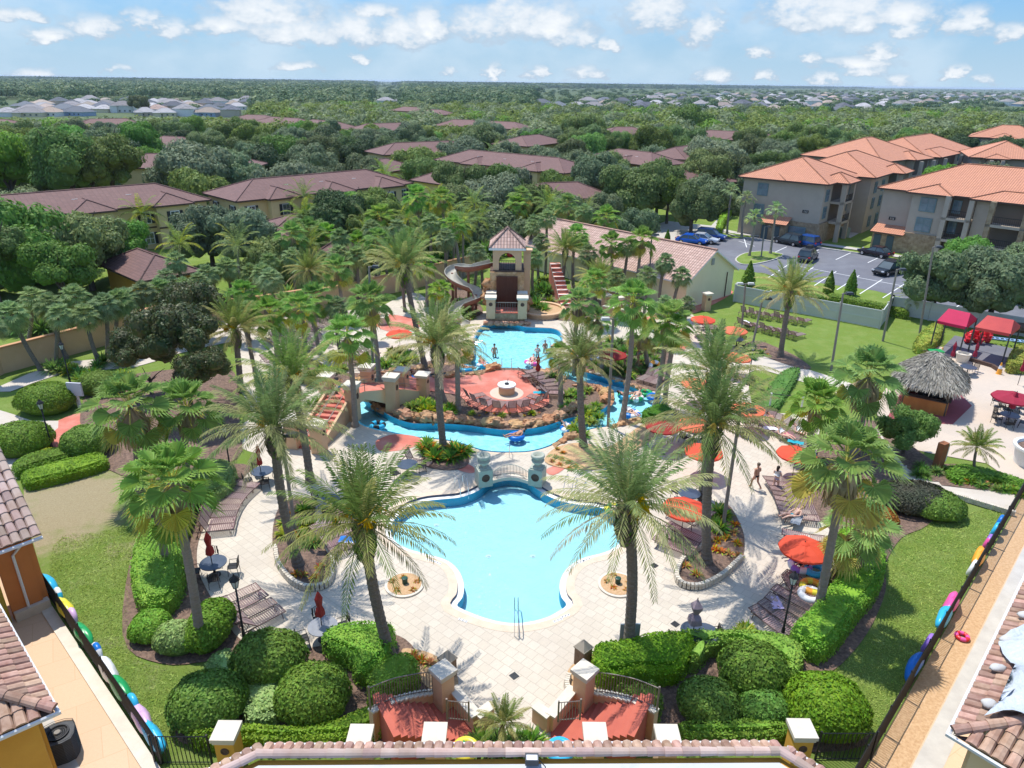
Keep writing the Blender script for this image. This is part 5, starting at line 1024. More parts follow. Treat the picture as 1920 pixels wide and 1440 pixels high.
for i in range(4):
    a,b=pts[i],pts[i+1]; t=(b-a).normalized(); nn=Vector((-t.y,t.x,0))*bw/2; za,zb=Vector((0,0,zz[i])),Vector((0,0,zz[i+1]))
    dk.face([a+nn+za,a-nn+za,b-nn+zb,b+nn+zb]); dk.face([a+nn+za-Vector((0,0,.3)),b+nn+zb-Vector((0,0,.3)),b-nn+zb-Vector((0,0,.3)),a-nn+za-Vector((0,0,.3))])
    for s_ in (-1,1):
        n2=nn*s_*1.001; lo=.05 if i in (2,3) else None; la=(zz[i]-.42) if i<2 else 0.; lb=(zz[i+1]-.42) if i<1 else (0 if i>=1 else 0)
        if i==0: la,lb=.5,1.2
        if i==1: la,lb=1.2,.5
        sw_.face([a+n2+Vector((0,0,la)),b+n2+Vector((0,0,lb)),b+n2+zb+Vector((0,0,.10)),a+n2+za+Vector((0,0,.10))])
part(o,'deck',dk,redM); part(o,'side_wall',sw_,creamW)
rl=MB()
for s_ in (-1,1):
    top=[]; 
    for i in range(5):
        t=(pts[min(i+1,4)]-pts[max(i-1,0)]).normalized(); nn=Vector((-t.y,t.x,0))*bw/2*s_*.96; top.append(pts[i]+nn+Vector((0,0,zz[i]+1.0)))
    rl.tube(top,.025,5); rl.tube([p-Vector((0,0,.45)) for p in top],.02,5)
    for p in top[1::2]: rl.tube([p-Vector((0,0,1.)),p],.025,5)
    A=c0+dn*(s_*bw*.46); B=c1+dn*(s_*bw*.46); rl.tube([A+Vector((0,0,1.0)),B+Vector((0,0,2.55))],.025,5); rl.tube([c0+dn*.05*s_+Vector((0,0,.9)),c1+dn*.05*s_+Vector((0,0,2.4))],.025,5)
part(o,'handrail',rl,railM)
# slide tower
T0=P(950,597); Yt=T0.y; o=at('slide_tower',T0,'peach slide tower with arched lookout and clay tile pyramid roof','tower'); tz=lambda y: PY(950,y,Yt).z
z1,z2,z3=tz(512),tz(467),tz(434)
b=MB(); b.box((0,2.2,z1/2),(3.4,3.8,z1)); part(o,'rock_base',b,rockM)
b=MB(); b.box((0,.16,z1*.52),(2.1,.14,z1*.8)); 
for i in range(7): b.box((-.9+.3*i,.07,z1*.52),(.05,.05,z1*.8))
part(o,'timber_door',b,mat('dark_timber',(.10,.035,.02),(.14,.05,.03),3,.8,str_=(6,6,.6)))
def archwall(w_,h,th,r_,hz):
    pts=[(-w_/2,0),(-r_,0),(-r_,hz)]+[(r_*cos(pi-pi*k/12),hz+r_*sin(pi*k/12)) for k in range(1,12)]+[(r_,hz),(r_,0),(w_/2,0),(w_/2,h),(-w_/2,h)]
    m_=MB(); n=len(pts); m_.v=[(x,-th/2,z) for x,z in pts]+[(x,th/2,z) for x,z in pts]
    for t in mg.tessellate_polygon([[Vector((x,z,0)) for x,z in pts]]): m_.f.append(tuple(t)); m_.f.append(tuple(n+i for i in t[::-1])); m_.m+=[0,0]
    for i in range(n): j=(i+1)%n; m_.f.append((i,j,n+j,n+i)); m_.m.append(0)
    return m_
ww=2.85; hh=z2-z1
for k,(x,y,r_) in enumerate(((0,.75,0),(0,3.75,0),(-ww/2+.12,2.25,pi/2),(ww/2-.12,2.25,pi/2))):
    m_=archwall(ww if k<2 else ww-.5+(.9 if k>1 else 0),hh,.24,.82,hh-1.35); obj('arched_wall',m_.mesh('arched_wall',[stuccoP]),o,(x,y,z1),r_)
b=MB(); b.box((0,2.25,z1+.05),(3.4,3.5,.12)); part(o,'balcony_floor',b,trimM)
b=MB(); b.hip(-ww/2,ww/2,.7,3.8,z2,z3-z2,0,.38); part(o,'roof',b,[mixR,whiteM,mixR]); b=MB(); rail_mb(b,-.82,.82,.72,z1+.1,.95); part(o,'railing',b,ironM)
b=MB(); b.blob((.3,2.0,z1+1.5),(.35,.2,.4),3,8,6,.1); part(o,'red_bin',b,redV)
b=MB(); b.box((2.0,2.0,z1*.5+.9),(.7,.7,z1+1.8)); b.box((2.0,2.0,z1+1.9),(1.0,1.0,.14)); part(o,'side_pillar',b,stuccoP)
for i in range(12):
    a=(-1.85+3.7*(i%2),rnd.uniform(.0,1.2),rnd.uniform(.3,z1-.6)); b=MB(); b.blob((a[0]+rnd.uniform(-.25,.25),a[1],a[2]),(rnd.uniform(.4,.7),.5,rnd.uniform(.35,.6)),i+50,9,6,.3); tag(obj('boulder',b.mesh('boulder',[rockM],True),None,T0),'orange artificial rock stacked beside the timber door of the tower, '+('left' if i%2==0 else 'right')+' side','boulder','orange rocks beside the tower door '+('left' if i%2==0 else 'right'))
# terrace in front
o=at('tower_terrace',T0,'small red terrace with stone wall in front of the slide tower','terrace'); b=MB(); b.box((0,-.95,.55),(3.6,1.8,1.1)); part(o,'stone_wall',b,stoneM); b=MB(); b.box((0,-.95,1.14),(3.7,1.9,.08)); part(o,'floor',b,redM); b=MB(); rail_mb(b,-1.3,1.3,-1.75,1.18,1.0); part(o,'railing',b,railM)
p2=pillar_meshes(.95,2.2,stuccoP,1.3)
for i,x in enumerate((-1.55,1.55)):
    place('stone_pillar',p2,T0+Vector((x,-1.6,.6)),0,('left','right')[i]+' pillar of the red terrace below the slide tower','pillar','pillars of the tower terrace',.92); place('stone_pillar',p2,T0+Vector((x,-.2,.9)),0,('left','right')[i]+' rear pillar of the red terrace below the slide tower','pillar','rear pillars of the tower terrace',.82)
b=MB(); 
for i in range(9): b.blob((-2.+i*.5+rnd.uniform(-.1,.1),-2.15+rnd.uniform(-.15,.1),.15),(.4,.3,.26),i,8,5,.3)
tag(obj('rock_edging',b.mesh('rock_edging',[rockM],True),None,T0),'row of orange rocks at the foot of the tower terrace','rocks',None,'stuff')
p=P(1015,588); b=MB(); b.lathe((0,0,0),[(2.3,0),(2.3,.45),(2.5,.46),(2.5,.6),(2.1,.6),(2.1,.3)],28); o=at('round_basin',p,'low round basin with pale rim right of the tower terrace','basin'); part(o,'wall',b,stuccoP); b=MB(); b.lathe((0,0,.44),[(2.1,0),(0.01,0)],28); part(o,'gravel',b,sandM)
# slide
sp_=[(922,496,4.8),(900,501,4.6),(878,505,4.35),(860,503,4.1),(848,508,3.85),(845,518,3.5),(854,529,3.1),(870,538,2.75),(886,545,2.4),(896,553,2.1),(893,562,1.75),(878,569,1.4),(862,576,1.05),(852,588,.6),(856,602,.3),(872,612,.12)]
pts=[P(x,y,z) for x,y,z in sp_]; fine=[]
for i in range(len(pts)-1):
    g=lambda j: pts[max(0,min(len(pts)-1,j))]; a,b_,c,d=g(i-1),g(i),g(i+1),g(i+2)
    for s_ in range(4): t=s_/4; fine.append(.5*((2*b_)+(-a+c)*t+(2*a-5*b_+4*c-d)*t*t+(-a+3*b_-3*c+d)*t**3))
fine.append(pts[-1]); K=11; vi=MB(); vo=MB()
for rr,m_ in ((.56,vi),(.62,vo)):
    for i,p in enumerate(fine):
        t=(fine[min(i+1,len(fine)-1)]-fine[max(i-1,0)]); t.z=0; t.normalize(); s_=Vector((-t.y,t.x,0))
        for k in range(K): a=pi+pi*k/(K-1); m_.v.append(tuple(p+s_*cos(a)*rr+Vector((0,0,sin(a)*rr*1.05+.35))))
    for i in range(len(fine)-1):
        for k in range(K-1): m_.f.append((i*K+k,i*K+k+1,(i+1)*K+k+1,(i+1)*K+k)); m_.m.append(0)
o=wbase('water_slide','curling water slide, grey inside and dark red outside, left of the tower','water slide'); obj('flume',vi.mesh('flume',[slideM],True),o); obj('outer_shell',vo.mesh('outer_shell',[slideR],True),o)
rm=MB()
for s_ in (-1,1): 
    pa=[]
    for i,p in enumerate(fine): t=(fine[min(i+1,len(fine)-1)]-fine[max(i-1,0)]); t.z=0; t.normalize(); pa.append(p+Vector((-t.y,t.x,0))*s_*.59+Vector((0,0,.36)))
    rm.tube(pa,.045,5)
part(o,'rim',rm,slideM)
for i in (8,16,24,34,42): 
    b=MB(); p=fine[i]; b.tube([(p.x,p.y,0),(p.x,p.y,p.z-.2)],.14,8); part(o,'support_post',b,slideR)
# right stairs and terraces
a=P(1062,575); b_=P(1038,540); o=wbase('garden_stairs','narrow red and white steps climbing right of the tower','stairs'); s1=MB(); s2=MB(); 
for i in range(10): A=a+(b_-a)*(i/10); B=a+(b_-a)*((i+1)/10); bar(s1,A,B,1.2,0,.3*(i+1)); bar(s2,A,A+(B-A)*.35,1.2,.3*(i+1)+.004)
part(o,'steps',s1,redM); part(o,'white_nosing',s2,whiteM); r_=MB(); t=(b_-a).normalized(); nn=Vector((-t.y,t.x,0))*.85
for s_ in (-1,1): r_.tube([a+nn*s_+Vector((0,0,1)),b_+nn*s_+Vector((0,0,4.))],.03,5)
part(o,'handrail',r_,railM)
def parapet(pts,h,label,m_=stuccoP,w_=.3):
    o=wbase('parapet_wall',label,'low wall'); b=MB(); c=MB(); q=PP(pts)
    for a,d in zip(q[:-1],q[1:]): bar(b,a,d,w_,0,h); bar(c,a,d,w_+.14,h,.1)
    part(o,'wall_panel',b,m_); part(o,'coping',c,capM); return o
parapet([(1112,548),(1140,562),(1180,570)],1.0,'peach parapet right of the garden stairs'); parapet([(1130,590),(1170,598),(1200,592)],.9,'low peach parapet in front of the gabled building'); parapet([(1055,500),(1100,505),(1115,520)],1.6,'peach wall behind the garden stairs')
parapet([(1225,588),(1262,600),(1284,592),(1300,578)],.5,'curved white kerb wall near the gabled building',whiteM)
for i,(x,y,l) in enumerate(((1135,585,'pillar behind the fan palms, left one by the gabled building'),(1158,590,'pillar behind the fan palms, right one by the gabled building'),(1323,582,'white-capped peach pillar at the corner of the right lawn'))): place('stone_pillar',PILB,P(x,y),.4,l,'pillar','pillars by the gabled building',(.9,.9,.9))
# gabled building
A=P(1283,581); B=P(1370,553); g=(B-A); gw=g.length; rz=math.atan2(g.y,g.x); L=25; ze=PY(1373,503,B.y).z; za=PY(1335,471,(A.y+B.y)/2).z
o=at('gabled_building',A,'pale yellow gabled building with mottled clay tile roof beside the right lawn','building',None,rz); b=MB(); b.box((gw/2,L/2,ze/2),(gw,L,ze)); 
b.face([(0,0.002,ze),(gw,0.002,ze),(gw/2,0.002,za)]); b.face([(gw,L,ze),(0,L,ze),(gw/2,L,za)]); part(o,'wall',b,[mat('pale_yellow_stucco',(.80,.71,.47),(.75,.66,.43),.4,.85)])
r_=MB(); 
for s_ in (0,1):
    x0=-.5 if s_==0 else gw+.5; ez=ze-(za-ze)*.5/(gw/2); e=[Vector((x0,-.35,ez)),Vector((x0,L+.35,ez)),Vector((gw/2,L+.35,za)),Vector((gw/2,-.35,za))]
    sl2=(e[3]-e[0]).length; up=Vector((0,0,.16)); r_.face([p+up for p in (e if s_ else e[::-1])],0,[(0,0),(L+.7,0),(L+.7,sl2),(0,sl2)] if s_ else [(0,sl2),(L+.7,sl2),(L+.7,0),(0,0)])
    r_.face([e[0],e[0]+up,e[3]+up,e[3]],1); r_.face([e[1],e[2],e[2]+up,e[1]+up],1); r_.face([e[0],e[1],e[1]+up,e[0]+up],1); r_.face([p for p in e],1)
part(o,'roof',r_,[mixR,whiteM]); b=MB(); b.tube([(gw/2,-.35,za+.2),(gw/2,L+.35,za+.2)],.13,6); part(o,'ridge_tile',b,clayM); b=MB(); b.box((gw/2-.1,-.04,za-1.1),(.5,.08,.7)); 
for i in range(5): b.box((gw/2-.1,-.09,za-1.36+.13*i),(.46,.04,.05))
part(o,'gable_vent',b,plain('grey_vent',(.35,.36,.34))); b=MB(); b.tube([(gw-1.4,-.06,ze-.2),(gw-1.4,-.06,.1)],.06,6); part(o,'downspout',b,trimM)
# vinyl fences
def fence(pts,label,h=1.85,gap=2.4):
    o=wbase('vinyl_fence',label,'fence','grey vinyl fences'); q=PP(pts); pn=MB(); rl=MB()
    for a,b in zip(q[:-1],q[1:]):
        bar(pn,a,b,.04,.05,h-.1); 
        for z in (.08,h*.5,h-.1): bar(rl,a,b,.09,z,.14)
        n=max(1,int((b-a).length/gap))
        for i in range(n+(b==q[-1])): 
            p=a+(b-a)*(i/n); m_=MB(); m_.box((p.x,p.y,h/2+.05),(.14,.14,h+.1)); m_.box((p.x,p.y,h+.14),(.19,.19,.07)); part(o,'post',m_,vinylM)
    part(o,'panel',pn,vinylM); part(o,'rail',rl,plain('pale_vinyl_rail',(.54,.55,.51),.6))
fence([(1375,566),(1440,579),(1500,589),(1570,602),(1648,617),(1668,588)],'grey vinyl panel fence between the right lawn and the car park'); fence([(1668,588),(1740,601),(1830,617),(1930,634)],'grey vinyl fence behind the playground canopies')
# light poles
def light_pole(b,t,label,dbl=False,h0=None,r=.11):
    p=P(*b); q=PY(t[0],t[1],p.y)-p; o=at('light_pole',p,label,'light pole','tall grey light poles'); m_=MB(); m_.tube([(0,0,0),(q.x,q.y,q.z)],[r,r*.75],8); part(o,'pole',m_,poleM)
    for s_ in ((-1,1) if dbl else (1,)):
        m_=MB(); m_.box((q.x+s_*.5,q.y,q.z+.02),(.62,.42,.16),0,0,.8); part(o,'lamp_head',m_,steelG if not dbl else plain('pale_lamp',(.5,.5,.46))); 
        m2=MB(); m2.box((q.x+s_*.15,q.y,q.z),(.3,.06,.06)); part(o,'arm',m2,poleM)
for a in (((1558,696),(1581,550),'tall light pole standing on the right lawn in front of the fence'),((1655,640),(1682,505),'tall light pole at the corner of the vinyl fence'),((1723,633),(1750,463),'tallest light pole beside the playground'),((1355,990),(1388,770),'tall light pole in the right kidney bed behind the big date palm'),((554,1000),(528,815),'tall light pole in the left kidney bed'),((1408,660),(1430,560),'tall light pole at the left end of the right lawn')): light_pole(*a)
for a in (((1140,800),(1150,598),'double-headed grey light pole at the right end of the island',True),((838,520),(836,452),'double-headed light pole behind the slide',True),((1216,560),(1222,440),'light pole in front of the gabled roof',False),((1388,640),(1398,532),'double-headed pole beside the right lawn path',True),((1427,483),(1434,425),'light pole on the grass island of the car park',False),((700,715),(692,500),'thin grey pole next to the slim fan palm by the bridge',False)): light_pole(*a)
def lamp_parts(h):
    a=MB(); a.lathe((0,0,0),[(.16,0),(.16,.1),(.09,.18),(.075,.6),(.045,.7),(.04,h-.45)],10); c=MB(); hd=h-.45
    c.lathe((0,0,hd),[(.06,0),(.12,.05),(.03,.06)],6)
    for k in range(6): an=pi/3*k; c.tube([(.10*cos(an),.10*sin(an),hd+.04),(.19*cos(an),.19*sin(an),hd+.42)],.012,4)
    c.lathe((0,0,hd+.42),[(.23,0),(.16,.1),(.05,.2),(.02,.3)],6); g=MB(); g.lathe((0,0,hd+.05),[(.09,0),(.175,.36)],6)
    return [('post',a.mesh('post',[ironM],True)),('lantern',c.mesh('lantern',[ironM]),[('glass',g.mesh('glass',[plain('milky_glass',(.55,.6,.62),.15)]))])]
LP=lamp_parts(3.35)
for x,y,l in ((460,1207,'black lantern lamp post at the near left deck edge'),(1465,1199,'black lantern lamp post at the near right deck edge'),(99,845,'black lantern lamp post by the red path at far left'),(133,722,'black lantern lamp post near the yellow wall'),(1402,722,'black lantern lamp post by the path of the right lawn'),(434,892,'black lantern lamp post behind the left hedge')): place('lamp_post',LP,P(x,y),0,l,'lamp post','black lantern lamp posts')
# fire pit, urn pillars and arch railing at the front pool
p=P(950,738); o=at('fire_pit',p,'round stucco fire pit with white slab top in the middle of the island terrace','fire pit'); b=MB(); b.lathe((0,0,.05),[(.62,0),(.62,.62)],24); part(o,'body',b,stuccoP); b=MB(); b.lathe((0,0,.67),[(.70,0),(.72,.06),(.70,.12),(.3,.121)],24); part(o,'top_slab',b,whiteM); b=MB(); b.lathe((0,0,.79),[(.16,0),(.18,.08)],10); b.tube([(.05,0,.85),(.1,.02,1.25)],.02,5); part(o,'burner',b,ironM)
grn=mat('grey_green_stone',(.42,.45,.38),(.36,.39,.33),2,.8)
def urn_pillar(): 
    a=MB(); a.box((0,0,.55),(.85,.85,1.1)); a.box((0,0,1.13),(.7,.7,.08)); c=MB(); c.lathe((0,0,1.17),[(.22,0),(.16,.12),(.34,.3),(.40,.42),(.30,.46),(.27,.56),(.42,.66),(.40,.78),(.28,.78),(.24,.6)],18); d=MB(); M_=Matrix.Translation((0,-.43,.6))@Matrix.Rotation(pi/2,4,'X'); d.torus((0,0,0),.2,.05,16,6,0,M_); d.face([M_@Vector((.19*cos(2*pi*k/14),.19*sin(2*pi*k/14),0)) for k in range(14)])
    return [('plinth',a.mesh('plinth',[grn])),('urn',c.mesh('urn',[grn],True)),('medallion',d.mesh('medallion',[trimM]))]
UP=urn_pillar(); pl_,pr_=P(907,907),P(1007,906)
place('urn_pillar',UP,pl_,.35,'grey-green pillar with stone urn, left one at the head of the front pool','pillar','urn pillars of the front pool'); place('urn_pillar',UP,pr_,-.35,'grey-green pillar with stone urn, right one at the head of the front pool','pillar','urn pillars of the front pool')
o=wbase('arched_railing','low arched grey railing between the two urn pillars','railing'); b=MB(); c=MB(); n=26; prev=None
for i in range(n+1):
    t=i/n; x=pl_.x+.45+(pr_.x-pl_.x-.9)*t; y=pl_.y+.45*sin(pi*t)+.15; z=.72+.28*sin(pi*t); b.tube([(x,y,.25+.1*sin(pi*t)),(x,y,z)],.013,4); 
    if prev: c.tube([prev,(x,y,z)],.03,5); c.tube([(prev[0],prev[1],prev[2]-.58),(x,y,z-.58)],.025,5)
    prev=(x,y,z)
part(o,'bars',b,railM); part(o,'rail',c,capM); b=MB(); 
ar=[(pl_.x+.4+(pr_.x-pl_.x-.8)*i/12,pl_.y+.15+.45*sin(pi*i/12)) for i in range(13)]
for a_,d_ in zip(ar[:-1],ar[1:]): bar(b,Vector((*a_,0)),Vector((*d_,0)),.4,.02,.2)
part(o,'kerb',b,capM)
def iron_rail(pts,h,name,label,m_=ironM,z0=.0,curve=True,cat='railing',group=None,sp=.12,par=None,zs=None):
    "balustrade along world points"
    o=par or wbase(name,label,cat,group); q=cat_rom([tuple(p[:2]) for p in pts],6,False) if curve else [tuple(p[:2]) for p in pts]; b=MB(); c=MB(); n=len(q)
    zf=lambda t:(zs[0]+(zs[1]-zs[0])*t if zs else z0)
    tot=sum(math.dist(q[i],q[i+1]) for i in range(n-1)); s_=0; nx=0
    for i in range(n-1):
        d=math.dist(q[i],q[i+1]); za,zb=zf(s_/tot),zf((s_+d)/tot)
        for z in (.08,h): c.tube([(q[i][0],q[i][1],za+z),(q[i+1][0],q[i+1][1],zb+z)],.022,4,0,False)
        while nx<=s_+d:
            t=(nx-s_)/d; x=q[i][0]+(q[i+1][0]-q[i][0])*t; y=q[i][1]+(q[i+1][1]-q[i][1])*t; z=za+(zb-za)*t; b.box((x,y,z+h/2),(.022,.022,h-.04)); nx+=sp
        s_+=d
    obj('bars',b.mesh('bars',[m_]),o); obj('rails',c.mesh('rails',[m_]),o)
    k=max(1,int(tot/2.2)); 
    for i in range(k+1):
        t=i/k*tot; s2=0
        for j in range(n-1):
            d=math.dist(q[j],q[j+1])
            if s2+d>=t-1e-6: f=(t-s2)/d; x=q[j][0]+(q[j+1][0]-q[j][0])*f; y=q[j][1]+(q[j+1][1]-q[j][1])*f; m2=MB(); z=zf(t/tot); m2.box((x,y,z+h/2+.04),(.06,.06,h+.08)); obj('post',m2.mesh('post',[m_]),o); break
            s2+=d
    return o
# entrance: two curved stairs, pillars, railings
PE=pillar_meshes(.58,1.75,stuccoP,1.34,False); PO=pillar_meshes(.72,1.45,stuccoG,1.35)
for x,y,l,s_,ps,r_ in ((833,1325,'peach pillar at the foot of the left entrance stairs',1.,PE,.75),(1092,1325,'peach pillar at the foot of the right entrance stairs',1.,PE,-.75)): place('stone_pillar',ps,P(x,y),r_,l,'pillar','pillars of the entrance stairs',s_)
for x,y,z,l in ((815,1372,2.5,'pillar on the inner side of the left entrance stairs, pale flat cap'),(1116,1372,2.5,'pillar on the inner side of the right entrance stairs, pale flat cap'),(675,1376,2.6,'outer pillar at the top of the left entrance stairs'),(1252,1376,2.6,'outer pillar at the top of the right entrance stairs')):
    q_=P(x,y,z); place('stone_pillar',pillar_meshes(.6,z-.14,stuccoP,1.3,False),(q_.x,q_.y,0),0,l,'pillar','tall pillars of the entrance stairs')
for sgn,nm in ((-1,'left'),(1,'right')):
    def mp(x,y,z=0.): return P(962+sgn*x,y,z)
    o=wbase('entrance_stairs',nm+' curved entrance staircase of red concrete rising towards the clubhouse','stairs','red entrance stairs'); fl=MB(); n=9
    inn=[mp(100,1338),mp(112,1350,.2),mp(140,1362,.9),mp(190,1392,1.5)]; ou=[mp(122,1325),mp(158,1325,.2),mp(205,1343,.9),mp(262,1370,1.5)]
    fl.prism([tuple(mp(118,1312)[:2]),tuple(mp(72,1352)[:2]),tuple(mp(70,1390)[:2]),tuple(mp(140,1398)[:2]),tuple(mp(160,1345)[:2])],.03,.09)
    for i in range(n):
        t0=.12+.88*i/n; t1=.12+.88*(i+1)/n; A=mp(118,1345)+(mp(240,1400)-mp(118,1345))*t0; B=mp(118,1345)+(mp(240,1400)-mp(118,1345))*t1; bar(fl,A,B,2.1,.0,.17*(i+1))
    part(o,'steps',fl,mat('red_step_concrete',(.50,.13,.085),(.44,.11,.075),1.5,.8) if 'red_step_concrete' not in bpy.data.materials else bpy.data.materials['red_step_concrete'])
    wb=[mp(140,1315),mp(178,1332),mp(222,1358),mp(262,1392)]; cw=MB(); cc=MB(); qs=cat_rom([tuple(p[:2]) for p in wb],5,False)
    for i in range(len(qs)-1): t=i/(len(qs)-1); bar(cw,Vector((*qs[i],0)),Vector((*qs[i+1],0)),.22,0,.45+1.1*t); bar(cc,Vector((*qs[i],0)),Vector((*qs[i+1],0)),.3,.45+1.1*t,.07)
    part(o,'cheek_wall',cw,stuccoP); part(o,'coping',cc,capM)
    iron_rail([Vector((*q_,0)) for q_ in qs[::2]+[qs[-1]]],1.0,'rail','',railM,zs=(.5,1.6),par=wbase('curved_railing',nm+' curved iron railing beside the entrance stairs','railing','curved railings of the entrance'),sp=.11)
    iron_rail([mp(82,1395,0),mp(122,1395,0)],.9,'r','',railM,zs=(1.1,1.2),curve=False,par=wbase('short_railing','short railing on the inner side of the '+nm+' entrance stairs','railing','short railings of the entrance'),sp=.1)
    dw=MB(); dc=MB(); A=mp(112,1318); B=mp(68,1372); bar(dw,A,B,.28,0,.75); bar(dc,A,B,.42,.75,.08); C=mp(40,1350); bar(dw,B,C,.28,0,.74); bar(dc,B,C,.4,.74,.07)
    o=wbase('planter_wall',nm+' diagonal low wall with pale coping between stairs and planter','low wall','diagonal planter walls'); part(o,'wall_panel',dw,stuccoP); part(o,'coping',dc,capM)
for i in range(9): p=P(895+14*i,1398-abs(i-4)*2,.3); place('planter_shrub',ROS['gd'[i%2]][0],(p.x,p.y,.05),i,'green leafy plant in the planter between the entrance stairs','shrub','planter plants between the entrance stairs',.8)
place('yellow_pool_float',[('ring',(lambda m_:(m_.torus((0,0,0),.34,.13,20,8),m_)[1])(MB()).mesh('ring',[yellV],True)),('leaf_crown',rosette(31,22,.3,.06,[greenV],1.4))],P(873,1404,1.5),0,'yellow pool float with green leaves by the entrance stairs','pool float')
place('blue_pool_float',(lambda m_:(m_.torus((0,0,0),.36,.14,20,8),m_)[1])(MB()).mesh('ring',[cyanV],True),P(1050,1406,1.5),0,'pale blue pool float by the entrance planter','pool float')
# bins
def bin_parts():
    a=MB(); w_=.5; 
    for k in range(4):
        an=pi/2*k
        for j in range(6): x=-w_/2+.05+j*.08; M_=Matrix.Rotation(an,4,'Z'); a.box((x,-w_/2,.5),(.065,.04,.9),0,0,1,M_)
    b=MB(); b.box((0,0,.5),(w_-.06,w_-.06,.88)); c=MB(); h=.98
    c.face([(-.28,-.28,h),(.28,-.28,h),(0,0,h+.38)]); c.face([(.28,.28,h),(-.28,.28,h),(0,0,h+.38)]); c.box((0,0,h-.02),(.58,.58,.05)); c.face([(.28,-.28,h),(.28,.28,h),(0,0,h+.38)]); c.face([(-.28,.28,h),(-.28,-.28,h),(0,0,h+.38)])
    m1=mat('brown_slats',(.20,.13,.08),(.26,.18,.12),4,.7); return [('slats',a.mesh('slats',[m1])),('liner',b.mesh('liner',[trimM])),('lid',c.mesh('lid',[mat('taupe_lid',(.33,.29,.23),None,1,.6)]))]
BP=bin_parts(); place('litter_bin',BP,P(1092,1247),.75,'brown slatted litter bin with pitched lid, right of the entrance','litter bin','slatted litter bins'); place('litter_bin',BP,P(840,1268),-.75,'brown slatted litter bin with pitched lid, left of the entrance beside the pillar','litter bin','slatted litter bins')
p=P(1179,1205); o=at('grey_panel',p,'blue-grey upright panel standing behind the right front date palm','panel',None,.05); b=MB(); b.box((0,0,.55),(.85,.06,.95)); part(o,'board',b,mat('blue_grey_panel',(.22,.27,.31),(.26,.31,.35),2,.5)); b=MB(); b.box((-.3,0,.04),(.05,.4,.08)); b.box((.3,0,.04),(.05,.4,.08)); part(o,'foot',b,steelG)
p=P(150,765); o=at('notice_board',p,'pale notice board on a post between the round bushes at far left','sign',None,-.1); b=MB(); b.box((0,0,.6),(.2,.15,1.2)); part(o,'post',b,whiteM); b=MB(); b.box((0,-.05,1.5),(1.1,.12,1.0)); part(o,'board',b,plain('pale_board',(.6,.6,.62)))
for x,y,l in ((964,1267,'diamond shaped dark floor drain near the entrance'),(1227,1060,'dark floor drain right of the front pool'),(1266,1170,'dark floor grate near the covered umbrella')):
    p=P(x,y,.04); b=MB(); b.box((0,0,.0),(.3,.3,.012)); 
    for i in range(5): b.box((-.1+.05*i,0,.008),(.02,.26,.012),1)
    tag(obj('floor_drain',b.mesh('floor_drain',[steelG,ironM]),None,p,R(40)),l,'drain','dark floor drains')
# side fences with posts
for A_,d_,n_,L_,nm in ((LA,dl,nl,(LB-LA).length+.2,'left'),(RA,dr,nr_,(RB-RA).length+5,'right')):
    o=iron_rail([A_,A_+d_*L_],1.25,'iron_fence','black iron fence along the '+nm+' terrace, seen from above',ironM,.1,False,'fence','black iron fences',.11)
for a,b_,nm in (((292,1432),(398,1432),'left'),((1528,1425),(1632,1425),'right')): iron_rail([P(*a),P(*b_)],1.3,'iron_fence','short black iron fence joining the ochre pillar at the '+nm+' bottom corner',ironM,0,False,'fence','black iron fences',.14)
for x,y,l in ((424,1372,'ochre pillar with round medallion, left bottom corner'),(1504,1368,'ochre pillar with round medallion, right bottom corner')): q_=P(x,y,1.75); place('stone_pillar',pillar_meshes(.64,1.68,stuccoG,1.28),(q_.x,q_.y,0),0,l,'pillar','ochre corner pillars')
# ---------------------------------------------------------------- near buildings
def barrel_roof(org,u,v,nu,nv,mats,tw=.30,tl=.42,test=None,seed=0):
    "real barrel tiles: u along the eave, v up the slope (unit vectors), one small arched piece per tile"
    n=u.cross(v).normalized(); n=n if n.z>0 else -n; m_=MB(); q=random.Random(seed); K=5
    for i in range(nu):
        for j in range(nv):
            c=org+u*(tw*(i+.5))+v*(tl*j)
            if test and not test(c+v*tl*.5): continue
            b=len(m_.v); lift=q.uniform(0,.012)
            for (dv,r_,h0) in ((-.04,.5,.035),(tl*1.0,.44,.0)):
                for k in range(K):
                    a=pi*k/(K-1); m_.v.append(tuple(c+v*dv+u*(-cos(a)*tw*r_)+n*(sin(a)*tw*.36+h0+lift)))
            for k in range(K-1): m_.f.append((b+k,b+k+1,b+K+k+1,b+K+k)); m_.m.append(0)
            m_.f.append(tuple(b+k for k in range(K))[::-1]); m_.m.append(0)
    return m_
def ridge_caps(m_,a,b,r_=.16,tl=.42,mi=0):
    d=(b-a); n=int(d.length/tl); d.normalize(); s_=d.cross(Vector((0,0,1))).normalized(); up=s_.cross(d)
    for i in range(n+1):
        c=a+d*(tl*i); bb_=len(m_.v); K=7
        for dv,rr in ((-.04,1.08),(tl,.9)):
            for k in range(K): an=pi*k/(K-1); m_.v.append(tuple(c+d*dv+s_*(cos(an)*r_*rr)+up*(sin(an)*r_*rr)))
        for k in range(K-1): m_.f.append((bb_+k,bb_+k+1,bb_+K+k+1,bb_+K+k)); m_.m.append(mi)
        m_.f.append(tuple(bb_+k for k in range(K))); m_.m.append(mi)
gutM=plain('white_gutter',(.72,.73,.75),.4)
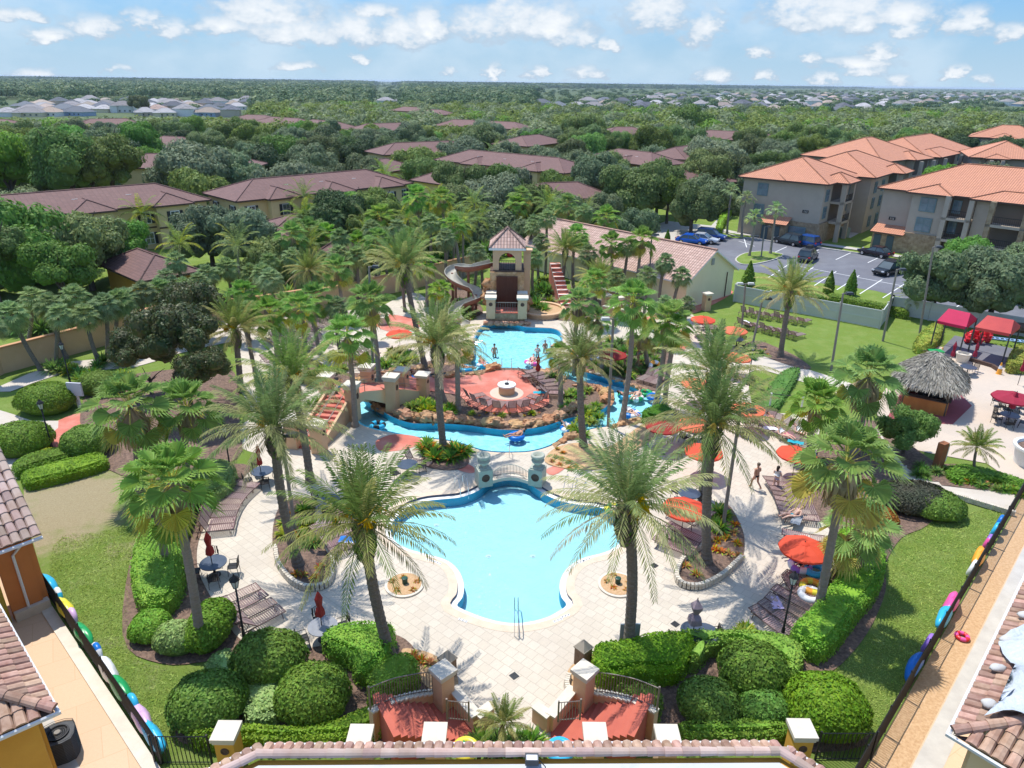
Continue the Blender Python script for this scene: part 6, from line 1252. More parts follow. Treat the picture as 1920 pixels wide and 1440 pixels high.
# clubhouse roof edge at the bottom
zr=8.0; cor=[P(270,1523,zr),P(484,1417,zr),P(1463,1412,zr),P(1640,1523,zr)]
o=wbase('clubhouse','flat pale roof edged with clay tiles at the bottom, the clubhouse the view looks over','building')
b=MB(); fl=[tuple(p[:2]) for p in cor]+[(cor[3].x,-6),(cor[0].x,-6)]; b.prism(offset(fl if area(fl)>0 else fl[::-1],-.02),0,zr-.12); part(o,'wall',b,stuccoG)
b=MB(); inn=offset(fl if area(fl)>0 else fl[::-1],-.2); b.prism(inn,zr-.11,zr-.06); part(o,'flat_roof',b,mat('pale_membrane',(.55,.58,.60),(.48,.50,.52),.6,.6,c3=(.40,.42,.44),sc3=.9,f3=(.55,.75)))
rt=MB(); gt=MB()
for a,b_ in zip(cor[:-1],cor[1:]):
    d=(b_-a); Ln=d.length; d.normalize(); nn=Vector((d.y,-d.x,0)); nn=nn if nn.y>0 or abs(nn.y)<.2 and nn.x*a.x>0 else -nn
    vdn=(nn*.75+Vector((0,0,-.42))).normalized(); up=-vdn; org=a+vdn*.42+Vector((0,0,.02))
    k=barrel_roof(org,d,up,int(Ln/.23)+1,1,None,.23,.42,None,int(Ln)); o_=len(rt.v); rt.v+=k.v; rt.f+=[tuple(i+o_ for i in f) for f in k.f]; rt.m+=k.m
    ridge_caps(rt,a+Vector((0,0,.05)),b_+Vector((0,0,.05)),.11,.4,1); gt.tube([org+vdn*.08+Vector((0,0,.05)),org+vdn*.08+d*(Ln+.1)+Vector((0,0,.05))],.035,6)
part(o,'roof_tile',rt,[clayM,clayL]); part(o,'gutter',gt,gutM)
p=P(997,1431,zr); o=at('flood_light',p,'small flood light mounted on the pale clubhouse roof at the bottom','flood light'); b=MB(); b.box((0,0,.12),(.30,.20,.16)); part(o,'housing',b,steelG); b=MB(); b.box((0,-.02,.203),(.24,.13,.01)); part(o,'lens',b,whiteV); b=MB(); b.tube([(.16,0,.1),(.3,-.1,.02),(.28,-.4,0)],.012,4); part(o,'cable',b,ironM)
# left wing, farther roof
ze=3.9; C=P(77,1000,ze); D=P(-60,1050,ze); u=(D-C).normalized(); Rk=P(-8,842,6.6); v=(Rk-C); v=(v-u*v.dot(u)).normalized()
o=at('left_wing',Vector((0,0,0)),'orange wing with mottled clay tile roof at the left edge beside the brown lawn','building'); rt=barrel_roof(C,u,v,26,11,None,.36,.5,None,3); part(o,'roof_tile',rt,[clayL])
b=MB(); b.face([C-Vector((0,0,.05)),D-Vector((0,0,.05)),D+v*5.4-Vector((0,0,.05)),C+v*5.4-Vector((0,0,.05))]); b.face([C-Vector((0,0,.25)),C-Vector((0,0,.04)),C+v*5.4-Vector((0,0,.04)),C+v*5.4-Vector((0,0,.25))]); part(o,'roof_deck',b,trimM)
b=MB(); ga=C-v*.1-Vector((0,0,.1)); b.tube([ga,ga+u*9],.09,6); part(o,'gutter',b,gutM)
vh=Vector((v.x,v.y,0)).normalized(); uh=Vector((u.x,u.y,0)).normalized(); b=MB(); K0=C+uh*.45+vh*.45; K0.z=0
def wl_(mb,a,b_,z0,z1,t=.25,mi=0): bar(mb,a,b_,t,z0,z1-z0,mi)
wl_(b,K0,K0+vh*9,0,ze-.1); wl_(b,K0+uh*.12,K0+uh*1.3,0,ze-.15); wl_(b,K0+uh*1.3,K0+uh*4.6,2.6,ze-.15); wl_(b,K0+uh*4.6,K0+uh*8,0,ze-.15); part(o,'wall',b,stuccoO)
b=MB(); wl_(b,K0+uh*1.42,K0+uh*1.62,0,2.6,.3); part(o,'door_surround',b,mat('mustard_trim',(.45,.34,.05),None,1,.8)); b=MB(); b.box(tuple((K0+uh*.6)[:2])+(.25,),(1.35,.7,.5),0,math.atan2(uh.y,uh.x)); part(o,'plinth',b,capM)
b=MB(); q0=C-v*.05+uh*.75; b.tube([(q0.x,q0.y,ze-.15),(K0.x+uh.x*.7-vh.x*.2,K0.y+uh.y*.7-vh.y*.2,ze-.7),(K0.x+uh.x*.7-vh.x*.2,K0.y+uh.y*.7-vh.y*.2,.1)],.06,6); part(o,'downspout',b,gutM)
# left wing, nearer roof with hip
C=P(101,1333,ze); D=P(-80,1412,ze); E=P(-6,1140,ze); u=(D-C).normalized(); w2_=(E-C).normalized(); rise=.42
o=at('left_wing_near',Vector((0,0,0)),'near left wing with brown barrel tile roof, gutter and ochre wall, bottom left corner','building')
nv_=Vector((-u.y,u.x,0)); nv_=nv_ if nv_.dot(w2_)>0 else -nv_; v1=(nv_+Vector((0,0,rise))).normalized(); nw=Vector((-w2_.y,w2_.x,0)); nw=nw if nw.dot(u)>0 else -nw; v2=(nw+Vector((0,0,rise))).normalized()
hip=(nv_*1+nw*1); hipd=(Vector((hip.x,hip.y,0))); sidef=lambda p: (p-C).dot(nv_)-(p-C).dot(nw)
rt=barrel_roof(C,u,v1,30,14,None,.34,.48,lambda p: sidef(p)<-.05,5); k=barrel_roof(C,w2_,v2,40,16,None,.34,.48,lambda p: sidef(p)>.05,6); o_=len(rt.v); rt.v+=k.v; rt.f+=[tuple(i+o_ for i in f) for f in k.f]; rt.m+=k.m
ridge_caps(rt,C+Vector((0,0,.1)),C+(nv_+nw)*6+Vector((0,0,6*rise+.1)),.17,.5); part(o,'roof_tile',rt,[clayM]); b=MB(); T_=C+(nv_+nw)*6+Vector((0,0,6*rise-.06)); cz=Vector((0,0,-.06)); b.face([C+cz,C+u*12+cz,T_+u*6]); b.face([C+cz,T_+w2_*8,C+w2_*16+cz]); b.face([C+cz,T_+u*6,T_+w2_*8]); part(o,'roof_deck',b,trimM)
b=MB(); g0=C-nv_*.1-nw*.1-Vector((0,0,.08)); b.tube([g0+u*12,g0,g0+w2_*16],.09,6); part(o,'gutter',b,gutM)
for i in range(9): b=MB(); b.tube([g0+w2_*(.6+i*1.4)+Vector((0,0,.05)),g0+w2_*(.6+i*1.4)+nw*.35+Vector((0,0,.16))],.02,4); part(o,'gutter_bracket',b,steelG)
K0=C+nv_*.5+nw*.5; K0.z=0; b=MB(); wl_(b,K0,K0+u*10,0,ze); wl_(b,K0+w2_*.2,K0+w2_*15,0,ze); part(o,'wall',b,stuccoG)
hv=[whiteV,blueV,whiteV,plain('navy_cloth',(.03,.04,.2)),redV]
b=MB(); q0=P(62,1395,1.9)
for i in range(6): b.blob((q0.x+.04*i,q0.y-.02*i,q0.z+.35-.17*i),(.16,.10,.13),i,8,6,.35,i%5)
tag(obj('hanging_towel',b.mesh('hanging_towel',hv,True)),'crumpled white and blue cloth hanging on the ochre wall','towel')
# air conditioner
p=P(120,1412,.05); o=at('air_conditioner',p,'dark grey air conditioning unit standing on the left terrace by the ochre wall','air conditioner',None,.45); S_=.42; hh=.95; b=MB(); b.prism(cat_rom([(-S_,-S_),(S_,-S_),(S_,S_),(-S_,S_)],3),0,hh); part(o,'cabinet',b,steelG); b=MB()
for i in range(15):
    z=.08+.068*i; pr=cat_rom([(-S_,-S_),(S_,-S_),(S_,S_),(-S_,S_)],3); pr=[(x*1.015,y*1.015) for x,y in pr]; b.tube([(x,y,z) for x,y in pr]+[(pr[0][0],pr[0][1],z)],.012,4,0,False)
part(o,'louvre',b,plain('louvre_grey',(.08,.085,.09))); b=MB(); b.lathe((0,0,hh+.01),[(.36,0),(.36,.05),(.31,.05),(.31,0)],24); 
for r_ in (.1,.16,.22,.29): b.torus((0,0,hh+.05),r_,.008,24,4)
part(o,'fan_guard',b,ironM); b=MB(); b.lathe((0,0,hh+.03),[(.12,0),(.10,.05)],12); part(o,'fan_hub',b,poleM)
# right wing with tarp
C=P(1788,1375,ze); E=P(1925,1090,ze); D=P(1945,1470,ze); w2_=(E-C).normalized(); u=(D-C).normalized(); nv_=Vector((-u.y,u.x,0)); nv_=nv_ if nv_.dot(w2_)>0 else -nv_; nw=Vector((-w2_.y,w2_.x,0)); nw=nw if nw.dot(u)>0 else -nw
v1=(nv_+Vector((0,0,rise))).normalized(); v2=(nw+Vector((0,0,rise))).normalized(); sidef=lambda p: (p-C).dot(nv_)-(p-C).dot(nw)
o=at('right_wing',Vector((0,0,0)),'right wing with brown barrel tile roof partly under a silver tarp','building'); rt=barrel_roof(C,u,v1,26,14,None,.34,.48,lambda p: sidef(p)<-.05,8); k=barrel_roof(C,w2_,v2,34,16,None,.34,.48,lambda p: sidef(p)>.05,9); o_=len(rt.v); rt.v+=k.v; rt.f+=[tuple(i+o_ for i in f) for f in k.f]; rt.m+=k.m
ridge_caps(rt,C+Vector((0,0,.1)),C+(nv_+nw)*6+Vector((0,0,6*rise+.1)),.17,.5); part(o,'roof_tile',rt,[clayM]); b=MB(); T_=C+(nv_+nw)*6+Vector((0,0,6*rise-.06)); b.face([C+cz,C+u*12+cz,T_+u*6]); b.face([C+cz,T_+w2_*8,C+w2_*16+cz]); part(o,'roof_deck',b,trimM)
b=MB(); g0=C-nv_*.1-nw*.1-Vector((0,0,.08)); b.tube([g0+u*12,g0,g0+w2_*16],.09,6); part(o,'gutter',b,gutM); K0=C+nv_*.5+nw*.5; K0.z=0; b=MB(); wl_(b,K0,K0+u*10,0,ze); wl_(b,K0+w2_*.2,K0+w2_*15,0,ze); part(o,'wall',b,creamW)
b=MB(); n=26; O_=C+w2_*.9+v2*.55; q=random.Random(4)
for i in range(n):
    for j in range(n):
        a=i/(n-1)*7.5; c=j/(n-1)*5.2; wob=.35*sin(a*.9)*(j==0)+.2*sin(c*1.7+a)*(i in (0,n-1)); pt=O_+w2_*(a+wob)+v2*(c+(.5*sin(a*1.1) if j==0 else 0)); b.v.append(tuple(pt+Vector((0,0,.2+.09*sin(a*3.3+c*2)*sin(c*2.7)+.16*abs(sin(a*2.1-c*1.7))+.10*abs(sin(a*4.7+c*3.1))+q.uniform(0,.03)))))
for i in range(n-1):
    for j in range(n-1): b.f.append((i*n+j,(i+1)*n+j,(i+1)*n+j+1,i*n+j+1)); b.m.append(0)
tag(obj('tarp',b.mesh('tarp',[tarpM],True)),'crumpled silver-grey tarp spread over the tiles of the right wing','tarp')
for i,(a,c) in enumerate(((.6,.3),(2.6,.1),(4.4,.0),(6.2,.2))): b=MB(); b.blob(tuple(O_+w2_*a+v2*(c-.3)+Vector((0,0,.25))),(.26,.18,.11),i,12,7,.12); tag(obj('sandbag',b.mesh('sandbag',[mat('pale_bag',(.5,.49,.47),None,1,.8) if i==0 else bpy.data.materials['pale_bag']],True)),'pale bag weighing down the tarp, '+ORD[i]+' from the near end','bag','bags along the tarp edge')
# ---------------------------------------------------------------- clipped bushes and hedges
def dome(px,py,rx,ry,h,m_,label,seed,group='round clipped bushes'):
    "px,py = centre on the ground"
    h*=.86; rx*=.94; ry*=.94; rg=np.random.default_rng(seed); n=int(2600*(rx*ry)**.6+900); D=nrm(rg.normal(0,1,(n,3))); D[:,2]=np.abs(D[:,2])*1.0-.12; D=nrm(D); b=1+.03*np.sin(D[:,0]*9+seed)*np.sin(D[:,1]*8)+rg.normal(0,.018,n); sh_=np.stack([np.sign(D[:,0])*np.abs(D[:,0])**.85,np.sign(D[:,1])*np.abs(D[:,1])**.85,D[:,2]],1)
    C_=sh_*np.array([rx,ry,h*.62])*b[:,None]+np.array([0,0,h*.40]); C_[:,2]=np.maximum(C_[:,2],.05); a=leafmesh('l',C_,D,rg.uniform(.035,.075,n)*1.25,[m_],rg,.55,jit=.32); mb=MB(); mb.blob((0,0,h*.40),(rx*.96,ry*.96,h*.58),seed,18,12,.04)
    p=P(px,py); o=empty('clipped_bush',p,label,'bush',group); obj('foliage',joinm('foliage',[a,mb.mesh('c',[m_])],[m_]),o); s_=MB(); s_.tube([(0,0,-.1),(0,0,h*.4)],.07,5); part(o,'stem',s_,barkT); return o
for a in ((508,1262,1.55,1.35,2.0,hedA,'large dark round bush, upper left one of the near left group'),(590,1330,1.45,1.35,2.0,hedA,'dark round bush in the middle of the near left group'),(395,1342,1.5,1.35,1.9,hedA,'dark round bush at the left end of the near left group'),(1408,1282,1.45,1.3,1.9,hedA,'dark round bush, upper one of the near right group'),
    (1325,1340,1.2,1.1,1.6,hedA,'smaller dark round bush, left one of the near right group'),(1542,1355,1.6,1.45,2.1,hedA,'largest dark round bush at the right end of the near right group'),(1432,1345,1.1,.8,1.2,crotC,'loose bluish-green bush between the right round bushes'),
    (398,1195,.95,1.5,1.7,hedA,'tall clipped bush at the foot of the fan palm, left hedge end'),(335,1215,.95,.8,1.4,hedC,'pale clipped bush in the dark mulch beside the tall one'),(285,1190,.85,.9,1.2,hedB,'bright loose bush left of the pale one'),
    (92,768,2.1,1.8,2.2,hedA,'round bush behind the lantern at far left'),(45,845,2.0,1.7,2.1,hedA,'round bush at the left edge'),(168,848,1.6,1.4,2.0,hedA,'round bush right of the red path at far left'),(190,735,1.7,1.4,1.8,hedA,'round bush behind the notice board'),
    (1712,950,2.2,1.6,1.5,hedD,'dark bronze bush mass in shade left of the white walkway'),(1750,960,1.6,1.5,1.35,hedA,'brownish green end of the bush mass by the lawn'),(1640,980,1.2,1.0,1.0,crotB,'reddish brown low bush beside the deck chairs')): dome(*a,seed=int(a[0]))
def hedge(pts,h,m_,label,seed,k=4,rnd_=.25,dens=170,ls=.06,group=None,step=False):
    poly=px2(pts,k) if not isinstance(pts[0],Vector) else [tuple(p[:2]) for p in pts]; poly=poly if area(poly)>0 else poly[::-1]; rg=np.random.default_rng(seed); inn=offset(poly,-rnd_)
    xs=[p[0] for p in poly]; ys=[p[1] for p in poly]; C_=[];N_=[]; A=abs(area(poly)); n=int(A*dens); pa=np.array(poly)
    edge=np.array([(poly[i][0]+(poly[(i+1)%len(poly)][0]-poly[i][0])*f,poly[i][1]+(poly[(i+1)%len(poly)][1]-poly[i][1])*f) for i in range(len(poly)) for f in (0,.33,.66)])
    X=rg.uniform(min(xs),max(xs),n*4); Y=rg.uniform(min(ys),max(ys),n*4); c=0
    hz=lambda x,y: h*(1+.07*np.sin(x*1.9+seed)*np.sin(y*1.6+seed*2)+.03*np.sin(x*5)*np.sin(y*4.3))
    for x,y in zip(X,Y):
        if c>=n: break
        if not inside((x,y),poly): continue
        d=np.sqrt(((edge-(x,y))**2).sum(1).min()); f=min(1,d/.45); z=hz(x,y)*(1-.35*(1-f)**2); C_.append((x,y,z)); N_.append((0,0,1)); c+=1
    L=0
    for i in range(len(poly)):
        a=np.array(poly[i]); b_=np.array(poly[(i+1)%len(poly)]); l=np.linalg.norm(b_-a); t=(b_-a)/max(l,1e-6); nn=np.array([t[1],-t[0]]); mm=int(l*h*dens)+1
        for _ in range(mm):
            f=rg.uniform(); z=rg.uniform(.05,1)**.9*h*.92; r_=-.12*(z/h)**3*2+rg.normal(0,.025); q_=a+t*l*f+nn*r_; C_.append((q_[0],q_[1],z)); N_.append((nn[0],nn[1],.25))
    C_=np.array(C_); a=leafmesh('l',C_,np.array(N_,float),rg.uniform(.6,1.3,len(C_))*ls,[m_],rg,.55,jit=.34); mb=MB(); mb.prism(offset(poly,-.10),0,h*.74); mb.prism(offset(poly,-.38),h*.7,h*.93)
    return tag(obj('hedge',joinm('hedge',[a,mb.mesh('c',[m_])],[m_])),label,'hedge',group)
hedge([(618,1208),(660,1198),(700,1196),(738,1200),(742,1225),(728,1262),(700,1290),(670,1290),(655,1262),(625,1248),(605,1228)],1.15,hedB,'bright green clipped hedge behind the small round table, near left group',1)
hedge([(735,1262),(770,1258),(788,1280),(778,1312),(745,1335),(700,1340),(690,1305),(705,1280)],1.2,hedB,'clipped green block right of the left date palm, shaded by it',2)
hedge([(445,1300),(480,1290),(530,1295),(535,1340),(520,1365),(470,1372),(455,1340)],.75,hedC,'pale variegated low hedge between the left round bushes',3)
hedge([(400,1250),(435,1235),(450,1262),(440,1290),(410,1290),(385,1275)],.8,hedC,'pale green hedge piece above the left end bush',4)
hedge([(370,1385),(450,1378),(540,1385),(620,1375),(690,1345),(735,1330),(770,1338),(720,1385),(640,1412),(500,1415),(370,1412)],.85,hedA,'long low clipped hedge along the bottom of the left group',5)
hedge([(1112,1238),(1160,1228),(1205,1218),(1260,1212),(1300,1225),(1290,1262),(1265,1290),(1200,1290),(1150,1300),(1112,1285)],1.1,hedB,'bright clipped hedge at the foot of the right date palm',6)
hedge([(1268,1210),(1330,1205),(1400,1208),(1470,1216),(1500,1240),(1500,1275),(1480,1300),(1450,1262),(1380,1232),(1330,1240),(1305,1265),(1288,1262),(1298,1232)],1.0,hedB,'bright clipped hedge curving behind the right round bushes',7)
hedge([(1150,1312),(1230,1306),(1242,1330),(1235,1362),(1170,1345)],.9,hedA,'square clipped block beside the right entrance railing',8,k=1)
hedge([(1270,1375),(1350,1368),(1460,1372),(1475,1400),(1400,1408),(1280,1405)],.8,hedA,'low clipped hedge along the bottom of the right group',9)
hedge([(1600,1035),(1648,1048),(1655,1085),(1640,1130),(1600,1180),(1565,1228),(1530,1250),(1492,1228),(1478,1205),(1510,1170),(1540,1135),(1565,1100),(1572,1060)],1.15,hedB,'long bright green hedge curving along the right lawn',10,dens=190)
hedge([(1568,1018),(1620,1015),(1650,1035),(1648,1062),(1610,1075),(1575,1060),(1563,1038)],1.2,hedB,'upper end of the bright hedge at the right, by the short fan palm',11)
hedge([(258,1045),(290,1000),(325,1010),(345,1060),(350,1105),(330,1150),(290,1165),(262,1150),(250,1100)],1.15,hedB,'bright green hedge along the left lawn, near half',12,dens=190)
hedge([(325,935),(345,915),(372,935),(365,980),(350,1020),(335,1040),(300,1020),(300,975)],1.3,hedB,'bright green hedge on the left, middle part in front of the loungers',13)
hedge([(360,920),(375,890),(420,885),(445,895),(440,930),(405,955),(375,958)],1.1,hedC,'pale green hedge at the upper end of the left row',14)
hedge([(45,900),(90,885),(150,870),(190,862),(205,880),(150,900),(90,915),(50,922)],.7,hedA,'long low hedge on the brown lawn at far left, nearer strip',15)
hedge([(25,885),(60,865),(120,852),(135,868),(80,885),(35,900)],.7,hedA,'long low hedge on the brown lawn at far left, farther strip',16)
hedge([(72,858),(100,850),(118,856),(100,868),(78,868)],.6,crotA,'small yellowish bush by the lantern at far left',17,dens=110)
hedge([(1545,570),(1580,575),(1650,590),(1700,600),(1690,590),(1620,575),(1560,562)],.9,hedA,'row of dark shrubs behind the vinyl fence',18,dens=60,ls=.1)
hedge([(1400,553),(1460,563),(1540,572),(1530,562),(1450,552),(1405,546)],.8,hedA,'low hedge at the car park edge behind the fence',19,dens=60,ls=.1)
hedge([(1710,655),(1735,625),(1765,615),(1758,650),(1730,668)],.9,crotA,'yellow-green shrubs left of the playground',20,dens=70,ls=.1)
hedge([(1885,690),(1900,662),(1940,668),(1935,700),(1890,702)],1.,crotA,'yellow-green shrubs at the right edge below the playground',21,dens=70,ls=.1)
hedge([(1770,888),(1800,878),(1860,890),(1935,915),(1930,925),(1860,908),(1785,905)],.45,crotC,'low green plants in the walkway planter',22,dens=100,ls=.08)
hedge([(1340,438),(1352,410),(1366,400),(1372,404),(1358,425),(1350,445)],1.1,hedB,'clipped hedge beside the path at the left block',23,dens=40,ls=.14)
hedge([(1200,790),(1235,775),(1262,785),(1255,800),(1225,805)],1.0,crotC,'green shrubs beside the orange umbrella at the channel end',24,dens=100)
hedge([(1410,790),(1440,730),(1470,700),(1500,700),(1480,740),(1450,780)],.5,crotC,'low green shrubs by the white net posts',25,dens=60,ls=.08)
p=P(1692,852); tree('broadleaf_tree',p.x,p.y,3.1,1.9,2,1,'bushy green shrub tree between the big fan palms and the thatched bar')
def grass(pts,n,h,label,m_,seed):
    poly=px2(pts,3); rg=np.random.default_rng(seed); xs=[p[0] for p in poly]; ys=[p[1] for p in poly]; C_=[]
    while len(C_)<n:
        x,y=rg.uniform(min(xs),max(xs)),rg.uniform(min(ys),max(ys))
        if inside((x,y),poly) and (x-P(150,935).x)**2+(y-P(150,935).y)**2>rg.uniform(3.2,5)**2: C_.append((x,y,.02))
    C_=np.array(C_); a=rg.uniform(0,6.28,n); s_=np.stack([np.cos(a),np.sin(a),a*0],1)*.016*rg.uniform(.6,1.4,n)[:,None]; t=np.stack([rg.normal(0,1.1,n),rg.normal(0,1.1,n),np.ones(n)],1)*h*rg.uniform(.5,1.2,n)[:,None]
    V=np.stack([C_-s_,C_+s_,C_+s_*.3+t,C_-s_*.3+t],1); tag(obj('grass',quads('grass',V,np.arange(n*4).reshape(-1,4),[m_])),label,None,None,'stuff')
gbl=mat('grass_blade',(.27,.37,.06),(.42,.50,.14),.8,.8,isl=.7,trl=.2)
grass([(110,1010),(180,1000),(240,985),(280,1000),(250,1080),(245,1180),(262,1240),(330,1262),(340,1340),(300,1395),(180,1250),(95,1090)],15000,.05,'short mown grass blades of the left lawn',gbl,1)
grass([(1660,1150),(1690,1010),(1800,965),(1870,955),(1890,960),(1800,1120),(1650,1380),(1610,1290),(1560,1262),(1640,1190)],15000,.05,'short mown grass blades of the right lawn',gbl,2)
# magnolia group
for i,(x,t,w_,by,l) in enumerate(((285,610,110,740,'dark magnolia with bronze leaves, left one'),(360,560,150,770,'largest dark magnolia, bronze leaves, left of the loungers'),(365,520,120,640,'dark magnolia behind the largest one'),(395,650,100,800,'lower dark magnolia crown in front'))):
    p=P(x,by); h=PY(x,t,p.y).z; k_=F/math.hypot(p.y,17); c=MAGN if 'MAGN' in globals() else None
    if c is None: MAGN=c=crown_mesh('crown',901,5.2,3.6,22,8500,.19,mat('magnolia_leaf',(.05,.10,.025),(.11,.095,.035),1.2,.5,isl=.6,trl=.2,spec=.3))
    o=empty('magnolia_tree',p,l,'tree','dark magnolias',i); s_=w_/2/k_/5.2*1.1; obj('trunk',TREES[3][0][1],o,sc=(s_,s_,s_)); obj('crown',c,o,(0,0,h-3.6*s_*1.15),sc=(s_,s_,s_*1.15))
# ---------------------------------------------------------------- rocks
RK=[]
for i in range(6):
    m_=MB(); m_.blob((0,0,.18),(1.,.62,.48),i*7+3,12,9,.34); RK.append(m_.mesh('boulder',[rockM if i<5 else rockS],False))
def rocks(line,n,s_,where,group,jx=0,z=0.):
    q=random.Random(int(line[0][0])); L=cat_rom(line,8,False); tot=len(L)-1
    for i in range(n):
        t=(i+.5)/n*tot; k=int(t); x=L[k][0]+(L[min(k+1,tot)][0]-L[k][0])*(t-k); y=L[k][1]+(L[min(k+1,tot)][1]-L[k][1])*(t-k); a=P(*L[k]); b_=P(*L[min(k+1,tot)]); ang=math.atan2(b_.y-a.y,b_.x-a.x)
        p=P(x+q.uniform(-jx,jx),y+q.uniform(-jx,jx)*.5,z); ss=s_*q.uniform(.5,.95)*(1 if 'upper' in group else .85)
        tag(obj('boulder',RK[q.randrange(5)],None,p-Vector((0,0,.12)),ang+q.uniform(-.3,.3)+(pi if q.random()<.5 else 0),(ss,ss,ss*q.uniform(.8,1.5))),'orange-tan artificial boulder '+where,'boulder',group)
rocks([(745,776),(792,786),(833,787),(875,789),(912,794),(954,797),(996,795),(1027,789),(1056,779)],22,.95,'on the near island bank at the waterline','boulders of the near island bank',2,.05)
rocks([(735,783),(767,793),(833,795),(875,798),(912,803),(954,807),(996,804),(1027,798),(1062,787)],27,.8,'standing in the water along the near island bank','waterline boulders of the island',1,-.30)
rocks([(752,776),(800,784),(870,788)],7,.75,'in the second row of the island bank below the bridge','upper boulders of the island bank left',2,.25); rocks([(985,792),(1025,785),(1062,770),(1070,762)],7,.85,'in the upper row at the right of the island bank','upper boulders of the island bank right',3,.2)
rocks([(1090,722),(1120,728),(1136,740),(1139,752)],7,.95,'at the right tip of the island','boulders at the island tip',3,.1); rocks([(1000,694),(1030,702),(1050,712)],5,1.,'on the far right of the island beside the loungers','boulders behind the island loungers',3,.1)
rocks([(925,692),(905,697),(880,702),(850,706),(815,707)],7,.85,'along the far island bank','boulders of the far island bank',2,.08)
rocks([(664,712),(690,702),(730,698),(765,694),(800,690),(833,684),(862,680),(885,668)],14,.85,'on the far channel bank','boulders of the far channel bank',2,.05)
rocks([(600,735),(625,722),(640,714)],4,.8,'left of the bridge on the channel bank','boulders left of the bridge',2,.05); rocks([(690,745),(705,762),(722,772)],3,.7,'under the bridge on the island side','boulders under the bridge',1,0.)
rocks([(1052,682),(1094,694),(1142,708),(1183,720),(1212,731)],16,.55,'edging the far bank of the right channel','edging boulders of the right channel',1,.03); rocks([(1035,668),(1030,655),(1045,645)],3,.6,'at the right shore of the upper pool','boulders of the upper pool right shore',1,.03)
rocks([(1040,835),(1058,826),(1075,820)],3,.75,'by the small gravel bed on the near bank','boulders of the near right bank',2,.05); rocks([(1150,800),(1170,795),(1195,790),(1212,786)],5,.7,'at the near bank of the right channel','boulders of the right channel near bank',3,.05)
rocks([(845,600),(862,606),(880,598)],5,.8,'around the end of the slide','boulders at the slide end',2,.05); rocks([(880,640),(868,655),(872,668)],5,.7,'left of the upper pool','boulders left of the upper pool',3,.05)
# white stone edging of the kidney beds
def edging(line,label,n,s_=.16,z=.05):
    L=cat_rom(line,8,False); L=[P(*q_) for q_ in L]; tot=sum((L[i+1]-L[i]).length for i in range(len(L)-1)); m_=MB(); k=0; acc=0; step=tot/n; q=random.Random(3)
    for i in range(len(L)-1):
        d=(L[i+1]-L[i]); l=d.length; ang=math.atan2(d.y,d.x)
        while k*step<=acc+l:
            p=L[i]+d*((k*step-acc)/l); 
            for lv in range(2): m_.box((p.x+q.uniform(-.01,.01),p.y,z+.08+.15*lv),(step*.9,.24-.03*lv,.135),0,ang+q.uniform(-.08,.08),.9)
            k+=1
        acc+=l
    return tag(obj('stone_edging',m_.mesh('stone_edging',[mat('white_edging_stone',(.66,.60,.50),(.50,.43,.33),5,.85) if 'white_edging_stone' not in bpy.data.materials else bpy.data.materials['white_edging_stone']])),label,'stone edging','stone edgings of the kidney beds')
edging([(517,1032),(523,1062),(545,1092),(575,1107),(610,1102),(624,1080),(622,1045),(600,1010),(590,1000)],'white block edging round the near end of the left kidney bed',52)
edging([(1320,1025),(1282,1052),(1268,1080),(1275,1098),(1295,1105),(1320,1102),(1355,1083),(1388,1052)],'white block edging round the near end of the right kidney bed',48)
edging([(1690,902),(1790,935),(1900,968)],'dark and white block edging along the walkway',60)
for i,(x,y,l) in enumerate(((838,1310,'left'),(1070,1300,'right'))): edging([(x-4,y-25),(x+ (8 if i==0 else -8),y-12),(x+(4 if i==0 else -4),y+6)],'short stone edging by the entrance pillar, '+l,8)
# ---------------------------------------------------------------- loungers, tables, umbrellas
def lounger(back):
    "head towards +y; seat 1.25 m, backrest .7 m raised by angle back"
    out=[]; s_=MB(); 
    for i in range(13): s_.box((0,-.95+i*.1,.34),(.56,.06,.018))
    b=MB(); c,s0=cos(back),sin(back)
    for i in range(8): t=.06+i*.088; b.box((0,0,0),(.56,.062,.018),0,0,1,Matrix.Translation((0,.33+t*c,.34+t*s0))@Matrix.Rotation(back,4,'X'))
    f=MB()
    for x in (-.3,.3): f.tube([(x,-1.0,.33),(x,.33,.33),(x,.92,.33)],.022,5); f.tube([(x,.33,.35),(x,.33+.74*c,.35+.74*s0)],.022,5)
    f.tube([(-.3,-1.,.33),(.3,-1.,.33)],.022,5); f.tube([(-.3,.33+.74*c,.35+.74*s0),(.3,.33+.74*c,.35+.74*s0)],.022,5); f.tube([(-.3,.92,.33),(.3,.92,.33)],.02,5)
    if back>.2: f.tube([(-.27,.33+.45*c,.35+.45*s0),(-.27,.85,.33)],.014,4); f.tube([(.27,.33+.45*c,.35+.45*s0),(.27,.85,.33)],.014,4)
    out=[('seat_straps',s_.mesh('seat_straps',[loungeM])),('backrest',b.mesh('backrest',[loungeM])),('frame',f.mesh('frame',[framM]))]
    for y in (-.8,.75):
        for x in (-.3,.3): l=MB(); l.tube([(x,y,.33),(x,y+(.05 if y>0 else -.05),0)],.02,5); out.append(('leg',l.mesh('leg',[framM])))
    return out
LG={0:lounger(.12),1:lounger(.75),2:lounger(1.15)}
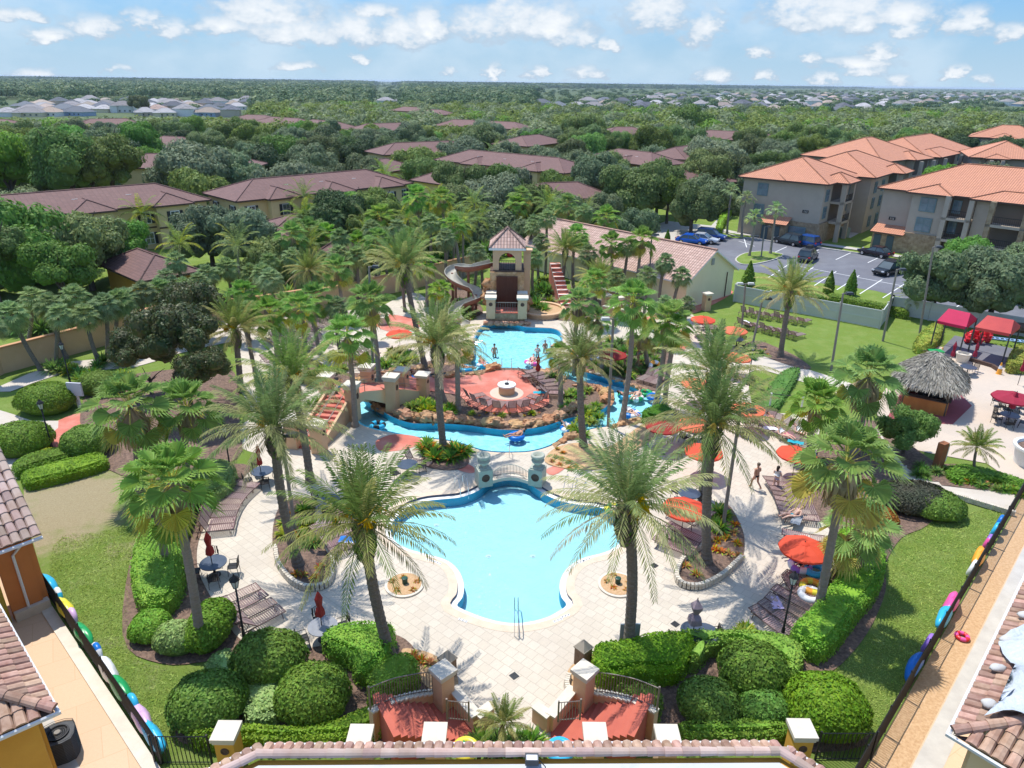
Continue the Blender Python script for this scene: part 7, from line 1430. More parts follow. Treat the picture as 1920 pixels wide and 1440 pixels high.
def row(pts,n,face,where,group,kinds=(1,),jr=.06,z=.06,first='from the near end'):
    "loungers along a pixel line; face = direction (px) the foot end points to, given as world angle function"
    q=random.Random(int(pts[0][0])+n); L=cat_rom(pts,10,False) if len(pts)>2 else [(pts[0][0]+(pts[1][0]-pts[0][0])*i/20,pts[0][1]+(pts[1][1]-pts[0][1])*i/20) for i in range(21)]; W_=[P(*p_) for p_ in L]; tot=sum((W_[i+1]-W_[i]).length for i in range(len(W_)-1))
    for k in range(n):
        s_=tot*(k+.5)/n; i=0
        while i<len(W_)-2 and s_>(W_[i+1]-W_[i]).length: s_-=(W_[i+1]-W_[i]).length; i+=1
        d=(W_[i+1]-W_[i]).normalized(); p=W_[i]+d*s_; ang=math.atan2(d.y,d.x)+face+q.uniform(-jr,jr)
        place('sun_lounger',LG[q.choice(kinds)],(p.x,p.y,z),ang,('brown lounger %s %s, '%(ORD[k],first) if n>1 else 'single brown strapped lounger ')+where,'sun lounger',group or 'sun loungers '+where)
row([(402,1008),(412,972),(432,940),(462,912)],8,0.,'curving along the left hedge',None,(1,1,2,0)); row([(500,1182),(440,1122)],4,0.,'beside the near left lamp post',None,(0,0,1),first='from the entrance side')
row([(660,1040),(635,1008),(612,985)],5,pi,'inner side of left kidney bed',None,(0,0,1)); row([(640,965),(655,975)],1,pi,'under the left date palm fronds',None,(0,))
row([(880,748),(905,764),(935,771),(965,771),(995,765),(1018,752)],8,pi,'arc on the the near edge of the island',None,(1,2),first='from the left'); row([(985,703),(1002,712),(1018,722),(1030,735),(1034,748)],7,pi*.98,'right side of the island terrace',None,(0,1),first='from the back')
row([(505,650),(560,628),(620,612)],9,0.,'upper left deck, back row',None,(0,1),first='from the left'); row([(500,690),(550,668),(600,650),(635,640)],8,0.,'upper left deck, front row',None,(0,1),first='from the left'); row([(640,690),(700,665)],5,0.,'planted bank left of the upper pool',None,(1,1,0),first='from the left'); row([(560,610),(620,598)],4,0.,'upper left deck close to the wall',None,(0,),first='from the left')
row([(1390,590),(1515,610)],8,pi-.35,'in the back row on the right lawn',None,(1,2),first='from the left'); row([(1385,612),(1500,637)],8,pi-.35,'in the front row on the right lawn',None,(1,2),first='from the left'); 
row([(1460,905),(1480,935),(1492,965),(1500,985)],8,pi,'long row by the right mulch bed',None,(0,1,0)) ; row([(1435,1185),(1470,1160),(1500,1120),(1512,1100)],6,-.1+pi*0,'at the near right lamp post',None,(0,0,1))
row([(1256,1042),(1275,1020),(1290,1005)],3,0.+pi*0,'at the left edge of the right kidney bed',None,(0,),first='from the near end'); row([(1272,985),(1310,960)],3,pi,'umbrella left of right kidney bed',None,(0,1))
row([(1402,785),(1520,835)],8,pi*.0+.25,'sunbather row near the net posts',None,(1,2),first='from the left'); row([(1310,612),(1340,625)],3,pi-.4,'red umbrella at the lawn corner',None,(0,1),first='from the left'); row([(1205,712),(1240,722)],3,0.,'in the shade past the channel end',None,(0,1),first='from the left'); row([(1500,1010),(1512,1050)],3,-.2,'beside the bright orange umbrella',None,(0,1))
row([(770,880),(790,870)],1,.3,'standing beside the bed between channel and pool',None,(2,)); row([(1085,670),(1140,690)],3,.0,'under the dark red umbrella',None,(0,1),first='from the left')
# umbrellas
def umbrella_open(m_,r_=1.5,h=2.5,n=8):
    c=MB(); K=3; b=[]
    for j,(f,z) in enumerate(((.0,0),(.35,-.10),(.7,-.24),(1.,-.42))):
        for i in range(n*2):
            a=pi*i/n; sag=.96 if i%2 else 1.; c.v.append((r_*f*sag*cos(a),r_*f*sag*sin(a),h+z-(.03 if i%2 and f>0 else 0)))
    for j in range(3):
        for i in range(n*2): a=j*n*2+i; d=j*n*2+(i+1)%(n*2); c.f.append((a,d,d+n*2,a+n*2)); c.m.append(0)
    for i in range(n*2): a=3*n*2+i; d=3*n*2+(i+1)%(n*2); v=c.v; k=len(v); v.append((v[a][0],v[a][1],v[a][2]-.12)); v.append((v[d][0],v[d][1],v[d][2]-.12)); c.f.append((a,d,k+1,k)); c.m.append(0)
    p=MB(); p.tube([(0,0,0),(0,0,h+.05)],.022,6); p.lathe((0,0,h+.02),[(.05,0),(.04,.06),(.01,.12)],6); v=MB(); v.lathe((0,0,h+.03),[(.28,-.07),(.12,-.0),(.02,.04)],16); rb=MB()
    for i in range(n): a=2*pi*i/n; rb.tube([(.02*cos(a),.02*sin(a),h-.03),(r_*.98*cos(a),r_*.98*sin(a),h-.46)],.010,4)
    return [('canopy',c.mesh('canopy',[m_]),[('vent_cap',v.mesh('vent_cap',[m_]))]),('pole',p.mesh('pole',[ironM])),('ribs',rb.mesh('ribs',[ironM]))]
def umbrella_closed(m_,h=2.45,s_=1.):
    c=MB(); c.lathe((0,0,0),[(.10,h-1.28),(.17*s_,h-1.2),(.15*s_,h-.95),(.09,h-.75),(.12*s_,h-.5),(.14*s_,h-.35),(.06,h-.1),(.02,h)],8); q=random.Random(2); c.v=[(x*(1+.25*(i%2)),y*(1+.25*(i%2)),z) for i,(x,y,z) in enumerate(c.v)]
    p=MB(); p.tube([(0,0,0),(0,0,h+.06)],.022,6); return [('canopy',c.mesh('canopy',[m_],False)),('pole',p.mesh('pole',[ironM]))]
UO={k:umbrella_open(m_) for k,m_ in (('o',redFab),('c',coralF),('b',burgF),('d',darkred))}; UC={k:umbrella_closed(m_,2.5,1. if k!='m' else 1.6) for k,m_ in (('r',darkred),('b',burgF),('m',mauveF))}
def umb_at(k,x,y,l,z=2.35,sc=1.): q_=P(x,y,z); sc*=.82; place('open_umbrella',UO[k],(q_.x,q_.y,.05),x*.1,l,'umbrella','open umbrellas',sc)
for a in (('o',1512,1006,'bright orange-red open umbrella at the right deck edge beside the bright hedge'),('o',1286,932,'bright orange-red open umbrella behind the right front date palm'),('o',1322,828,'orange-red umbrella half hidden by the big date palm'),('o',1497,832,'orange-red umbrella beside the big fan palm'),('d',1245,781,'dark red umbrella at the end of the channel'),('c',1300,777,'orange umbrella just right of the dark red one past the channel'),
    ('c',1405,750,'coral umbrella showing through the palm fronds near the white net posts'),('d',1150,650,'dark red umbrella in the shade right of the upper pool'),('o',1320,586,'bright red umbrella at the near corner of the gabled building'),('c',1379,606,'coral umbrella on the left end of the right lawn'),('o',748,612,'red umbrella by the potted planter on the far left'),('c',1384,655,'coral umbrella by the path of the right lawn, left of the lantern'),('c',1308,703,'coral umbrella behind the second date palm')): umb_at(*a,sc=.95)
umb_at('b',1903,735,'burgundy open umbrella on the right plaza',2.35,1.1)
for k,x,y,l in (('r',606,1198,'closed dark red umbrella on the round table near the entrance'),('r',402,1080,'closed dark red umbrella on the left blue table'),('r',492,905,'closed dark red umbrella at the upper end of the left row'),('d',1008,722,'x'),('m',1296,1212,'covered grey-purple umbrella behind the right hedge'),('b',1779,693,'closed maroon umbrella behind the thatched roof, left one'),('b',1820,694,'closed maroon umbrella behind the thatched roof, right taller one'),
    ('b',1908,722,'closed maroon umbrella at the right edge behind the burgundy one'),('b',1888,795,'closed maroon umbrella over the round table on the right plaza')):
    if l=='x': k,l='r','closed dark red umbrella at the back of the island terrace'
    place('closed_umbrella',UC[k],P(x,y,.05),x,l,'umbrella','closed umbrellas')
def table_parts(m_,r_=.62):
    t=MB(); t.lathe((0,0,.70),[(r_,0),(r_,.035),(.03,.036)],24); b=MB(); b.lathe((0,0,0),[(.26,0),(.26,.03),(.05,.06),(.04,.70)],12)
    return [('tabletop',t.mesh('tabletop',[m_])),('pedestal',b.mesh('pedestal',[ironM]))]
TB={'b':table_parts(tblM),'g':table_parts(tblG)}
def chair_parts():
    o=[]; s_=MB(); s_.box((0,0,.42),(.46,.46,.03)); b=MB(); 
    for i in range(6): b.box((-.19+.076*i,.235+.02,.66),(.035,.02,.42))
    b.tube([(-.22,.22,.44),(-.22,.27,.86),(0,.29,.92),(.22,.27,.86),(.22,.22,.44)],.018,5); a=MB()
    for x in (-.25,.25): a.tube([(x,.24,.64),(x,-.18,.64),(x,-.2,.42)],.016,5)
    o=[('seat',s_.mesh('seat',[ironM])),('backrest',b.mesh('backrest',[ironM])),('armrests',a.mesh('armrests',[ironM]))]
    for x in (-.21,.21):
        for y in (-.2,.21): l=MB(); l.tube([(x,y,.42),(x*1.1,y*1.15,0)],.016,5); o.append(('leg',l.mesh('leg',[ironM])))
    return o
CHP=chair_parts()
def tset(k,x,y,where,n=4,a0=.6,z=.05):
    p=P(x,y,z); place('round_table',TB[k],p,0,('grey' if k=='g' else 'dark blue-grey')+' round table '+where,'table','round deck tables')
    for i in range(n): a=a0+2*pi*i/n+rnd.uniform(-.15,.15); place('patio_chair',CHP,p+Vector((cos(a)*.86,sin(a)*.86,0)),a-pi/2,'patio chair, %s side of the table '%('left' if cos(a)<-.5 else 'right' if cos(a)>.5 else 'near' if sin(a)<0 else 'far')+where,'chair','patio chairs at the table '+where)
tset('g',608,1199,'near the entrance with the closed red umbrella'); tset('b',404,1078,'at the left deck edge',4,.3); tset('b',494,903,'at the upper end of the left row'); tset('b',1508,868,'beside the big fan palm on the right',4); tset('b',618,958,'behind the left kidney bed',3); tset('b',1300,825,'under the half hidden orange-red umbrella',4); tset('b',1290,945,'under the umbrella behind the right date palm',4)
tset('b',1515,1055,'under the bright orange umbrella at right',3,2.); tset('b',1889,795,'on the right plaza, nearer one',5); tset('b',1890,768,'on the right plaza, farther one',4); tset('b',1812,703,'behind the thatched roof',2); tset('b',1300,1208,'beside the covered umbrella',2,.2); tset('b',1380,650,'by the coral umbrella on the path',3); tset('b',1245,795,'under the dark red umbrella at the channel end',3); tset('b',765,890,'in the palm shade left of the front pool',2)
place('round_table',TB['b'],P(1318,1212,.05),0,'second dark table right of the covered umbrella','table','round deck tables')
for x,y,l in ((718,607,'grey concrete planter pot on the far left deck'),(1803,678,'pale concrete litter bin on the playground path')):
    m_=MB(); m_.lathe((0,0,0),[(.42,0),(.46,.05),(.55,.65),(.60,.70),(.60,.80),(.48,.8),(.46,.6)],18); place('planter_pot',m_.mesh('planter_pot',[capM]),P(x,y,.04),0,l,'pot')
p=P(1938,872); m_=MB(); m_.lathe((0,0,0),[(1.1,0),(1.25,1.1),(1.4,1.15),(1.4,1.3),(1.2,1.3),(1.15,1.1)],28); s_=MB(); s_.lathe((0,0,1.1),[(1.16,0),(.01,.04)],24); o=at('large_planter',p,'large round white planter filled with dark soil at the right edge','planter'); part(o,'bowl',m_,whiteM); part(o,'soil',s_,mulchM)
# handrails
def rail3(pts,label,group=None,m_=chromeM,r_=.022): o=wbase('pool_handrail',label,'handrail',group); 
def hr(x,y,label,dx=.0,h=.9,ang=pi/2,L=1.3,n=2,gap=.5):
    p=P(x,y); o=at('pool_handrail',p,label,'handrail','pool handrails',ang)
    for i in range(n): y0=(i-(n-1)/2)*gap; m_=MB(); m_.tube([(-.45,y0,0),(-.45,y0,h*.85),(-.3,y0,h),(.1,y0,h),(L-.45,y0,.35),(L-.42,y0,-.4)],.022,6); part(o,'rail',m_,chromeM)
hr(968,1180,'steel handrail over the curved steps at the near end of the front pool',n=2,gap=.16,L=2.1,ang=pi/2); hr(950,692,'pair of steel ladder rails between island terrace and upper pool',L=.9,n=2,gap=.8); hr(955,852,'steel handrail at the near bank of the channel',n=1,L=.9); hr(1087,931,'steel ladder rails at the right upper edge of the front pool',ang=-pi/2-.3,L=.8); hr(1068,921,'steel ladder rails near the right urn pillar',ang=-pi/2-.4,L=.8); hr(866,921,'steel ladder rails near the left urn pillar',ang=-pi/2+.5,L=.8); hr(898,660,'steel ladder rails on the left of the upper pool',ang=-.4,L=.9,n=3); hr(1022,656,'steel handrails on the right of the upper pool',ang=pi,L=1.2,n=3,gap=.4)
o=at('net_frame',P(1441,772),'white posts with a dark net bar between them by the sunbathers','net frame'); d=P(1500,779)-P(1441,772); 
for k in (0,1): m_=MB(); m_.tube([(d.x*k,d.y*k,0),(d.x*k,d.y*k,1.5)],.07,8); part(o,'post',m_,whiteM)
m_=MB(); m_.tube([(0,0,1.45),(d.x,d.y,1.45)],.03,6); part(o,'bar',m_,ironM)
# ---------------------------------------------------------------- thatched bar, playground
c=P(1752,778); L0=P(1690,764); Fc=P(1768,781); u=(Fc-L0).normalized(); ang=math.atan2(u.y,u.x); ctr=(L0+Fc)/2+Vector((-u.y,u.x,0))*1.9; uu=(Fc-L0).length
o=at('thatched_bar',ctr,'round bar hut with shaggy grey thatched roof and orange timber counter','bar hut',None,ang); hw,hd=uu/2,1.9
m_=MB(); 
for a,b_ in (((-hw,-hd),(hw,-hd)),((hw,-hd),(hw,hd)),((-hw,hd),(hw,hd)),((-hw,-hd),(-hw,hd))): bar(m_,Vector((*a,0)),Vector((*b_,0)),.3,.04,1.05)
wood=mat('orange_timber',(.48,.21,.055),(.38,.15,.04),1.5,.5,str_=(1,1,.3)); part(o,'counter',m_,wood); m_=MB()
for a,b_ in (((-hw-.1,-hd),(hw+.1,-hd)),((hw,-hd),(hw,hd)),((-hw,hd),(hw,hd))): bar(m_,Vector((*a,0)),Vector((*b_,0)),.55,1.1,.05)
part(o,'counter_top',m_,trimM)
for x in (-hw,hw):
    for y in (-hd,hd): m_=MB(); m_.tube([(x,y,0),(x,y,2.7)],.1,7); part(o,'post',m_,barkT)
m_=MB(); m_.box((.2,.3,.9),(1.6,.9,1.7)); part(o,'back_bar',m_,darkM)
rg=np.random.default_rng(5); V=[];Fq=[]; RX,RY=hw+1.0,hd+1.0
def rz_(f): return 4.1-1.95*f**1.15
for i in range(9500):
    a=rg.uniform(0,2*pi); f=rg.uniform(0,1)**.5; ex=4.; k_=1/((abs(cos(a))**ex+abs(sin(a))**ex)**(1/ex)); px_,py_=cos(a)*k_,sin(a)*k_; dn_=np.array([px_*RX,py_*RY,-2.3*(.4+f)]); dn_/=np.linalg.norm(dn_); p_=np.array([px_*RX*f,py_*RY*f,rz_(f)+rg.uniform(0,.10)]); l=rg.uniform(.22,.5); t=np.cross(dn_,rg.normal(0,1,3)+np.array([0,0,1.5])); t/=np.linalg.norm(t); w_=rg.uniform(.015,.045); dv=dn_+rg.normal(0,.16,3); i0=len(V); V+=[p_-t*w_,p_+t*w_,p_+dv*l+t*w_*.3,p_+dv*l-t*w_*.3]; Fq.append((i0,i0+1,i0+2,i0+3))
me1=quads('t',V,Fq,[thatM]); m_=MB(); n=32; 
for f in (0.02,.35,.7,.98):
    for i in range(n): a=2*pi*i/n; k_=1/((abs(cos(a))**4+abs(sin(a))**4)**.25); m_.v.append((cos(a)*k_*RX*f,sin(a)*k_*RY*f,rz_(f)-.03))
for j in range(3):
    for i in range(n): m_.f.append((j*n+i,j*n+(i+1)%n,(j+1)*n+(i+1)%n,(j+1)*n+i)); m_.m.append(0)
obj('thatched_roof',joinm('thatched_roof',[me1,m_.mesh('x',[thatM])],[thatM]),o)
def canopy(c4,zc,m_,label):
    q=[P(x,y,zc) for x,y in c4]; o=wbase('shade_canopy',label,'canopy','playground canopies'); cc=sum(q,Vector())/4; t=MB(); a=q+[cc+Vector((0,0,.75))]; r1_=(q[0]+q[3])/2*.75+cc*.25; r2_=(q[1]+q[2])/2*.75+cc*.25; r1_.z=r2_.z=zc+.8
    for f in ((q[0],q[1],r2_,r1_),(q[2],q[3],r1_,r2_),(q[1],q[2],r2_),(q[3],q[0],r1_)): t.face(list(f))
    for i in range(4): t.face([q[i],q[(i+1)%4],q[(i+1)%4]-Vector((0,0,.25)),q[i]-Vector((0,0,.25))])
    part(o,'fabric',t,m_)
    for p_ in q: b=MB(); b.tube([(p_.x,p_.y,0),(p_.x,p_.y,zc)],.06,6); part(o,'post',b,steelG)
canopy([(1757,601),(1812,613),(1832,597),(1779,585)],3.,mat('magenta_canvas',(.55,.025,.09),(.48,.02,.08),1,.7,trl=.2),'magenta playground canopy, left one'); canopy([(1828,613),(1895,626),(1914,611),(1850,599)],3.,mat('faded_red_canvas',(.60,.09,.08),(.50,.07,.07),.7,.7,trl=.2),'faded red playground canopy, right one')
p=P(1832,645); o=at('play_frame',p,'red and black climbing frame with blue bridge under the canopies','play equipment'); m_=MB()
for i in range(5): m_.blob((-1+.5*i,.2*sin(i*2),.6+.25*(i%2)),(.4,.35,.5),i,8,6,.4)
part(o,'red_climber',m_,redV); m_=MB(); m_.tube([(.8,0,.6),(4.6,-1.3,.55)],.05,6); m_.tube([(.8,.6,.6),(4.6,-.7,.55)],.05,6)
for i in range(11): t=i/10; m_.box((.8+3.8*t,.3-1.3*t,.56),(.12,.66,.05),0,-.3)
part(o,'blue_bridge',m_,plain('pale_blue_plastic',(.30,.45,.65))); m_=MB(); m_.tube([(2.6,2.,1.2),(5.6,1.0,1.2)],.5,10); part(o,'brown_tunnel',m_,trimM)
def cone_parts(): a=MB(); a.lathe((0,0,0),[(.18,.02),(.14,.05),(.03,.70)],12); b=MB(); b.box((0,0,.015),(.38,.38,.03)); c=MB(); c.lathe((0,0,.35),[(.098,0),(.066,.18)],12); return [('cone',a.mesh('cone',[orangV]),[('stripe',c.mesh('stripe',[whiteV]))]),('base',b.mesh('base',[orangV]))]
CN=cone_parts(); place('traffic_cone',CN,P(1764,668),0,'orange traffic cone beside the wheelbarrow','traffic cone','traffic cones',1.2); place('traffic_cone',CN,P(1872,702),0,'larger orange traffic cone right of the thatched bar','traffic cone','traffic cones',1.5)
p=P(1752,670); o=at('wheelbarrow',p,'green wheelbarrow at the playground corner','wheelbarrow'); m_=MB(); m_.box((0,0,.5),(.9,.6,.3),0,0,1.3); part(o,'tray',m_,greenV); m_=MB(); M_=Matrix.Rotation(pi/2,4,'X'); m_.torus((.6,0,.2),.16,.05,12,6,0,M_); part(o,'wheel',m_,ironM); m_=MB(); m_.tube([(-1.0,.25,.55),(.5,.2,.3)],.02,5); m_.tube([(-1.,-.25,.55),(.5,-.2,.3)],.02,5); part(o,'handles',m_,poleM)
p=P(1757,878); o=at('brown_post',p,'leaning brown rectangular monument post with pale side by the walkway','post',None,.5); m_=MB(); m_.box((0,0,.9),(.55,.4,1.8)); part(o,'body',m_,mat('brown_panel',(.30,.12,.05),(.24,.09,.04),2,.7)); m_=MB(); m_.box((.35,0,1.1),(.12,.36,1.2)); part(o,'side_panel',m_,whiteM)
b=MB(); q=PP([(1785,668),(1860,690),(1875,700)]); wallseg(b,q,.25,.03,.35); b2=MB(); wallseg(b2,PP([(1762,655),(1788,672)]),.3,.03,.5); tag(obj('timber_edge',b.mesh('timber_edge',[trimM])),'dark timber edge of the playground path','edge')
# utility cabinet and mailbox area near blocks
p=P(1577,444); o=at('utility_cabinet',p,'pale green utility cabinet on the grass between the two front blocks','utility cabinet'); m_=MB(); m_.box((0,0,.7),(1.9,1.4,1.4)); m_.box((0,0,1.44),(2.0,1.5,.08)); part(o,'body',m_,plain('sage_paint',(.28,.33,.27),.6)); m_=MB(); m_.box((0,-.72,.7),(.9,.04,1.1)); part(o,'door',m_,plain('sage_door',(.24,.29,.235),.6))
# ---------------------------------------------------------------- cars
def car_parts(m_,suv,L=4.6,Wd=1.85):
    H=1.72 if suv else 1.45; bel=.95 if suv else .88
    prof=[(-L/2,.45,.62),(-L/2+.12,.35,bel-.12),(-L*.28,.3,bel),(L*.22,.3,bel-.02),(L/2-.25,.3,bel-.16),(L/2,.42,.66)]
    b=MB(); n=len(prof)
    for x,z0,z1 in prof:
        w_=Wd/2*(1 if abs(x)<L*.42 else .86)
        for y,z in ((-w_*.9,z0),(-w_,z0+.12),(-w_,(z0+z1)/2+.05),(-w_*.93,z1),(w_*.93,z1),(w_,(z0+z1)/2+.05),(w_,z0+.12),(w_*.9,z0)): b.v.append((x,y,z))
    for i in range(n-1):
        for k in range(8): b.f.append((i*8+k,i*8+(k+1)%8,(i+1)*8+(k+1)%8,(i+1)*8+k)); b.m.append(0)
    b.f.append(tuple(range(8))); b.f.append(tuple(range((n-1)*8,n*8))[::-1]); b.m+=[0,0]
    x0,x1,x2,x3=(-L/2+.15,-L/2+.45,L*.06,L*.24) if suv else (-L/2+.5,-L/2+1.25,L*.04,L*.24); g=MB(); r_=MB(); y0,y1=Wd/2*.93,Wd/2*.74; zt=H-.06
    lo=[(x0,-y0,bel-.04),(x3,-y0,bel-.04),(x3,y0,bel-.04),(x0,y0,bel-.04)]; hi=[(x1,-y1,zt),(x2,-y1,zt),(x2,y1,zt),(x1,y1,zt)]
    for i in range(4): g.face([lo[i],lo[(i+1)%4],hi[(i+1)%4],hi[i]])
    r_.box(((x1+x2)/2,0,zt+.03),(x2-x1+.12,2*y1+.08,.09),0,0,.94)
    for s_ in (-1,1):
        for xa,xb in ((x0,x1),(x3,x2),((x0+x3)/2,(x1+x2)/2)): r_.tube([(xa,s_*y0,bel-.02),(xb,s_*(y1+.01),zt)],.035,4)
    out=[('body',b.mesh('body',[m_],False),[]),('window_glass',g.mesh('window_glass',[glassM])),('roof',r_.mesh('roof',[m_]))]
    for x in (-L*.3,L*.31):
        for s_ in (-1,1): w_=MB(); w_.tube([(x,s_*(Wd/2-.2),.33),(x,s_*(Wd/2+.01),.33)],.33,16); h=MB(); h.tube([(x,s_*(Wd/2-.1),.33),(x,s_*(Wd/2+.02),.33)],.19,10); out.append(('wheel',w_.mesh('wheel',[ironM]),[('rim',h.mesh('rim',[chromeM]))]))
    for s_ in (-1,1): h=MB(); h.box((L/2-.06,s_*.66,.70),(.14,.34,.14)); out.append(('headlight',h.mesh('headlight',[whiteV]))); h=MB(); h.box((-L/2+.05,s_*.68,.80),(.12,.26,.16)); out.append(('tail_light',h.mesh('tail_light',[redV])))
    return out
def paint(n,c): return mat(n,c,None,1,.25,spec=.6,metal=.2)
for x,y,a,c,suv,l,nm in ((1296,457,-.45,(.01,.10,.50),0,'bright blue car nearest the gabled roof','blue'),(1318,455,-.5,(.50,.52,.55),0,'silver car between the two blue cars','silver'),(1332,449,-.5,(.01,.06,.28),1,'dark blue car at the left end of the car park','navy'),(1478,458,2.2,(.03,.035,.04),1,'dark grey suv parked at the footpath, left one of two','charcoal'),(1507,461,2.2,(.01,.07,.30),1,'blue suv parked at the footpath, right one of two','midblue'),
    (1514,488,.95,(.06,.07,.08),1,'grey suv with roof box standing in the middle row','grey'),(1640,480,2.2,(.02,.01,.015),0,'dark maroon black car parked at the footpath','maroon'),(1664,514,-2.6,(.012,.013,.015),1,'black off-road car with boxy back','black'),(1812,552,-.5,(.02,.06,.2),0,'dark blue car behind the live oaks','darkblue'),(1906,562,-.5,(.03,.04,.16),0,'dark car at the right edge of the car park','indigo')):
    place('parked_car',car_parts(paint(nm+'_paint',c),suv),P(x,y,.02),a,l,'car','cars in the car park')
m_=MB(); p=P(1514,488); m_.box((0,0,1.93),(1.5,.75,.32),0,0,.85); tag(obj('roof_box',m_.mesh('roof_box',[ironM]),None,p,.95),'black roof box on the grey suv','roof box')
# ---------------------------------------------------------------- people
def skinned(name,J,E_,m_,lvl=1):
    me=bpy.data.meshes.new(name); me.from_pydata([j[0] for j in J],E_,[]); me.materials.append(m_); o=bpy.data.objects.new(name,me); COL.objects.link(o)
    md=o.modifiers.new('s','SKIN'); sv=me.skin_vertices[0].data
    for i,j in enumerate(J): r_=j[1]; sv[i].radius=(r_,r_) if not hasattr(r_,'__len__') else r_
    sv[0].use_root=True; md.use_smooth_shade=True; sb=o.modifiers.new('b','SUBSURF'); sb.levels=lvl; sb.render_levels=lvl
    dg=bpy.context.evaluated_depsgraph_get(); m2=bpy.data.meshes.new_from_object(o.evaluated_get(dg)); bpy.data.objects.remove(o); m2.name=name; m2.polygons.foreach_set('use_smooth',[True]*len(m2.polygons)); return m2
def V3(*a): return Vector(a)
def pose(k):
    "joint positions in metres; facing -y"
    h=dict(pel=V3(0,0,.93),ch=V3(0,0,1.25),nk=V3(0,0,1.45),hd=V3(0,-.01,1.60),ls=V3(.18,0,1.38),rs=V3(-.18,0,1.38),le=V3(.24,.02,1.10),re=V3(-.24,.02,1.10),lw=V3(.22,-.12,.86),rw=V3(-.22,-.12,.86),lh=V3(.10,0,.90),rh=V3(-.10,0,.90),lk=V3(.11,-.02,.50),rk=V3(-.11,-.02,.50),la=V3(.11,.02,.09),ra=V3(-.11,.02,.09))
    if k=='walk': h.update(lk=V3(.10,-.20,.52),la=V3(.11,-.22,.10),rk=V3(-.10,.04,.50),ra=V3(-.10,.38,.20),lw=V3(.25,.10,.92),rw=V3(-.20,-.25,1.10),re=V3(-.25,0,1.12))
    if k=='arms': h.update(lk=V3(.10,.02,.50),la=V3(.11,.28,.16),rk=V3(-.09,-.14,.51),ra=V3(-.09,-.16,.09),lw=V3(.06,-.22,1.22),rw=V3(-.06,-.24,1.2),le=V3(.27,-.04,1.14),re=V3(-.27,-.04,1.14))
    if k=='sit': h.update(lk=V3(.14,-.42,.90),rk=V3(-.14,-.42,.90),la=V3(.14,-.50,.50),ra=V3(-.14,-.50,.50),lw=V3(.18,-.28,.98),rw=V3(-.18,-.28,.98))
    if k=='lie':   # reclining: back tilted, legs forward
        h.update(ch=V3(0,.28,1.08),nk=V3(0,.46,1.19),hd=V3(0,.60,1.27),ls=V3(.18,.40,1.14),rs=V3(-.18,.40,1.14),le=V3(.30,.22,.98),re=V3(-.30,.22,.98),lw=V3(.24,-.0,.98),rw=V3(-.24,-.0,.98),lk=V3(.12,-.42,1.0),rk=V3(-.12,-.44,1.02),la=V3(.12,-.86,.93),ra=V3(-.13,-.86,.93))
    return h
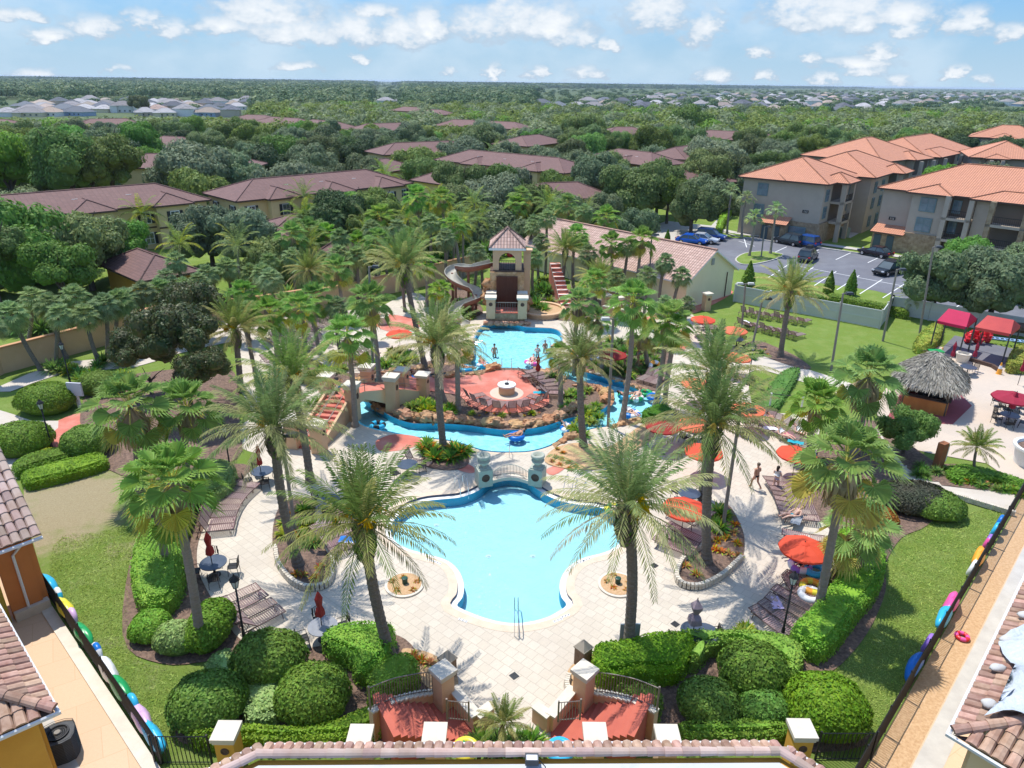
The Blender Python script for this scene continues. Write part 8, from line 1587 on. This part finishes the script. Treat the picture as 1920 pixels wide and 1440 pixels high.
def person(k,loc,rz,skin,cloth,label,hair=None,top=None,sc=1.,sink=None,rot=None,group=None,long=False):
    h=pose(k); d=(h['hd']-h['nk']).normalized(); names=['pel','ch','nk','hd','ls','le','lw','rs','re','rw','lh','lk','la','rh','rk','ra']; J=[(h['pel'],(.15,.11)),(h['ch'],(.155,.11)),(h['nk'],.055),(h['hd'],(.085,.10)),(h['ls'],.062),(h['le'],.046),(h['lw'],.034),(h['rs'],.062),(h['re'],.046),(h['rw'],.034),(h['lh'],.095),(h['lk'],.062),(h['la'],.042),(h['rh'],.095),(h['rk'],.062),(h['ra'],.042)]
    E_=[(0,1),(1,2),(2,3),(1,4),(4,5),(5,6),(1,7),(7,8),(8,9),(0,10),(10,11),(11,12),(0,13),(13,14),(14,15)]
    top_=h['hd']+d*.11; J.append((top_,.06)); E_.append((3,16))
    for s_,w_,e in (('l',6,5),('r',9,8)):
        dv=(J[w_][0]-J[e][0]).normalized(); J.append((J[w_][0]+dv*.08,(.04,.022))); E_.append((w_,len(J)-1)); hp=len(J)-1; sd_=V3(1,0,0)
        for f in range(4): J.append((J[w_][0]+dv*(.15+.01*(f in (1,2)))+sd_*(-.03+.02*f)+V3(0,-.01,0),.0095)); E_.append((hp,len(J)-1))
        J.append((J[w_][0]+dv*.08+sd_*(-.05 if s_=='l' else .05),.011)); E_.append((w_,len(J)-1))
    for a in (12,15):
        f=V3(0,-.16,-.03) if k!='lie' else V3(0,-.04,.15); J.append((J[a][0]+f,(.04,.025))); E_.append((a,len(J)-1))
    r=empty('person',loc,label,'person',group,rz,sc); 
    if rot: r.rotation_euler=rot
    ob=obj('body',skinned('body',J,E_,skin,2),r,(0,0,-(sink or 0)))
    fc=MB(); hd=h['hd']+d*.02; f_=V3(0,-1,0) if k!='lie' else V3(0,-.45,.9).normalized()
    for s_ in (-1,1): fc.blob(tuple(hd+f_*.088+V3(s_*.034,0,.02)),(.013,.008,.008),1,6,4,0,0); fc.blob(tuple(hd+V3(s_*.088,.0,0)),(.014,.022,.03),1,6,4,0,1)
    fc.blob(tuple(hd+f_*.10+d*-.01),(.014,.02,.022),1,6,4,0,1); fc.box(tuple(hd+f_*.085-d*.045),(.045,.012,.012),2); obj('face',fc.mesh('face',[hairM,skin,redV]),r,(0,0,-(sink or 0)))
    hm=MB(); c_=hd-f_*.025+d*.035; hm.blob(tuple(c_),(.098,.105,.10),3,12,8,.05)
    if long: hm.blob(tuple(c_-f_*.06-d*.12),(.08,.05,.15),4,10,7,.08)
    obj('hair',hm.mesh('hair',[hair or hairM],True),r,(0,0,-(sink or 0)))
    Jc=[(h['pel']+V3(0,0,.0),(.168,.128)),(h['lh']+(h['lk']-h['lh'])*.3,.108),(h['rh']+(h['rk']-h['rh'])*.3,.108),(h['pel']+(h['ch']-h['pel'])*.25,(.165,.122))]
    if cloth: obj('swimwear',skinned('swimwear',Jc,[(0,1),(0,2),(0,3)],cloth,1),r,(0,0,-(sink or 0)))
    if top: 
        Jt=[(h['ch'],(.172,.125)),(h['ch']+(h['nk']-h['ch'])*.55,(.14,.10)),(h['ch']+(h['pel']-h['ch'])*.45,(.155,.118))]; obj('top',skinned('top',Jt,[(0,1),(0,2)],top,1),r,(0,0,-(sink or 0)))
    return r
blk=plain('black_cloth',(.015,.015,.02),.8); wht=plain('white_cloth',(.7,.7,.72),.8); lil=plain('lilac_cloth',(.42,.34,.52),.8); teal=plain('teal_cloth',(.02,.35,.45),.8); pnk=plain('pink_cloth',(.65,.12,.22),.8); gry=plain('grey_cloth',(.25,.27,.30),.8)
person('walk',P(1415,917,.05),.5+pi,skinA,blk,'person in a black bikini walking away on the right deck',hair=mat('ash_hair',(.14,.10,.07),None,1,.7),sc=1.02); person('arms',P(1452,921,.05),2.2,skinB,lil,'person in a lilac wrap walking beside the loungers, long dark hair',hair=hairM,top=wht,sc=.98,long=True)
person('walk',P(927,660,0),.1,skinA,None,'person standing waist-deep in the middle of the upper pool',sink=1.0,sc=1.05); person('arms',P(1008,660,0),-.3,skinB,wht,'person in white sitting at the right steps of the upper pool',sink=1.05,top=wht); person('walk',P(1022,652,0),.4,skinA,teal,'person with raised arm beside the steps of the upper pool',sink=1.0)
def tube_parts(m1,m2=None,R0=.42,r_=.17): m_=MB(); m_.torus((0,0,0),R0,r_,24,10,0,None,(lambda i:(i//3)%2) if m2 else None); return m_.mesh('swim_ring',[m1,m2 or m1],True)
def rider(x,y,m1,m2,rz,label,skin=skinA,cloth=blk,top=None,wx=1.,hair=None):
    p=P(x,y,-.05); place('swim_ring',tube_parts(m1,m2),p,rz,label.replace('person','ring under person'),'swim ring','swim rings in the channel',(wx,wx,1)); person('lie',(p.x,p.y,-.02),rz,skin,cloth,label,sink=.86,top=top,hair=hair,long=True)
rider(968,818,blueV,None,-1.2,'person reclining on the blue ring in the middle of the near channel',skinA,blk); rider(1068,803,blueV,whiteV,1.2,'person reclining on the blue lounge float further right in the near channel',skinB,pnk,wht,1.15); rider(1183,775,blueV,whiteV,.6,'person with pale clothes on the blue and white ring near the channel end',skinB,blk,wht,1.2); rider(1172,742,cyanV,greenV,1.9,'person on the green and cyan float at the right of the channel',skinA,blk)
rider(1193,745,whiteV,greenV,-.6,'person on the white and green float close to the other one',skinB,teal); rider(905,683,whiteV,cyanV,.4,'person floating at the left exit of the upper pool',skinA,pnk); rider(998,679,pinkV,whiteV,-.2,'person on the pink and white spotted ring by the island',skinB,redV,None,1.2); rider(874,691,cyanV,None,1.4,'person on the cyan lounge float in the far channel',skinA,blk,None,1.1)
rider(784,706,blueV,None,1.2,'person lying on the deep blue float in the far channel near the bridge',skinC,blk,None,1.)
for x,y,m1,m2,l,r_ in ((1226,744,blueV,None,'empty blue ring at the right end of the channel',0),(1228,662+26,orangV,whiteV,'orange swirled ring on the deck in the palm shade',1.1),(1115,672,blueV,whiteV,'blue ring lying under the palms right of the upper pool',0),(1523,1100,orangV,yellV,'orange-yellow duck ring on the near right loungers',0),(1520,1115,whiteV,None,'white ring under the orange one on the near right loungers',0),(1152,955,greenV,yellV,'green ring floating at the right lobe of the front pool',0),
    (1500,1060,purpV,whiteV,'purple and white float on the chairs under the orange umbrella',0),(1528,1068,cyanV,None,'turquoise curved float under the orange umbrella',0),(708,797,cyanV,blk,'dark ring floating in the channel below the bridge',0),(1210,737,greenV,None,'green float near the channel end',0)):
    place('swim_ring',tube_parts(m1,m2),P(x,y,-.05 if (y<960 and x<1240 and x not in (1228,1115)) else .45),0,l,'swim ring','single swim rings',1.,(r_,0,.4))
for i,(x,y,sk,cl,tp,l) in enumerate(((1450,800,skinA,wht,None,'person sunbathing on the white towelled lounger near the net posts'),(1468,826,skinB,pnk,wht,'person in light clothes lying on a lounger left of the orange-red umbrella'),(1432,796,skinA,blk,gry,'person in grey resting on the lounger nearest the light pole'),(1500,822,skinB,wht,wht,'person lying on a white towel at the right of the sunbathers'),(1484,978,skinB,teal,None,'person in turquoise trunks lying just above the bright orange umbrella'),(1490,1040,skinA,blk,gry,'person in dark shirt seated under the bright orange umbrella'),(1512,1068,skinA,purpV,None,'person curled on the lounger below the bright orange umbrella'))):
    p=P(x,y,.05); person('lie',(p.x,p.y,.38),(.5,.6,.4,.5,-1.2,-1.3,-1.)[i],sk,cl,l,sink=.80,top=tp)
for x,y,l,tp in ((1152,690,'person standing in the shade under the dark red umbrella',wht),(1170,695,'person in teal standing beside the slim light pole in the shade',teal),(1195,688,'person sitting in the shade by the orange swirled ring',gry)): person('arms',P(x,y,.05),1.,skinA,blk,l,top=tp)
# towels and bags on loungers
q=random.Random(9); CLS=[wht,teal,pnk,gry,lil,blueV,plain('yellow_cloth',(.7,.55,.1),.8)]
for i,(x,y,l) in enumerate(((1446,802,'beside the sunbathers, first from the left'),(1492,828,'on the lounger at the right of the sunbathers'),(1478,815,'on the middle lounger of the sunbathers'),(1492,973,'next to the turquoise trunks'),(1455,1128,'on the near right loungers'),(655,1010,'on the lounger by the left kidney bed'),(560,640,'on the upper left deck'),(1400,603,'on the back row of the right lawn'),(1012,735,'on the crowded island loungers'))):
    m_=MB(); n=6; 
    for a in range(n):
        for b_ in range(n): m_.v.append((a*.1-.3,b_*.2-.5,.02*sin(a*2+i)+.02*cos(b_*3)))
    for a in range(n-1):
        for b_ in range(n-1): m_.f.append((a*n+b_,(a+1)*n+b_,(a+1)*n+b_+1,a*n+b_+1)); m_.m.append(0)
    tag(obj('towel',m_.mesh('towel',[CLS[i%7]],True),None,P(x,y,.45),q.uniform(0,3)),('white','teal','pink','grey','lilac','blue','yellow')[i%7]+' towel spread '+l,'towel')
# flip-flops, pool floats leaning on the side fences
def lean(A_,d_,n_,s_,mt,kind,label):
    p=A_+d_*s_-n_*.18; g_=MB(); rr=.34 if kind=='ring' else .42
    M_=Matrix.Rotation(math.atan2(d_.y,d_.x),4,'Z')@Matrix.Rotation(pi/2-.18,4,'X')
    if kind=='ring': g_.torus((0,0,0),rr,.13,20,8,0,M_,(lambda i:(i//3)%len(mt)))
    else:
        g_.blob((0,0,0),(.9,.26,.36),int(s_*3)+2,16,9,.10,0); g_.v=[tuple(Matrix.Rotation(math.atan2(d_.y,d_.x),3,'Z')@Vector(v)) for v in g_.v]
    tag(obj('pool_float',g_.mesh('pool_float',mt,True),None,(p.x,p.y,.5)),label,'pool float','pool floats leaning on the fences')
Lf=(LB-LA).length
for t,mt,k,l in ((.02,[cyanV],'long','pale blue float at the top end of the left fence'),(.12,[cyanV,whiteV],'ring','cyan and white ring on the left fence'),(.2,[yellV],'long','yellow float on the left fence'),(.27,[lilacV],'ring','lilac ring on the left fence'),(.38,[greenV],'long','upper green float on the left fence'),(.5,[whiteV,blueV],'ring','white and blue ring on the left fence'),(.60,[whiteV],'long','white float on the left fence'),(.70,[greenV],'long','lower green float on the left fence'),(.79,[cyanV],'ring','blue ring on the left fence below the green float'),(.86,[lilacV,whiteV],'long','pink and white float on the left fence'),(.94,[cyanV,whiteV],'long','cyan float at the near end of the left fence')): lean(LA,dl,nl,Lf*t,mt,k,l)
Rf=(RB-RA).length
for t,mt,k,l in ((.20,[blueV],'ring','blue ring at the top of the right fence'),(.24,[cyanV],'ring','second blue ring on the right fence, just below the first'),(.30,[pinkV,purpV],'ring','small magenta float on the right fence'),(.37,[orangV],'long','orange-yellow float on the right fence'),(.42,[whiteV],'ring','white ring on the right fence'),(.56,[pinkV],'long','bright pink float on the right fence'),(.61,[cyanV],'long','pale blue float under the pink one on the right fence'),(.70,[purpV],'ring','purple ring low on the right fence'),(.77,[blueV],'long','deep blue float at the near end of the right fence')): lean(RA,dr,nr_,Rf*t,mt,k,l)
p=RA+dr*Rf*.62+nr_*.7; place('pool_float',tube_parts(redV,pinkV,.22,.09),(p.x,p.y,.12),0,'small red ring lying on the gravel strip behind the right fence','pool float','pool floats leaning on the fences')
# haze: even, thin air round the whole place
hz=MB(); hz.box((0,9000,12.4),(44000,42000,27.))
HM=bpy.data.materials.new('haze_air'); HM.use_nodes=True; t=NT(HM.node_tree); pv=t.n('ShaderNodeVolumePrincipled'); pv.inputs['Color'].default_value=(.72,.84,1.,1); pv.inputs['Density'].default_value=.00007; pv.inputs['Anisotropy'].default_value=.2; ou=t.n('ShaderNodeOutputMaterial'); t.t.links.new(pv.outputs[0],ou.inputs['Volume'])
HAZE=True
if HAZE: tag(obj('haze',hz.mesh('haze',[HM])),'thin pale blue haze over the far woods',None,None,'stuff')

# ordinals for things that otherwise share a label
for o_ in [o for o in COL.objects if o.parent is None and o.get('category')]: pass
by={}
for o in COL.objects:
    if o.parent is None and o.get('category') and o.get('label'): by.setdefault((o['label'],o.get('group','')),[]).append(o)
bpy.context.view_layer.update()
for (lb,gr),L in by.items():
    if 2<=len(L)<=27 and len(lb.split())<=12:
        L.sort(key=lambda o: toscr(o.location)[0] if o.location.length>.01 else 0)
        for i,o in enumerate(L): o['label']=lb+', '+ORD[i]+' from the left'
        if not gr:
            for o in L: o['group']=L[0].name.split('.')[0].replace('_',' ')+'s alike'
